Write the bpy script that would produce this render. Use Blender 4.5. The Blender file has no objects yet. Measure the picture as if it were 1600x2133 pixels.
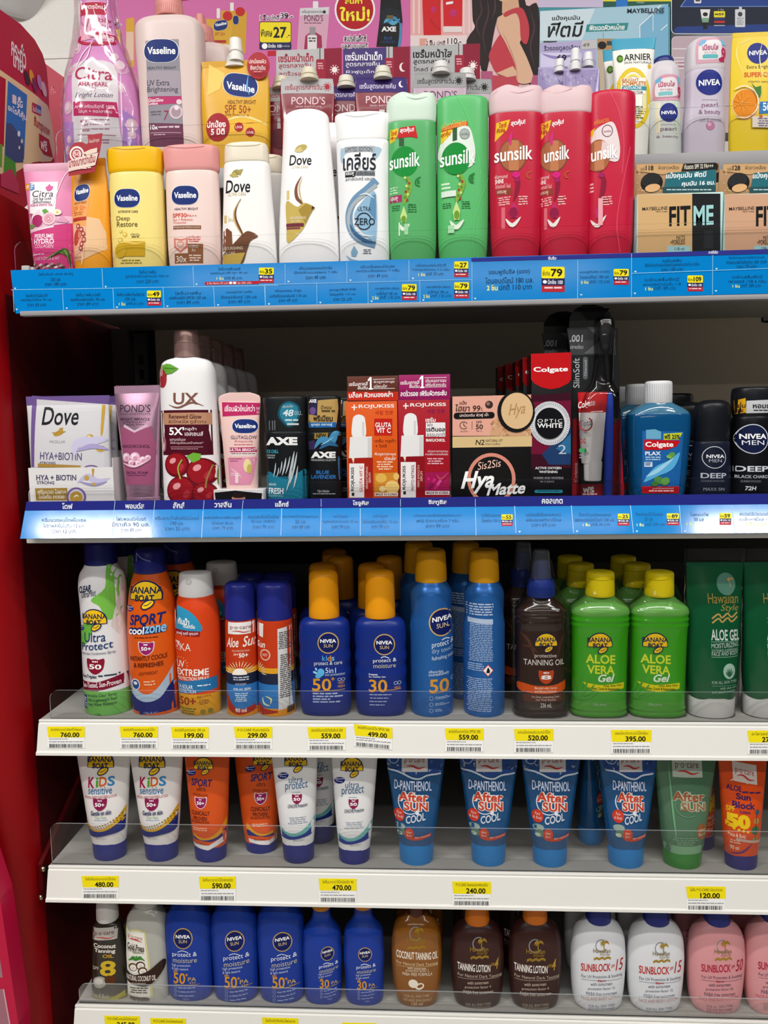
import bpy, bmesh, math, random
from mathutils import Vector, Matrix, geometry
random.seed(7)
SC = bpy.context.scene
COL = SC.collection
V3 = Vector
# ------------------------------------------------------------------ camera
PITCH, YAW, ROLL, FPX = .1061, .0508, -.01444, 1577.0
CAM = V3((0, -.95, 1.35))
_f = V3((-math.sin(YAW)*math.cos(PITCH), math.cos(YAW)*math.cos(PITCH), -math.sin(PITCH)))
_r = V3((math.cos(YAW), math.sin(YAW), 0)); _u = _r.cross(_f)
R_ = _r*math.cos(ROLL)+_u*math.sin(ROLL); U_ = -_r*math.sin(ROLL)+_u*math.cos(ROLL)
def ray(px, py): return R_*(px-800)+U_*(1066.5-py)+_f*FPX
def aty(px, py, y=0.0):
    d = ray(px, py); return CAM+d*((y-CAM.y)/d.y)
def hit(px, py, o, n):
    d = ray(px, py); return CAM+d*((o-CAM).dot(n)/d.dot(n))
cd = bpy.data.cameras.new('camera'); cam = bpy.data.objects.new('camera', cd); COL.objects.link(cam)
cd.sensor_fit = 'HORIZONTAL'; cd.sensor_width = 36; cd.lens = FPX/1600*36; cd.clip_start = .02
cam.matrix_world = Matrix(((R_.x, U_.x, -_f.x, CAM.x), (R_.y, U_.y, -_f.y, CAM.y), (R_.z, U_.z, -_f.z, CAM.z), (0, 0, 0, 1)))
SC.camera = cam
# ------------------------------------------------------------------ materials
_M = {}
def lin(c): return c/12.92 if c <= .04045 else ((c+.055)/1.055)**2.4
def rgb(h):
    if len(h) == 3: h = ''.join(c*2 for c in h)
    return tuple(lin(int(h[i:i+2], 16)/255) for i in (0, 2, 4))+(1,)
def M(h, rough=.38, metal=0, coat=0, noise=0, spec=.33, trans=0, ior=1.45):
    k = (h, rough, metal, coat, noise, spec, trans, ior)
    if k in _M: return _M[k]
    m = bpy.data.materials.new('surface_'+h); m.use_nodes = True; nt = m.node_tree; b = nt.nodes['Principled BSDF']
    b.inputs['Base Color'].default_value = rgb(h); b.inputs['Roughness'].default_value = rough
    b.inputs['Metallic'].default_value = metal; b.inputs['Coat Weight'].default_value = coat
    b.inputs['Coat Roughness'].default_value = .08; b.inputs['Specular IOR Level'].default_value = spec
    b.inputs['Transmission Weight'].default_value = trans; b.inputs['IOR'].default_value = ior
    if noise:
        tc = nt.nodes.new('ShaderNodeTexCoord'); nz = nt.nodes.new('ShaderNodeTexNoise'); nz.inputs['Scale'].default_value = 60
        mr = nt.nodes.new('ShaderNodeMapRange'); mr.inputs['To Min'].default_value = max(rough-noise, .02); mr.inputs['To Max'].default_value = rough+noise
        nt.links.new(tc.outputs['Object'], nz.inputs['Vector']); nt.links.new(nz.outputs['Fac'], mr.inputs['Value']); nt.links.new(mr.outputs['Result'], b.inputs['Roughness'])
    _M[k] = m; return m
def Mfilm(h='ffffff', mixf=1.0, rough=.03, tint='ffffff', haze=0):
    k = ('film', h, mixf, rough, tint, haze)
    if k in _M: return _M[k]
    m = bpy.data.materials.new('clear_plastic'); m.use_nodes = True; nt = m.node_tree; nt.nodes.remove(nt.nodes['Principled BSDF'])
    out = nt.nodes['Material Output']; t = nt.nodes.new('ShaderNodeBsdfTransparent'); t.inputs[0].default_value = rgb(tint)
    g = nt.nodes.new('ShaderNodeBsdfGlossy'); g.inputs['Color'].default_value = rgb(h); g.inputs['Roughness'].default_value = rough
    fr = nt.nodes.new('ShaderNodeFresnel'); fr.inputs['IOR'].default_value = 1.45
    mu = nt.nodes.new('ShaderNodeMath'); mu.operation = 'MULTIPLY'; mu.inputs[1].default_value = mixf
    mx = nt.nodes.new('ShaderNodeMixShader')
    nt.links.new(fr.outputs[0], mu.inputs[0]); nt.links.new(mu.outputs[0], mx.inputs[0])
    base = t.outputs[0]
    if haze:
        df = nt.nodes.new('ShaderNodeBsdfDiffuse'); df.inputs[0].default_value = rgb(h); m2 = nt.nodes.new('ShaderNodeMixShader'); m2.inputs[0].default_value = haze
        nt.links.new(t.outputs[0], m2.inputs[1]); nt.links.new(df.outputs[0], m2.inputs[2]); base = m2.outputs[0]
    nt.links.new(base, mx.inputs[1]); nt.links.new(g.outputs[0], mx.inputs[2]); nt.links.new(mx.outputs[0], out.inputs[0])
    _M[k] = m; return m
def mat(c, **k): return M(c, **k) if isinstance(c, str) else c
# ------------------------------------------------------------------ objects
def link(name, me, parent=None):
    o = bpy.data.objects.new(name, me); COL.objects.link(o)
    if parent is not None: o.parent = parent
    return o
def tag(o, label, cat, group=None, kind=None):
    if label: o['label'] = label
    if cat: o['category'] = cat
    if group: o['group'] = group
    if kind: o['kind'] = kind
    return o
def bm_obj(name, bm, mats, parent=None, smooth=35):
    bmesh.ops.recalc_face_normals(bm, faces=bm.faces)
    me = bpy.data.meshes.new(name); bm.to_mesh(me); bm.free()
    for m in (mats if isinstance(mats, (list, tuple)) else [mats]): me.materials.append(m)
    if smooth:
        me.polygons.foreach_set('use_smooth', [True]*len(me.polygons)); me.set_sharp_from_angle(angle=math.radians(smooth))
    return link(name, me, parent)
def bbox(bm, x0, x1, y0, y1, z0, z1, bev=0, mi=0, seg=2):
    r = bmesh.ops.create_cube(bm, size=1)['verts']
    for v in r: v.co = V3(((x0+x1)/2+v.co.x*(x1-x0), (y0+y1)/2+v.co.y*(y1-y0), (z0+z1)/2+v.co.z*(z1-z0)))
    if bev:
        es = list({e for v in r for e in v.link_edges})
        q = bmesh.ops.bevel(bm, geom=es, offset=bev, segments=seg, affect='EDGES', profile=.5)
        fs = q['faces']
    if mi:
        for f in bm.faces:
            if all(x0-1e-5 <= v.co.x <= x1+1e-5 and y0-1e-5 <= v.co.y <= y1+1e-5 and z0-1e-5 <= v.co.z <= z1+1e-5 for v in f.verts): f.material_index = mi
def box_obj(name, x0, x1, y0, y1, z0, z1, m, parent=None, bev=.001):
    bm = bmesh.new(); bbox(bm, x0, x1, y0, y1, z0, z1, bev); return bm_obj(name, bm, mat(m), parent)
# ------------------------------------------------------------------ zoom frames of the photograph (x0, y0, scale)
Z = dict(F=(0, 0, 1), A=(0, 0, .35), B=(520, 0, .375), C=(1060, 0, .3375), D=(0, 290, .3625), E=(540, 180, .325), S=(1000, 180, .375), G=(0, 660, .35), H=(520, 660, .3375),
         I=(1020, 620, .3625), J=(80, 1110, .35), K=(580, 1110, .3375), L=(1040, 1110, .35), Mm=(0, 1540, .35), N=(520, 1540, .3375), O=(1040, 1540, .35), P=(0, 1840, .35),
         Q=(520, 1840, .3375), R=(1040, 1840, .35), A2=(0, 0, .20633), A3=(100, 0, .15), C3=(1100, 0, .2), C4=(1340, 0, .1625), B5=(680, 0, .28125))
ROWZ = {0: 1.706, 1: 1.546, 2: 1.256, 3: .975, 4: .769, 5: .565}
ROWY = {0: .118, 1: .012, 2: .014, 3: .013, 4: .011, 5: .009}
# ------------------------------------------------------------------ text cache
TX = {}
def txt_key(s, b, sh, sp, al): 
    k = (s, b, sh, sp, al); TX.setdefault(k, None); return k
def build_text():
    obs = []
    for k in TX:
        s, b, sh, sp, al = k
        cu = bpy.data.curves.new('t', 'FONT'); cu.body = s; cu.size = 1; cu.offset = b; cu.shear = sh; cu.space_character = sp; cu.align_x = al
        cu.resolution_u = 3; cu.fill_mode = 'FRONT' if hasattr(cu, 'fill_mode') and cu.dimensions == '3D' else 'BOTH'; cu.space_line = .95
        o = bpy.data.objects.new('t', cu); COL.objects.link(o); obs.append((k, o))
    dg = bpy.context.evaluated_depsgraph_get(); dg.update()
    for k, o in obs:
        me = o.evaluated_get(dg).to_mesh()
        vs = [(v.co.x, v.co.y) for v in me.vertices]; fs = [tuple(p.vertices) for p in me.polygons]
        if vs:
            x0 = min(v[0] for v in vs); x1 = max(v[0] for v in vs); y0 = min(v[1] for v in vs); y1 = max(v[1] for v in vs)
            w = max(x1-x0, 1e-6); h = max(y1-y0, 1e-6); vs = [((x-x0)/w, (y-y0)/h) for x, y in vs]
        TX[k] = (vs, fs)
    for k, o in obs:
        cu = o.data; bpy.data.objects.remove(o); bpy.data.curves.remove(cu)
# ------------------------------------------------------------------ drawing: everything printed is laid out on a plane, then wrapped on the part
class Canvas:
    def __init__(s): s.cmds = []; s.zoom = Z['F']; s.dots = random.Random(3)
    def cv(s, x, y): a = s.zoom; return (a[0]+x*a[2], a[1]+y*a[2])
    def add(s, kind, data, col, pts):
        xs = [p[0] for p in pts]; ys = [p[1] for p in pts]; bb = (min(xs), max(xs), min(ys), max(ys))
        lay = 1+max([c[4] for c in s.cmds if c[3][0] < bb[1] and c[3][1] > bb[0] and c[3][2] < bb[3] and c[3][3] > bb[2]], default=0)
        s.cmds.append((kind, data, col, bb, lay)); return s
    def T(s, t, xl, xr, yt, yb, c='222', b=0, sh=0, sl=0, arch=0, sp=1, al='CENTER', rot=0):
        if .027 < b < .065 and t != 'AXE': b = .026
        (x0, y0), (x1, y1) = s.cv(xl, yt), s.cv(xr, yb); k = s.zoom[2]
        d = (txt_key(t, b, sh, sp, al), x0, x1, y0, y1, sl*k, arch*k, rot)
        return s.add('T', d, c, [(x0, y0-max(0, -sl*k)), (x1, y1+max(0, sl*k))])
    def PG(s, pts, c, raw=0):
        n = len(pts)
        if 7 <= n <= 19 and not raw:                      # outlines drawn with many points are curves
            q = []
            for i in range(n):
                a, b, e, d = pts[i-1], pts[i], pts[(i+1) % n], pts[(i+2) % n]
                for t in (0, .25, .5, .75): q.append(tuple(.5*(2*b[k]+(e[k]-a[k])*t+(2*a[k]-5*b[k]+4*e[k]-d[k])*t*t+(3*b[k]-a[k]-3*e[k]+d[k])*t**3) for k in (0, 1)))
            pts = q
        pts = [s.cv(*p) for p in pts]; return s.add('P', pts, c, pts)
    def R(s, xl, xr, yt, yb, c, r=0, sl=0, sk=0):
        def q(x, y): return (x+sk*(yb-y)/max(yb-yt, 1e-6), y+sl*(x-xl)/max(xr-xl, 1e-6))
        if not r: return s.PG([q(xl, yt), q(xr, yt), q(xr, yb), q(xl, yb)], c)
        P = []
        for cx, cy, a0 in ((xr-r, yt+r, -90), (xr-r, yb-r, 0), (xl+r, yb-r, 90), (xl+r, yt+r, 180)):
            for i in range(5): a = math.radians(a0+i*22.5); P.append(q(cx+r*math.cos(a), cy+r*math.sin(a)))
        return s.PG(P, c)
    def E(s, cx, cy, rx, ry, c, n=28, a0=0, a1=360, rot=0):
        P = []; cr, sr = math.cos(math.radians(rot)), math.sin(math.radians(rot))
        m = n if a1-a0 >= 360 else n+1
        for i in range(m):
            a = math.radians(a0+(a1-a0)*i/n); x, y = rx*math.cos(a), ry*math.sin(a); P.append((cx+x*cr-y*sr, cy+x*sr+y*cr))
        return s.PG(P, c)
    def RING(s, cx, cy, rx, ry, t, c, a0=0, a1=360, n=32):
        o = []; q = []
        for i in range(n+1):
            a = math.radians(a0+(a1-a0)*i/n); o.append(s.cv(cx+rx*math.cos(a), cy+ry*math.sin(a))); q.append(s.cv(cx+(rx-t)*math.cos(a), cy+(ry-t)*math.sin(a)))
        return s.add('S', (o, q), c, o+q)
    def BAND(s, top, bot, c):
        """a strip between two polylines of equal length"""
        a = [s.cv(*p) for p in top]; b = [s.cv(*p) for p in bot]; return s.add('S', (a, b), c, a+b)
    def CURVE(s, pts, w, c, taper=False, n=16):
        P = [V3((x, y, 0)) for x, y in pts]; out = []
        m = len(P)-1
        for i in range(n+1):
            t = i/n*m; k = min(int(t), m-1); u = t-k
            p0, p1, p2, p3 = P[max(k-1, 0)], P[k], P[k+1], P[min(k+2, m)]
            out.append(.5*((2*p1)+(p2-p0)*u+(2*p0-5*p1+4*p2-p3)*u*u+(3*p1-p0-3*p2+p3)*u**3))
        a, b = [], []
        for i, p in enumerate(out):
            d = (out[min(i+1, n)]-out[max(i-1, 0)]).normalized(); nn = V3((-d.y, d.x, 0)); ww = w/2*(1 if not taper else max(.06, math.sin(math.pi*(i+.3)/(n+.6))))
            a.append(tuple((p+nn*ww)[:2])); b.append(tuple((p-nn*ww)[:2]))
        return s.BAND(a, b, c)
    def LINES(s, xl, xr, yt, yb, n, c, rag=.35, sl=0, f=.5):
        """illegibly small print: broken dashes"""
        h = (yb-yt)/n; rd = s.dots
        for i in range(n):
            y = yt+h*i; L = (xr-xl)*(1-rag*rd.random()); x = xl+(xr-xl-L)*.5*(1 if rag < .9 else 0); e = x+L
            while x < e-h*.3:
                w = min(h*rd.uniform(.8, 3.2), e-x); s.R(x, x+w, y+sl*(x-xl)/(xr-xl), y+h*f+sl*(x-xl)/(xr-xl), c); x += w+h*.35
        return s
    # each command becomes faces (u, layer, v) in a bmesh through s.pf
    def mesh_into(s, bm, mats):
        idx = {}
        for kind, d, c, bb, lay in s.cmds:
            if c not in idx: idx[c] = len(mats); mats.append(M(c, rough=.42, spec=.18) if isinstance(c, str) else c)
            mi = idx[c]
            if kind == 'T':
                k, x0, x1, y0, y1, sl, arch, rot = d; vs, fs = TX[k]; L = []
                for a, t in vs:
                    if rot == 90: a2, t2 = 1-t, a
                    elif rot == -90: a2, t2 = t, 1-a
                    else: a2, t2 = a, t
                    L.append((x0+a2*(x1-x0), y1-t2*(y1-y0)+sl*a2-arch*(1-(2*a2-1)**2)))
            elif kind == 'P':
                L = d; tr = geometry.tessellate_polygon([[V3((x, y, 0)) for x, y in d]]); fs = tr
            else:
                a, b = d; L = a+b; n = len(a); fs = [(i, i+1, n+i+1, n+i) for i in range(n-1)]
            B = []
            for p in L:
                u, v = s.pf(*p); B.append(bm.verts.new((u, float(lay), v)))
            for f in fs:
                try: q = bm.faces.new([B[i] for i in f]); q.material_index = mi
                except ValueError: pass
def pch(xs, ys, sub):
    n = len(xs); d = [(ys[i+1]-ys[i])/max(xs[i+1]-xs[i], 1e-9) for i in range(n-1)]; m = [0]*n
    m[0], m[-1] = d[0], d[-1]
    for i in range(1, n-1): m[i] = 0 if d[i-1]*d[i] <= 0 else 2*d[i-1]*d[i]/(d[i-1]+d[i])
    out = []
    for i in range(n-1):
        h = xs[i+1]-xs[i]
        for j in range(sub):
            t = j/sub; out.append(ys[i]*(1+2*t)*(1-t)**2+h*m[i]*t*(1-t)**2+ys[i+1]*t*t*(3-2*t)+h*m[i+1]*t*t*(t-1))
    out.append(ys[-1]); return out
def sprof(pts, sub=4):
    """pts rows (z, hw, hd, n) -> dense rows; a repeated row is a hard corner"""
    segs = [[pts[0]]]
    for a, b in zip(pts, pts[1:]):
        if a == b: segs.append([b])
        else: segs[-1].append(b)
    out = []
    for g in segs:
        if len(g) < 2: out += g; continue
        L = [0]
        for a, b in zip(g, g[1:]): L.append(L[-1]+max(1e-6, math.dist(a[:3], b[:3])))
        cols = [pch(L, [p[i] for p in g], sub) for i in range(4)]
        out += list(zip(*cols))
    r = [out[0]]
    for p in out[1:]:
        if math.dist(p[:3], r[-1][:3]) > 1e-7: r.append(p)
    return r
def spow(c, e): return math.copysign(abs(c)**e, c)
def loft_bm(rows, seg=48, mats=None, wav=None):
    bm = bmesh.new(); rings = []
    for z, hw, hd, n in rows:
        ring = []
        for i in range(seg):
            a = 2*math.pi*i/seg; x = hw*spow(math.cos(a), 2/n); y = hd*spow(math.sin(a), 2/n)
            if wav: q = wav(a, z); x *= q; y *= q
            ring.append(bm.verts.new((x, y, z)))
        rings.append(ring)
    for k, (a, b) in enumerate(zip(rings, rings[1:])):
        for i in range(seg):
            f = bm.faces.new((a[i], a[(i+1) % seg], b[(i+1) % seg], b[i]))
            if mats: f.material_index = mats[k]
    f = bm.faces.new(rings[0]); f.material_index = mats[0] if mats else 0
    f = bm.faces.new(rings[-1]); f.material_index = mats[-1] if mats else 0
    return bm
PRODS = []
class Prod(Canvas):
    def __init__(s, name, label, cat, zoom, base, row, yf=None, yaw=0, top=None, group=None, zb=None, seg=48, pname='label', tilt=0):
        super().__init__(); s.zoom = Z[zoom]; s.name, s.label, s.cat, s.group = name, label, cat, group; s.seg = seg; s.pname = pname
        yf = ROWY[row] if yf is None else yf; s.zb = ROWZ[row] if zb is None else zb
        p = aty(*s.cv(*base), yf); s.O = V3((p.x, yf, s.zb)); s.yaw = math.radians(yaw); s.tilt = math.radians(tilt); s.base = base
        if top:
            q = aty(*s.cv(*top), yf); s.tilt = math.atan2(q.x-p.x, q.z-s.zb)
        s.Rm = Matrix.Rotation(s.yaw, 3, 'Z') @ Matrix.Rotation(s.tilt, 3, 'Y')
        s.ux, s.n, s.uz = s.Rm.col[0].copy(), s.Rm.col[1].copy(), s.Rm.col[2].copy()
        s.parts = []; s.copies = []; s.hd = 0; s.surf = []; s.zw = {}; s.root = None; s.flat = False
        k0 = s.pf(*s.cv(base[0], base[1]))[0]; s.k = s.pf(*s.cv(base[0]+100, base[1]))[0]/100-k0/100
        PRODS.append(s)
    def pf(s, px, py):
        q = hit(px, py, s.O, s.n)-s.O; return q.dot(s.ux), q.dot(s.uz)
    def zv(s, y): return s.pf(*s.cv(s.base[0], y))[1]
    def rows(s, prof, n, dr):
        out = []
        for p in prof:
            y, hw = p[0], p[1]*s.k; hd = (p[2]*s.k if len(p) > 2 and p[2] is not None else hw*dr); nn = p[3] if len(p) > 3 else n
            z = 0.0 if y == 'b' else s.zv(y)
            if out and prof[0][0] == 'b' and p != prof[prof.index(p)-1] and z <= out[-1][0]: z = out[-1][0]+.0004
            out.append((z, hw, hd, nn))
        return out
    def loft(s, part, prof, m, n=2.0, dr=.62, sub=4, bands=None, label=None, surf=True, wav=None, seg=None, dy=0, up=None):
        """prof: from bottom to top rows (y, half width, half depth, exponent) in zoom pixels; y 'b' is the shelf"""
        r = s.rows(prof, n, dr); d = sprof(r, sub); mats = [M(m, rough=.33, noise=.05) if isinstance(m, str) else m]; mi = None
        if bands:
            cuts = [(s.zv(y), c) for y, c in bands]; e = []
            for a, b in zip(d, d[1:]):
                e.append(a)
                for z, c in sorted(cuts, key=lambda t: t[0]):
                    if a[0] < z-1e-6 and z+1e-6 < b[0]: t = (z-a[0])/(b[0]-a[0]); e.append(tuple(a[i]+(b[i]-a[i])*t for i in range(4)))
            d = e+[d[-1]]; mi = []
            for a, b in zip(d, d[1:]):
                zc = (a[0]+b[0])/2; w = min([(z, j+1) for j, (z, c) in enumerate(cuts) if zc < z], default=(0, 0))[1]
                mi.append(w)
            for z, c in cuts: mats.append(M(c, rough=.33, noise=.05) if isinstance(c, str) else c)
        s.parts.append((part, 'loft', d, mats, mi, label, wav, seg or s.seg, dy, up))
        if dy == 0: s.hd = max(s.hd, max(q[2] for q in d))
        if surf: s.surf.append(d)
        return s
    def box(s, part, xl, xr, yt, yb, depth, m, bev=.0008, surf=True, label=None, up=None, dy=0):
        u0 = s.pf(*s.cv(xl, s.base[1]))[0]; u1 = s.pf(*s.cv(xr, s.base[1]))[0]; z1 = s.zv(yt); z0 = 0 if yb == 'b' else s.zv(yb)
        s.parts.append((part, 'box', (u0, u1, -depth/2+dy, depth/2+dy, z0, z1, bev), [mat(m)], None, label, None, 0, 0, up))
        if dy == 0: s.hd = max(s.hd, depth/2)
        if surf: s.surf.append([(z0, 9, depth/2, 99), (z1, 9, depth/2, 99)]); s.flat = True
        return s
    def extra(s, part, fn, m, label=None, up=None):
        s.parts.append((part, 'fn', fn, m, None, label, None, 0, 0, up)); return s
    def front(s, u, v):
        """depth of the frontmost printed surface at (u, v), and the clamped u"""
        best = None
        for d in s.surf:
            if v < d[0][0]-1e-4 or v > d[-1][0]+1e-4: continue
            lo = d[0]; hi = d[-1]
            for a, b in zip(d, d[1:]):
                if a[0] <= v <= b[0]: lo, hi = a, b; break
            t = 0 if hi[0]-lo[0] < 1e-9 else min(1, max(0, (v-lo[0])/(hi[0]-lo[0])))
            hw, hd, n = (lo[i]+(hi[i]-lo[i])*t for i in (1, 2, 3))
            uu = max(-.985*hw, min(.985*hw, u)); y = -hd*(1-abs(uu/hw)**n)**(1/n) if n < 50 else -hd
            if best is None or y < best[0]: best = (y, uu)
        if best is None:
            d = min(s.surf, key=lambda d: min(abs(v-d[0][0]), abs(v-d[-1][0]))); e = d[0] if abs(v-d[0][0]) < abs(v-d[-1][0]) else d[-1]
            hw, hd, n = e[1], e[2], e[3]; uu = max(-.98*hw, min(.98*hw, u)); return (-hd*(1-abs(uu/hw)**n)**(1/n) if n < 50 else -hd), uu
        return best
    def build(s):
        e = bpy.data.objects.new(s.name, None); COL.objects.link(e); e.empty_display_size = .02
        o = s.O+s.n*s.hd
        e.matrix_world = Matrix.Translation(o) @ s.Rm.to_4x4(); tag(e, s.label, s.cat, s.group); s.root = e; made = {}
        for part, kind, d, mats, mi, lab, wav, seg, dy, up in s.parts:
            par = made.get(up, e) if up else e
            if kind == 'loft':
                bm = loft_bm(d, seg, mi, wav)
                if part in s.zw: s.zw[part](bm, d)
                if dy:
                    for v in bm.verts: v.co.y += dy
                ob = bm_obj(part, bm, mats, par)
            elif kind == 'box':
                bm = bmesh.new(); bbox(bm, *d[:6], d[6]); ob = bm_obj(part, bm, mats, par)
            else:
                bm = bmesh.new(); d(bm, s); ob = bm_obj(part, bm, [mat(x) for x in (mats if isinstance(mats, list) else [mats])], par)
            if lab: ob['label'] = lab
            made.setdefault(part, ob)
        if s.cmds:
            bm = bmesh.new(); mats = []; s.mesh_into(bm, mats)
            if not s.flat and bm.verts:
                us = [v.co.x for v in bm.verts]; vs = [v.co.z for v in bm.verts]; hw = max(p[1] for d in s.surf for p in d); st = hw/7
                x = -hw
                while x <= hw:
                    if min(us) < x < max(us): bmesh.ops.bisect_plane(bm, geom=bm.verts[:]+bm.edges[:]+bm.faces[:], plane_co=(x, 0, 0), plane_no=(1, 0, 0), dist=1e-6)
                    x += st
                zc = sorted({round(p[0], 4) for d in s.surf for p in d}); last = -9
                for z in zc:
                    if z-last < .0035: continue
                    if min(vs) < z < max(vs): bmesh.ops.bisect_plane(bm, geom=bm.verts[:]+bm.edges[:]+bm.faces[:], plane_co=(0, 0, z), plane_no=(0, 0, 1), dist=1e-6); last = z
            dead = []
            for v in bm.verts:
                y, u = s.front(v.co.x, v.co.z); v.co = V3((u, y-.00016*v.co.y-.00008, v.co.z))
            bmesh.ops.dissolve_degenerate(bm, dist=1e-6, edges=bm.edges)
            for f in bm.faces:
                if f.normal.y > 0: f.normal_flip()
            me = bpy.data.meshes.new(s.pname); bm.to_mesh(me); bm.free()
            for m in mats: me.materials.append(m)
            link(s.pname, me, made.get(getattr(s, 'pup', None), e))
        for c in s.copies: dup(s, *c)
    def copy(s, dx, dy, label, group=None, yaw=0, skip=(), dz=0): s.copies.append((dx, dy, label, group, yaw, skip, dz)); return s
def dup(s, dx, dy, label, group, yaw, skip, dz):
    r = s.root.copy(); COL.objects.link(r); m = s.root.matrix_world.copy()
    r.matrix_world = Matrix.Translation((dx, dy, dz)) @ m @ Matrix.Rotation(math.radians(yaw), 4, 'Z')
    if label: r['label'] = label
    if group: r['group'] = group
    elif 'group' in r: pass
    for ch in s.root.children:
        if ch.name.split('.')[0] in skip: continue
        c = ch.copy(); COL.objects.link(c); c.parent = r
        for g in ch.children:
            d = g.copy(); COL.objects.link(d); d.parent = c
    return r
class Panel(Canvas):
    """a flat printed thing: plane through o with normal n; corners given in photograph pixels"""
    def __init__(s, name, label, cat, o, n=(0, 1, 0), up=(0, 0, 1), th=.001, group=None, pname='print', kind=None):
        super().__init__(); s.name, s.label, s.cat, s.group, s.kind = name, label, cat, group, kind
        s.O = V3(o); s.n = V3(n).normalized(); s.uz = (V3(up)-s.n*V3(up).dot(s.n)).normalized(); s.ux = s.n.cross(s.uz)
        s.th = th; s.poly = None; s.m = None; s.pname = pname; PRODS.append(s); s.copies = []; s.slabs = []
    def pf(s, px, py):
        q = hit(px, py, s.O, s.n)-s.O; return q.dot(s.ux), q.dot(s.uz)
    def slab(s, pts, m): s.slabs.append(([s.cv(*p) for p in pts], m)); return s
    def build(s):
        e = None
        pts = [s.pf(*p) for p in s.slabs[0][0]]; cu = sum(p[0] for p in pts)/len(pts); v0 = min(p[1] for p in pts)
        X = Matrix(((s.ux.x, s.n.x, s.uz.x), (s.ux.y, s.n.y, s.uz.y), (s.ux.z, s.n.z, s.uz.z))).to_4x4(); o = s.O+s.ux*cu+s.uz*v0
        bm = bmesh.new(); mats = []
        for pl, m in s.slabs:
            P = [s.pf(*p) for p in pl]; mats.append(mat(m))
            a = [bm.verts.new((u-cu, 0, v-v0)) for u, v in P]; b = [bm.verts.new((u-cu, s.th, v-v0)) for u, v in P]; n = len(a)
            fs = [bm.faces.new(a), bm.faces.new(b[::-1])]+[bm.faces.new((a[i], b[i], b[(i+1) % n], a[(i+1) % n])) for i in range(n)]
            for f in fs: f.material_index = len(mats)-1
        ob = bm_obj(s.name, bm, mats, None, 0); ob.matrix_world = Matrix.Translation(o) @ X; tag(ob, s.label, s.cat, s.group, s.kind); s.root = ob
        if s.cmds:
            bm = bmesh.new(); mats = []; s.mesh_into(bm, mats)
            for v in bm.verts: v.co = V3((v.co.x-cu, -.00015*v.co.y-.0001, v.co.z-v0))
            for f in bm.faces:
                f.normal_update()
                if f.normal.y > 0: f.normal_flip()
            me = bpy.data.meshes.new(s.pname); bm.to_mesh(me); bm.free()
            for m in mats: me.materials.append(m)
            link(s.pname, me, ob)
# ------------------------------------------------------------------ logos
def banana(p, cx, cy, w, yel='f8c81c', nav='14224f'):
    p.E(cx, cy+.12*w, .47*w, .47*w, nav, a0=180, a1=360); p.R(cx-.47*w, cx+.47*w, cy+.1*w, cy+.2*w, nav)
    p.E(cx, cy+.13*w, .44*w, .44*w, yel, a0=180, a1=360); p.R(cx-.44*w, cx+.44*w, cy+.1*w, cy+.175*w, yel)
    p.E(cx+.1*w, cy+.31*w, .21*w, .12*w, nav, rot=-30); p.E(cx+.1*w, cy+.31*w, .17*w, .085*w, yel, rot=-30)
    p.T('Banana'.upper(), cx-.47*w, cx+.47*w, cy-.16*w, cy+.025*w, nav, b=.02, arch=.015*w); p.T('BOAT', cx-.27*w, cx+.27*w, cy+.045*w, cy+.215*w, nav, b=.035)
    p.CURVE([(cx, cy+.33*w), (cx+.1*w, cy+.32*w), (cx+.2*w, cy+.24*w)], .02*w, nav, n=8)
def pa(p, cx, cy, w, sl=0): p.E(cx, cy, w*.5, w*.27, '1b2a80', rot=-12); p.T('PA++++', cx-.4*w, cx+.4*w, cy-.14*w, cy+.02*w, 'f4f4f8', b=.02, sl=-.12*w); p.LINES(cx-.3*w, cx+.3*w, cy+.05*w, cy+.14*w, 1, 'e8e8f4')
def shield(p, cx, cy, w, c, t='50', tc='fff', h=None, rim=None):
    h = h or w*1.02
    def pts(k): return [(cx-k*w/2, cy-k*h/2), (cx-k*w*.2, cy-k*h*.46), (cx, cy-k*h*.5), (cx+k*w*.2, cy-k*h*.46), (cx+k*w/2, cy-k*h/2), (cx+k*w*.47, cy+k*h*.05), (cx+k*w*.3, cy+k*h*.34), (cx, cy+k*h/2), (cx-k*w*.3, cy+k*h*.34), (cx-k*w*.47, cy+k*h*.05)]
    if rim: p.PG(pts(1.14), rim)
    p.PG(pts(1), c); p.T(t, cx-.36*w, cx+.36*w, cy-.16*h, cy+.16*h, tc, b=.03); p.LINES(cx-.2*w, cx+.2*w, cy-.38*h, cy-.26*h, 1, tc, f=.8)
def niveasun(p, cx, cy, r, ry=None, sl=0, nav='101c5c'):
    ry = ry or r; p.E(cx, cy, r, ry, 'c9a765'); p.E(cx, cy, r*.9, ry*.9, nav)
    p.T('NIVEA', cx-.74*r, cx+.74*r, cy-.36*ry, cy-.02*ry, 'fff', b=.03, sl=sl); p.T('SUN', cx-.42*r, cx+.42*r, cy+.1*ry, cy+.42*ry, 'd9c393', sl=sl*.6)
def vaseline(p, cx, cy, w, h, sl=0, rim='fff', txt='Vaseline'):
    def o(k):
        P = []
        for i in range(40):
            a = 2*math.pi*i/40; P.append((cx+k*w/2*spow(math.cos(a), .62), cy+k*h/2*spow(math.sin(a), .95)+sl*k*spow(math.cos(a), .62)/2))
        return P
    if rim: p.PG(o(1.035), rim)
    p.PG(o(1), '132c70'); p.T(txt, cx-.4*w, cx+.42*w, cy-.17*h, cy+.15*h, 'fff', b=.025, sl=sl)
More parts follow.
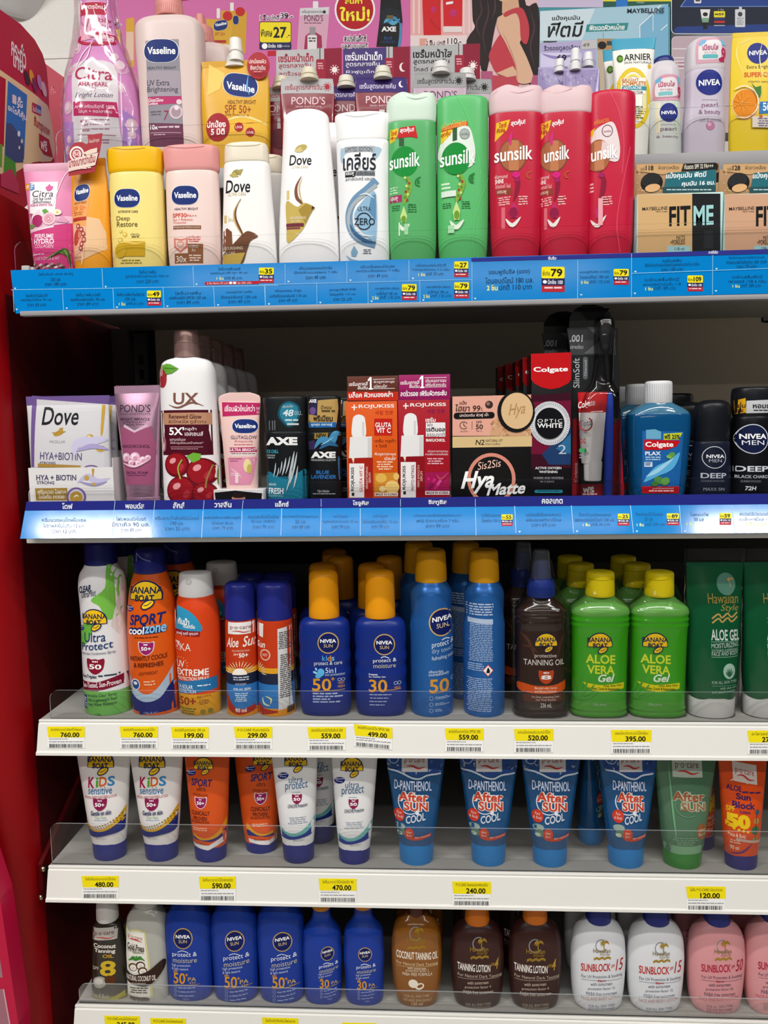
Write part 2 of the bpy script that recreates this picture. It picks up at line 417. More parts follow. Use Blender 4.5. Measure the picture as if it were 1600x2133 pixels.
def pocare(p, x0, x1, y0, y1, sl=0, bg='e9e7e4', tc='8a3a3c'):
    w = x1-x0; h = y1-y0
    if bg: p.R(x0, x1, y0, y1, bg, sl=sl)
    p.T('p·o·care', x0+.1*w, x1-.12*w, y0+.34*h, y0+.66*h, tc, sl=sl)
    p.CURVE([(x0+.15*w, y0+.74*h), (x0+.4*w, y0+.72*h), (x0+.65*w, y0+.84*h+sl*.5), (x0+.9*w, y0+.76*h+sl)], .09*h, 'c43a30', taper=True)
def palm(p, cx, cy, w, c):
    p.CURVE([(cx+.04*w, cy+.5*w), (cx+.0*w, cy+.15*w), (cx+.06*w, cy-.1*w)], .07*w, c, n=6)
    for a in (-10, 25, 60, 120, 155, 195, 230):
        r = math.radians(a); p.CURVE([(cx+.06*w, cy-.1*w), (cx+.06*w+.2*w*math.cos(r), cy-.16*w-.12*w*math.sin(r)), (cx+.06*w+.34*w*math.cos(r), cy-.02*w-.14*w*math.sin(r))], .09*w, c, taper=True, n=6)
def hawaiian(p, cx, cy, w, c='a8842c', c2=None):
    c2 = c2 or c
    p.RING(cx-.04*w, cy-.27*w, .34*w, .34*w, .05*w, '8c9096', a0=30, a1=300); palm(p, cx+.1*w, cy-.35*w, .75*w, c)
    p.T('Hawaiian', cx-.5*w, cx+.46*w, cy-.13*w, cy+.1*w, c2, b=.005); p.T('Style', cx-.16*w, cx+.42*w, cy+.11*w, cy+.3*w, c2, sh=.3)
    for j in (0, 1):
        p.CURVE([(cx-.48*w, cy+.5*w-.07*w*j), (cx-.3*w, cy+.42*w-.07*w*j), (cx-.2*w, cy+.48*w-.07*w*j), (cx, cy+.4*w-.07*w*j), (cx+.12*w, cy+.47*w-.07*w*j), (cx+.3*w, cy+.39*w-.07*w*j), (cx+.48*w, cy+.46*w-.07*w*j)], .055*w, c, n=20)
def dove(p, cx, cy, w, h=None, c='15181e'):
    h = h or w*.45; p.T('Dove', cx-w/2, cx+w/2, cy-h/2, cy+h/2, c, sh=.12, b=.012)
def bird(p, cx, cy, w, c='b08a2e'):
    p.E(cx, cy+.04*w, .36*w, .17*w, c, rot=-18); p.PG([(cx-.5*w, cy-.02*w), (cx-.1*w, cy-.05*w), (cx-.1*w, cy+.15*w)], c)
    p.PG([(cx-.1*w, cy-.02*w), (cx+.1*w, cy-.34*w), (cx+.3*w, cy-.36*w), (cx+.28*w, cy-.02*w)], c); p.PG([(cx+.25*w, cy-.14*w), (cx+.52*w, cy-.1*w), (cx+.28*w, cy+.02*w)], c)
# ================================================================== the setting
def plaster(h, sc=180, st=.25, rough=.7):
    m = M(h, rough=rough).copy(); nt = m.node_tree; b = nt.nodes['Principled BSDF']; tc = nt.nodes.new('ShaderNodeTexCoord'); nz = nt.nodes.new('ShaderNodeTexNoise'); nz.inputs['Scale'].default_value = sc
    bp = nt.nodes.new('ShaderNodeBump'); bp.inputs['Strength'].default_value = st; bp.inputs['Distance'].default_value = .002
    nt.links.new(tc.outputs['Object'], nz.inputs['Vector']); nt.links.new(nz.outputs['Fac'], bp.inputs['Height']); nt.links.new(bp.outputs['Normal'], b.inputs['Normal']); return m
XL, XR = -.512, .80
WALL = plaster('f0eee8', 120, .35)
def struct(name, o): o['kind'] = 'structure'; return o
bm = bmesh.new(); bbox(bm, -2.6, 2.6, .45, .50, 0, 2.9)
for z in (2.02, 1.84): bbox(bm, -2.6, 2.6, .4485, .452, z, z+.004)
struct('wall_back', bm_obj('wall_back', bm, WALL, None, 0))
struct('floor', box_obj('floor', -2.6, 2.6, -9.5, .8, -.05, 0, plaster('b9b4aa', 40, .1, .35), None, 0))
struct('ceiling', box_obj('ceiling', -2.6, 2.6, -9.5, .8, 2.9, 2.95, plaster('e4e2dd', 60, .2), None, 0))
# shelving unit: red end panel, back panels, slotted post
RED = M('930009', rough=.42, noise=.06, spec=.3)
bm = bmesh.new(); SY = -.012
prof = [(-.64, .40), (-.64, .02)]+[(-.60-.04*math.cos(t*math.pi/16), SY+.032-.032*math.sin(t*math.pi/16)) for t in range(1, 8)]+[(-.596, SY)]+[(-.596+.055*math.sin(t*math.pi/20), SY+.05-.05*math.cos(t*math.pi/20)) for t in range(1, 11)]+[(-.541, .40)]
def prism(bm, prof, z0, z1, cap=True):
    a = [bm.verts.new((x, y, z0)) for x, y in prof]; b = [bm.verts.new((x, y, z1)) for x, y in prof]; n = len(a)
    for i in range(n): bm.faces.new((a[i], a[(i+1) % n], b[(i+1) % n], b[i]))
    bm.faces.new(a); bm.faces.new(b[::-1])
def panel_obj(name, bm, m, label, cat, smooth=40):
    x = sum(v.co.x for v in bm.verts)/len(bm.verts); y = sum(v.co.y for v in bm.verts)/len(bm.verts); z = min(v.co.z for v in bm.verts); c = V3((x, y, z))
    for v in bm.verts: v.co -= c
    o = bm_obj(name, bm, m, None, smooth); o.location = c; return tag(o, label, cat) if cat else tag(o, label, None, None, 'structure')
prism(bm, prof, .0, 1.662); panel_obj('end_panel', bm, RED, 'dark red metal end panel with bright rounded front edge left of the shelves', 'panel')
bm = bmesh.new(); bbox(bm, -.54, XR, .372, .39, 0, 1.22); panel_obj('back_board', bm, M('2c2a28', rough=.6), 'dark back board behind the lower three shelves', 'board')
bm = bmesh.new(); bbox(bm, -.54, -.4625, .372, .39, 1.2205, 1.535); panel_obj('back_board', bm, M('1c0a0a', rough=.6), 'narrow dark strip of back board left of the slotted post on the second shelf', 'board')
bm = bmesh.new(); bbox(bm, -.5405, -.5398, .036, .37, .0, 1.535); panel_obj('shade_lining', bm, M('4a0308', rough=.55, spec=.2), 'added dark maroon sheet painting the shade on the inner face of the red end panel', 'panel')  # added sheet, its dark colour stands in for shade inside the end panel
bm = bmesh.new(); bbox(bm, -.462, XR, .372, .39, 1.2205, 1.535); panel_obj('back_board', bm, plaster('cfc2ad', 300, .05, .55), 'plain grey brown back board above the dropper boxes on the second shelf', 'board')
bm = bmesh.new(); bbox(bm, -.47, XR, .372, .39, 1.5355, 2.25); panel_obj('back_board', bm, M('c8c4c0', rough=.5), 'white upper back board carrying the four promotion posters', 'board')
for z0, z1, l in ((.02, .545, 'foot of the slotted grey metal post below the bottom shelf'), (1.26, 1.525, 'slotted grey metal post in the left back corner of the second shelf')):
    bm = bmesh.new(); bbox(bm, -.500, -.476, .3705, .3718, z0, z1); pp = panel_obj('slotted_post', bm, M('4a484a', rough=.4), l, 'post')
    for k in range(int((z1-z0)/.025)-1):
        b2 = bmesh.new(); bbox(b2, -.004, .004, -.0012, -.0007, .012+k*.025, .028+k*.025); bm_obj('slot', b2, M('0a0a0b', rough=.8), pp, 0)
# shelf bracket and two screws at the lower left inside of the end panel
br = bpy.data.objects.new('shelf_bracket', None); COL.objects.link(br); pb = V3((-.5395, .066, .735)); br.location = pb
tag(br, 'dark red slotted bracket fixed inside the end panel beside the fourth shelf', 'bracket')
bm = bmesh.new(); v = [bm.verts.new(c) for c in ((0, -.045, -.015), (0, .16, .10), (0, .16, .125), (0, -.045, .022))]; w = [bm.verts.new(x.co+V3((.006, 0, 0))) for x in v]
bm.faces.new(v); bm.faces.new(w[::-1]); [bm.faces.new((v[i], w[i], w[(i+1) % 4], v[(i+1) % 4])) for i in range(4)]; bm_obj('plate', bm, M('5a070c', rough=.4), br, 0)
for y, z in ((-.045, .016), (-.045, -.026)):
    bm = bmesh.new(); bmesh.ops.create_uvsphere(bm, u_segments=16, v_segments=8, radius=.0042, matrix=Matrix.Translation((.0075 if z > 0 else .0015, y, z))); bm_obj('screw', bm, M('c9b79a', rough=.25, metal=1), br, 60)
bm = bmesh.new(); bbox(bm, .0062, .0075, -.036, -.031, -.012, .014, .0006); bm_obj('slot', bm, M('060505', rough=.9), br, 0)
# ------------------------------------------------------------------ shelves
BOARD = M('96948f', rough=.45, noise=.06); RAIL = M('e6e4de', rough=.3, noise=.05); GREY = M('98979a', rough=.4)
def shelf(nm, label, z, x0, rail, depth=.37):
    e = bpy.data.objects.new('shelf', None); COL.objects.link(e); e.location = (x0, 0, z); tag(e, label, 'shelf', 'shelves of the unit')
    box_obj('board', 0, XR-x0, .0015 if rail != 'grey' else .001, depth, -.016, 0, BOARD, e, .0008)
    if rail == 'rail':
        P = [(.0012, 0), (-.0016, .0), (-.0022, -.0015), (-.0016, -.004), (-.0035, -.005), (-.0125, -.0385), (-.0148, -.040), (-.0152, -.0435), (-.0125, -.0445), (-.0105, -.0415), (-.001, -.006), (.0012, -.006)]
        bm = bmesh.new(); L = XR-x0
        a = [bm.verts.new((0, y, zz)) for y, zz in P]; b = [bm.verts.new((L, y, zz)) for y, zz in P]; n = len(P)
        [bm.faces.new((a[i], b[i], b[(i+1) % n], a[(i+1) % n])) for i in range(n)]; bm.faces.new(a[::-1]); bm.faces.new(b)
        bm_obj('price_rail', bm, RAIL, e, 30)
    elif rail == 'grey': (lambda b_: (bbox(b_, .006, XR-x0, -.005, .0009, -.042, -.001, .001), bbox(b_, .010, XR-x0, -.009, .0009, -.0465, -.0405, .0012), bm_obj('front_edge', b_, GREY, e)))(bmesh.new())
    else: box_obj('front_edge', .004, XR-x0, -.012, .0009, -.0425, -.001, RAIL, e, .0015)
    return e
shelf('s', 'top grey shelf holding hair and body lotion bottles behind two-row blue strip', ROWZ[1], -.509, 'grey')
shelf('s', 'second shelf holding dropper boxes and toothbrush behind slanted blue strip', ROWZ[2], -.512, 'white')
shelf('s', 'third shelf with white price rail holding spray cans and green gel bottles', ROWZ[3], -.512, 'rail')
shelf('s', 'fourth shelf with white price rail holding sunscreen tubes standing on their caps', ROWZ[4], -.512, 'rail')
shelf('s', 'bottom shelf with white price rail holding blue, brown, white and pink lotion bottles', ROWZ[5], -.487, 'rail')
e = bpy.data.objects.new('riser_shelf', None); COL.objects.link(e); e.location = (-.49, .1, ROWZ[0]); tag(e, 'raised grey back step above the top shelf carrying tall lotions and sachets', 'shelf')
box_obj('board', 0, XR+.49, .006, .268, -.012, 0, BOARD, e, .0008); box_obj('front_edge', 0, XR+.49, 0, .0055, -.0265, 0, GREY, e, .001)
# posts carrying the riser
for x in (-.47, .0, .5): box_obj('leg', x+.49, x+.50, .2, .23, -.159, -.0125, BOARD, e, .0005)
# ------------------------------------------------------------------ clear fences
FENCE = Mfilm(mixf=.35); EDGE = Mfilm('e8eef0', mixf=1.2, rough=.15, tint='c8d2d4', haze=.28)
def fence(label, tl, tr, y, z0, rad=.012, xr=XR, th=.002):
    a = aty(*tl, y); b = aty(*tr, y); s = (b.z-a.z)/(b.x-a.x)
    P = [(a.x, z0), (a.x, a.z-rad)]+[(a.x+rad-rad*math.cos(t*math.pi/10), a.z-rad+rad*math.sin(t*math.pi/10)) for t in range(1, 6)]+[(xr, a.z), (xr, z0)]
    bm = bmesh.new(); f = [bm.verts.new((x-a.x, 0, z-z0)) for x, z in P]; g = [bm.verts.new((x-a.x, th, z-z0)) for x, z in P]; n = len(P)
    bm.faces.new(f); bm.faces.new(g[::-1])
    for i in range(n): bm.faces.new((f[i], g[i], g[(i+1) % n], f[(i+1) % n])).material_index = 1
    o = bm_obj('clear_divider', bm, [FENCE, EDGE], None, 0); o.location = (a.x, y, z0); tag(o, label, 'divider', 'clear plastic fences along the shelf fronts')
fence('clear plastic fence in front of the hair bottles on the top shelf', (28, 503), (1600, 457), .003, ROWZ[1])
fence('clear plastic fence in front of the boxes on the second shelf', (58, 1011), (1600, 1001), .003, ROWZ[2])
fence('clear plastic fence in front of the spray cans on the third shelf', (102, 1438), (1600, 1449), .003, ROWZ[3])
fence('clear plastic fence in front of the standing tubes on the fourth shelf', (103, 1715), (1600, 1733), .003, ROWZ[4])
fence('clear plastic fence in front of the lotion bottles on the bottom shelf', (163, 2049), (1600, 2082), .003, ROWZ[5])
fence('clear plastic fence along the raised back step of the top shelf', (115, 270), (1600, 226), .1005+.006, ROWZ[0])
bm = bmesh.new(); bbox(bm, 0, .010, 0, .006, 0, .018, .0012); bbox(bm, .012, .016, 0, .006, 0, .016, .0008)
pc = aty(60, 556, .0062); o = bm_obj('divider_clip', bm, M('d8d6d2', rough=.4), None, 0); o.location = (pc.x-.010, .0062, ROWZ[1]); tag(o, 'small white plastic clip at the left end of the top shelf fence', 'clip')
# ------------------------------------------------------------------ top-left: promotional stand, ceiling fitting
p = Panel('promotional_panel', 'tall red and cream cardboard promotion panel standing at the upper left edge', 'display', (-.565, 0, 1.6), (-1, 0, 0), th=.006)
p.zoom = Z['A2']
p.slab([(-260, -250), (0, 95), (210, 245), (350, 400), (430, 545), (470, 680), (490, 900), (500, 1120), (545, 1560), (565, 1800), (200, 2140), (0, 2010), (-260, 1860)], M('b80d2e', rough=.35))
p.PG([(-200, 560), (0, 705), (300, 915), (430, 1025), (498, 1130), (545, 1590), (330, 1640), (50, 1800), (0, 1750), (-200, 1620)], 'e9d3a0')
p.PG([(380, 985), (445, 1035), (498, 1130), (520, 1350), (540, 1590), (420, 1640)], 'd9cdb8')
p.PG([(78, 815), (272, 960), (240, 1610), (40, 1640)], '1176c4'); p.PG([(-120, 700), (55, 800), (35, 1480), (-120, 1400)], 'b3132c')
p.PG([(60, 1240), (120, 1250), (200, 1380), (235, 1480), (230, 1640), (45, 1640)], '35507c'); p.PG([(40, 1560), (150, 1640), (160, 1790), (30, 1740)], '49952f'); p.PG([(-120, 1420), (20, 1460), (15, 1690), (-120, 1600)], '6aa23a')
p.T('กระทั่ว', 110, 260, 330, 560, 'f6ecec', b=.03, sl=150); p.T('ไทย', 120, 230, 480, 660, 'f6ecec', b=.03, sl=90)
p.T('5G', 170, 225, 1020, 1090, 'fff', b=.03); p.T('อะไรก็คุ้ม', 76, 265, 1040, 1130, 'fff', b=.02, sl=110); p.R(118, 160, 950, 1040, 'e9d8d8', r=10, sl=20); p.E(190, 1000, 16, 24, 'd8e6f4')
p.R(320, 412, 1030, 1130, 'b3264c', r=12, sl=45); p.R(366, 412, 1052, 1130, '2c5fae', r=12, sl=25); p.T('ชิ้นที่สอง', 325, 405, 1060, 1120, 'fff', sl=35)
p.T('ชั้นกรุงเทพ', 340, 498, 1160, 1290, 'b0182e', b=.02, sl=120); p.PG([(390, 1345), (490, 1410), (530, 1590), (440, 1560), (392, 1480)], 'b0182e'); p.T('ฟรี', 405, 470, 1390, 1500, 'fff', b=.02, sl=40)
for k, (x, y, c) in enumerate(((270, 790, '2c2a30'), (318, 780, 'e0a42c'), (345, 860, '7c2a5a'), (395, 830, 'b98ac0'), (438, 900, 'd8c0d0'))): p.E(x, y, 22, 80, c, rot=-12)
p.E(185, 1350, 14, 30, 'e6eef6'); p.E(215, 1425, 10, 22, 'e6dcc0'); p.E(190, 1490, 9, 18, 'd8e2ea')
p.PG([(0, 1760), (110, 1700), (180, 1850), (190, 1960), (0, 1880)], 'c23a5e')
p2 = Panel('red_card', 'plain red card standing behind the promotion panel at the upper left', 'card', (-.50, .30, 1.6), (0, 1, 0), th=.003); p2.slab([(88, 128), (132, 160), (132, 556), (100, 556), (96, 200)], M('ad1034', rough=.4)); p2.T('ที่-', 106, 117, 178, 197, 'd88a98')
q = bpy.data.objects.new('ceiling_fitting', None); COL.objects.link(q); q.location = aty(40, -42, .45); q.rotation_euler = (math.radians(38), math.radians(28), 0); tag(q, 'white rounded fitting with a dark opening below the ceiling at upper left corner', 'fitting')
bm = loft_bm(sprof([(-.045, .046, .046, 2), (-.043, .052, .052, 2), (-.03, .056, .056, 2), (.05, .058, .058, 2), (.09, .03, .03, 2)])); bm_obj('housing', bm, M('dcdddd', rough=.4), q)
bm = loft_bm([(-.0456, .034, .034, 2), (-.0452, .036, .036, 2)]); bm_obj('lens', bm, M('17181a', rough=.15), q)
bm = loft_bm([(.088, .014, .014, 2), (1.0, .014, .014, 2)], 16); bm_obj('stem', bm, M('d4d4d4', rough=.4), q)
# lower left: crimson stand with clear boxes
p = Panel('crimson_stand', 'crimson display stand with pale clear boxes at the lower left edge', 'stand', (0, -.06, .5), th=.03); p.slab([(-90, 1600), (0, 1872), (38, 2133), (42, 2240), (42, 4300), (-90, 4300)], M('c3103f', rough=.35))
p.PG([(-80, 1900), (0, 1995), (6, 2036), (-80, 2036)], 'a87a84'); p.PG([(-80, 2058), (6, 2060), (19, 2133), (26, 2180), (-80, 2180)], 'a8707c'); p.PG([(6, 2060), (9, 2060), (22, 2133), (19, 2133)], 'd8a8b4')
p = Panel('paper_strip', 'narrow pale paper strip tucked between the crimson stand and the red panel', 'paper', (0, -.0205, .5), th=.0006); p.slab([(6, 1904), (13, 1906), (24, 2012), (31, 2100), (31, 3100), (0, 3100)], M('d9bfa8', rough=.6))
# ------------------------------------------------------------------ posters on the upper back board
PY = .3707
p = Panel('poster', 'pink promotion poster with red round NEW badge and price boxes on the back board', 'poster', (0, PY, 1.8), th=.0012); PINK = M('cf62a3', rough=.42)
p.slab([(222, -60), (859, -60), (859, 320), (222, 320)], PINK)
p.zoom = Z['B']
def outl(p, t, xl, xr, yt, yb, c, rim='fff', b=.02, sl=0): p.T(t, xl-3, xr+3, yt-3, yb+3, rim, b=.09, sl=sl); p.T(t, xl, xr, yt, yb, c, b=b, sl=sl)
outl(p, '1 ชิ้น ปกติ', 58, 165, 80, 112, '5a2a50'); outl(p, '39.-', 172, 240, 72, 104, '1a1626')
p.R(54, 232, 120, 240, '10142c', r=14); p.R(57, 229, 124, 236, 'f4e01c', r=12); p.T('พิเศษ', 62, 126, 165, 205, '14141e', b=.02); p.T('27', 132, 206, 150, 212, '14141e', b=.04); p.T('.-', 206, 224, 195, 210, '14141e')
p.R(54, 232, 236, 276, '1d2450', r=8); p.E(84, 257, 16, 16, 'fff'); p.T('บิ๊กซื้อ 100', 104, 178, 244, 266, 'fff', b=.02); p.T('บาทขึ้นไป', 180, 222, 250, 262, 'd8d8e8')
p.R(100, 200, 284, 312, 'c41c34', sl=-6)
p.PG([(278, 48), (446, 38), (424, 300), (262, 300)], 'd9a7bd'); p.PG([(282, 46), (440, 40), (438, 80), (280, 88)], 'd8d6d8'); p.R(352, 382, 8, 48, 'e8e6e8', r=5); p.T('เซรั่มสูตรกลางวัน', 290, 405, 56, 78, '2a2530'); p.E(415, 67, 9, 9, '2a2530')
p.T("POND'S", 304, 408, 84, 118, '5a2c48'); p.LINES(300, 405, 126, 136, 1, '7a5468'); p.PG([(300, 300), (310, 200), (350, 170), (400, 200), (405, 300)], 'a32c54'); p.R(334, 366, 150, 200, '9a9698'); p.R(322, 374, 196, 300, 'e6e2e2', r=6); p.LINES(328, 368, 210, 240, 2, '4a4448')
p.E(585, 55, 113, 118, 'f4f0f0'); p.E(585, 55, 103, 108, 'b40c1c'); p.T('สินค้า', 530, 626, -10, 22, 'f8ee3c', b=.03); p.T('ใหม่!', 502, 668, 38, 118, 'f8ee3c', b=.05)
outl(p, 'สเปรย์แอ๊กซ์', 524, 648, 192, 232, '3a1c34'); outl(p, 'บลูลาเวนเดอร์', 512, 656, 240, 280, '3a1c34')
p.PG([(728, 0), (838, -10), (850, 120), (835, 262), (704, 260), (722, 110)], '0d0d10'); p.PG([(730, 60), (770, 40), (836, 60), (842, 130), (728, 140)], '151b26'); p.CURVE([(745, 130), (770, 110), (800, 130), (836, 105)], 26, '5aa6c8', taper=True); p.CURVE([(765, 130), (800, 100), (836, 130)], 18, '3a86b4', taper=True); p.R(762, 798, 86, 106, '6a5a30'); p.T('AXE', 732, 814, 148, 176, 'f2f2f2', b=.05); p.T('BLUE', 748, 792, 204, 220, '2a5a9a'); p.T('LAVENDER', 732, 810, 226, 240, '2a4a8a'); p.CURVE([(840, 130), (838, 200), (830, 262)], 14, '4a8ab4')
p.zoom = Z['A']
outl(p, '49.-', 650, 722, 130, 158, '1a1626'); p.R(676, 716, 176, 300, 'f4e01c', r=10); p.R(700, 716, 286, 312, '14141e'); p.PG([(752, 112), (800, 105), (800, 400), (748, 400)], 'd9a62a'); p.PG([(752, 190), (795, 190), (795, 360), (750, 360)], 'e4c0a8')
outl(p, '8.-', 1160, 1205, 106, 136, '1a1626'); p.R(1150, 1196, 156, 250, 'f4e01c', r=8); p.PG([(1316, 62), (1470, 70), (1462, 320), (1316, 320)], 'd2a02a'); p.PG([(1226, 112), (1386, 122), (1370, 330), (1252, 330)], 'd8a830'); p.R(1290, 1310, 50, 110, 'ece6e0', r=4); p.R(1370, 1392, 16, 66, 'ece6e0', r=4); p.PG([(1248, 260), (1370, 266), (1366, 330), (1256, 330)], 'e8dcc8')
vaseline(p, 1314, 152, 84, 60, sl=-14); vaseline(p, 1404, 120, 34, 52, txt=''); p.E(1355, 96, 28, 28, 'c22020'); p.E(1430, 70, 28, 26, 'c22020'); p.T('SPF 50+', 1280, 1340, 192, 214, 'b0402a'); p.R(1278, 1346, 240, 256, 'b02a2a'); p.T('50', 1285, 1330, 280, 318, 'c03030')
p.PG([(1050, 0), (1130, 0), (1080, 8)], 'a81c48')
p = Panel('poster', 'poster of a long-haired person in a red halter dress beside printed red bottles', 'poster', (0, PY, 1.8), th=.0012); p.zoom = Z['B5']; p.slab([(622, -200), (1572, -200), (1572, 1050), (622, 1050)], M('e3b9bb', rough=.42))
p.R(622, 1010, -200, 262, 'e8aaa8'); 
for x in (640, 680, 1010, 1050, 1080): p.R(x, x+14, -180, 250, 'f2cfcb')
p.R(622, 1040, 262, 345, 'ead8d6'); p.R(690, 745, 285, 345, 'e0a090'); p.R(622, 1040, 345, 800, 'b87890')
p.PG([(708, -150), (852, -150), (846, 40), (850, 260), (720, 262), (712, 60)], 'cf1a22'); p.PG([(860, -150), (1010, -150), (1005, 195), (868, 200)], 'd31c26'); p.R(866, 1006, 196, 240, 'eadcd8', r=8); p.E(792, 70, 18, 22, 'c02a70'); p.E(940, 98, 26, 28, 'c02a70'); p.R(886, 938, 18, 36, 'f2f2f2', sl=-8); p.CURVE([(770, 140), (800, 190), (845, 220)], 8, 'b01018')
outl(p, '2 ชิ้น ปกติ', 736, 880, 296, 338, '6a2a30'); outl(p, '110.-', 896, 1000, 282, 328, '3a1216')
p.PG([(1112, -180), (1420, -180), (1480, 40), (1572, 60), (1572, 640), (1470, 560), (1400, 200), (1290, 120), (1250, 200), (1190, 520), (1150, 520), (1140, 470), (1130, 330), (1040, 318), (1060, 260), (1100, 200), (1082, 120)], '231719')
p.PG([(1030, 330), (1090, 235), (1150, 330), (1200, 430), (1190, 520), (1130, 480)], '2c1a1c')
for pts in ([(1120, -60), (1150, 80), (1110, 180), (1150, 300)], [(1180, -60), (1200, 100), (1160, 260), (1190, 420)], [(1500, 60), (1540, 200), (1510, 350), (1550, 520)], [(1240, -50), (1250, 60), (1220, 150)]): p.CURVE(pts, 12, '4e3433', taper=True)
SK = 'e2b596'
p.PG([(1270, -20), (1300, 12), (1340, 22), (1400, 8), (1420, -30), (1420, -180), (1270, -180)], SK); p.PG([(1302, 10), (1420, -10), (1430, 70), (1330, 110), (1300, 100)], 'd9a888'); p.PG([(1272, 140), (1320, 100), (1420, 70), (1450, 130), (1440, 300), (1340, 420), (1280, 230), (1262, 170)], SK)
p.PG([(1325, 92), (1440, 58), (1490, 150), (1502, 250), (1480, 330), (1440, 290), (1430, 160), (1400, 100), (1320, 130)], 'c33d48')
p.PG([(1300, 240), (1345, 300), (1420, 560), (1330, 580), (1260, 540), (1225, 480), (1205, 400)], 'c53c48'); p.PG([(1228, 560), (1420, 570), (1440, 800), (1180, 800)], 'c24552'); p.PG([(1258, 545), (1380, 492), (1425, 560), (1340, 575)], SK)
p.PG([(1262, 170), (1290, 120), (1340, 150), (1420, 300), (1500, 470), (1530, 600), (1420, 615), (1395, 480), (1330, 330), (1280, 240)], SK); p.CURVE([(1300, 240), (1350, 340), (1400, 480), (1418, 600)], 7, 'c08a70', taper=True)
p.R(1145, 1230, 530, 720, 'b4587e'); p.PG([(1530, 560), (1572, 560), (1572, 660), (1500, 660)], 'b4587e')
p = Panel('poster', 'pale blue face powder poster with teal edge above the purple sachets', 'poster', (0, PY, 1.8), th=.0012); p.zoom = Z['C3']; p.slab([(105, -200), (1490, -200), (1490, 1500), (105, 1500)], M('2f8f9c', rough=.4))
p.R(105, 782, -200, 78, 'cdbfdc', sl=0); p.R(782, 1490, -200, 20, 'e8d82c'); p.R(782, 1490, 16, 70, '1f5a48'); p.PG([(920, -100), (1040, -100), (1036, 72), (915, 72)], '2277cc'); p.T('WIZARD', 1130, 1210, 20, 36, 'c8d8c8')
p.PG([(125, 118), (1450, 45), (1460, 1500), (105, 1500)], 'a9cfe0'); p.PG([(125, 118), (700, 90), (560, 420), (125, 430)], 'd3e4ec'); p.PG([(1160, 260), (1330, 90), (1460, 40), (1460, 700), (1160, 700)], '7fb8d8'); p.CURVE([(1160, 270), (1260, 180), (1380, 60)], 12, 'eef4f8', n=4); p.CURVE([(1300, 330), (1300, 80)], 8, 'e4eef4', n=3); p.CURVE([(1380, 320), (1450, 260)], 10, 'eef4f8', n=3); p.CURVE([(1160, 270), (1165, 420)], 10, 'eef4f8', n=3)
p.T('MAYBELLINE', 1032, 1418, 95, 142, '1c2a3c', b=.02, sl=-10); p.T('NEW YORK', 1250, 1412, 136, 152, '1c2a3c', sl=-4)
p.T('แป้งคุมมัน', 250, 540, 165, 230, '15181c', b=.02, sl=-8); p.T('ฟิตมี', 205, 580, 230, 395, '0d0f12', b=.015, sh=.2, sl=-10); p.PG([(612, 258), (1045, 240), (1030, 316), (598, 334)], '2f8f8f'); p.T('ฟิตเฉดผิวคนไทย', 640, 1005, 262, 322, 'fff', b=.03, sh=.15, sl=-10)
p.R(160, 300, 430, 446, '3a3c40'); p.R(720, 920, 405, 525, 'b98e62'); p.E(770, 475, 46, 40, '0f0f10'); p.R(820, 920, 430, 475, '2c4a50'); p.R(720, 900, 525, 1500, 'c8b69c'); p.CURVE([(780, 340), (785, 400)], 4, '5a6468', n=2)
p = Panel('poster', 'navy poster with white outlined frames behind the roll-on deodorants', 'poster', (0, PY, 1.8), th=.0012); p.zoom = Z['C4']; p.slab([(345, -220), (2200, -220), (2200, 1800), (345, 1800)], M('0c1322', rough=.2))
def rr(x0, x1, y0, y1, t, c, fill, r): p.R(x0, x1, y0, y1, c, r=r); p.R(x0+t, x1-t, y0+t, y1-t, fill, r=max(r-t, 2))
rr(358, 1900, -150, 438, 9, 'e8ecf2', '101a30', 60); rr(362, 1900, 465, 1700, 9, 'd8c4cc', 'c3adb6', 60)
p.PG([(470, 92), (580, -60), (1900, -60), (1900, 88)], '7a9ad8'); p.PG([(490, 84), (590, -60), (1900, -60), (1900, 78)], '1c3f8e'); p.PG([(385, 395), (430, 345), (1900, 300), (1900, 420), (430, 428)], '1b3a86'); p.R(650, 742, -60, 46, 'e4e4e8', r=14); p.R(668, 726, -40, 22, '444', r=6)
p.PG([(730, 122), (858, 122), (832, 290), (756, 290)], 'eceae6'); p.E(794, 186, 32, 26, '15171a'); p.PG([(748, 225), (842, 225), (834, 290), (756, 290)], 'dfe4de'); p.R(752, 836, 232, 290, '7fa88c', r=8); p.R(766, 822, 290, 375, '0a0b0d', r=6)
p.R(905, 1048, 145, 225, 'eedc1e', r=10); p.T('59', 968, 1030, 170, 202, '1a1a20', b=.03); p.R(915, 965, 178, 194, '3a3a28'); p.R(908, 1045, 228, 260, '24306a'); p.R(908, 1045, 270, 296, 'cc2a34'); p.R(905, 1045, 325, 334, 'c8ccd6'); p.T('1 ชิ้น', 965, 1030, 112, 136, 'd8d8e0')
p.R(1175, 1305, 122, 350, 'd8dade', r=12); p.R(1225, 1262, 92, 126, 'd8dade', r=6); p.E(1240, 185, 30, 30, '3c4048'); p.LINES(1195, 1290, 230, 330, 4, '9aa0aa')
for y in (620, 735, 780, 820, 870): p.R(375, 600, y, y+16, 'e8dfe4')
for y in (800, 850): p.R(450, 600, y, y+10, 'c05a80')
# small dark framed sign on the back board of the second shelf
p = Panel('wall_sign', 'small black framed sign on the back board at the right edge below the top shelf', 'sign', (0, .3703, 1.4), th=.0015); p.slab([(1587, 629), (1660, 622), (1660, 680), (1587, 671)], M('141414', rough=.5)); p.R(1590, 1650, 632, 640, '8a8680'); p.T('PRICE', 1590, 1625, 632, 639, '141414'); p.R(1590, 1650, 643, 668, '8f8b85'); p.R(1598, 1640, 646, 656, '35322e')
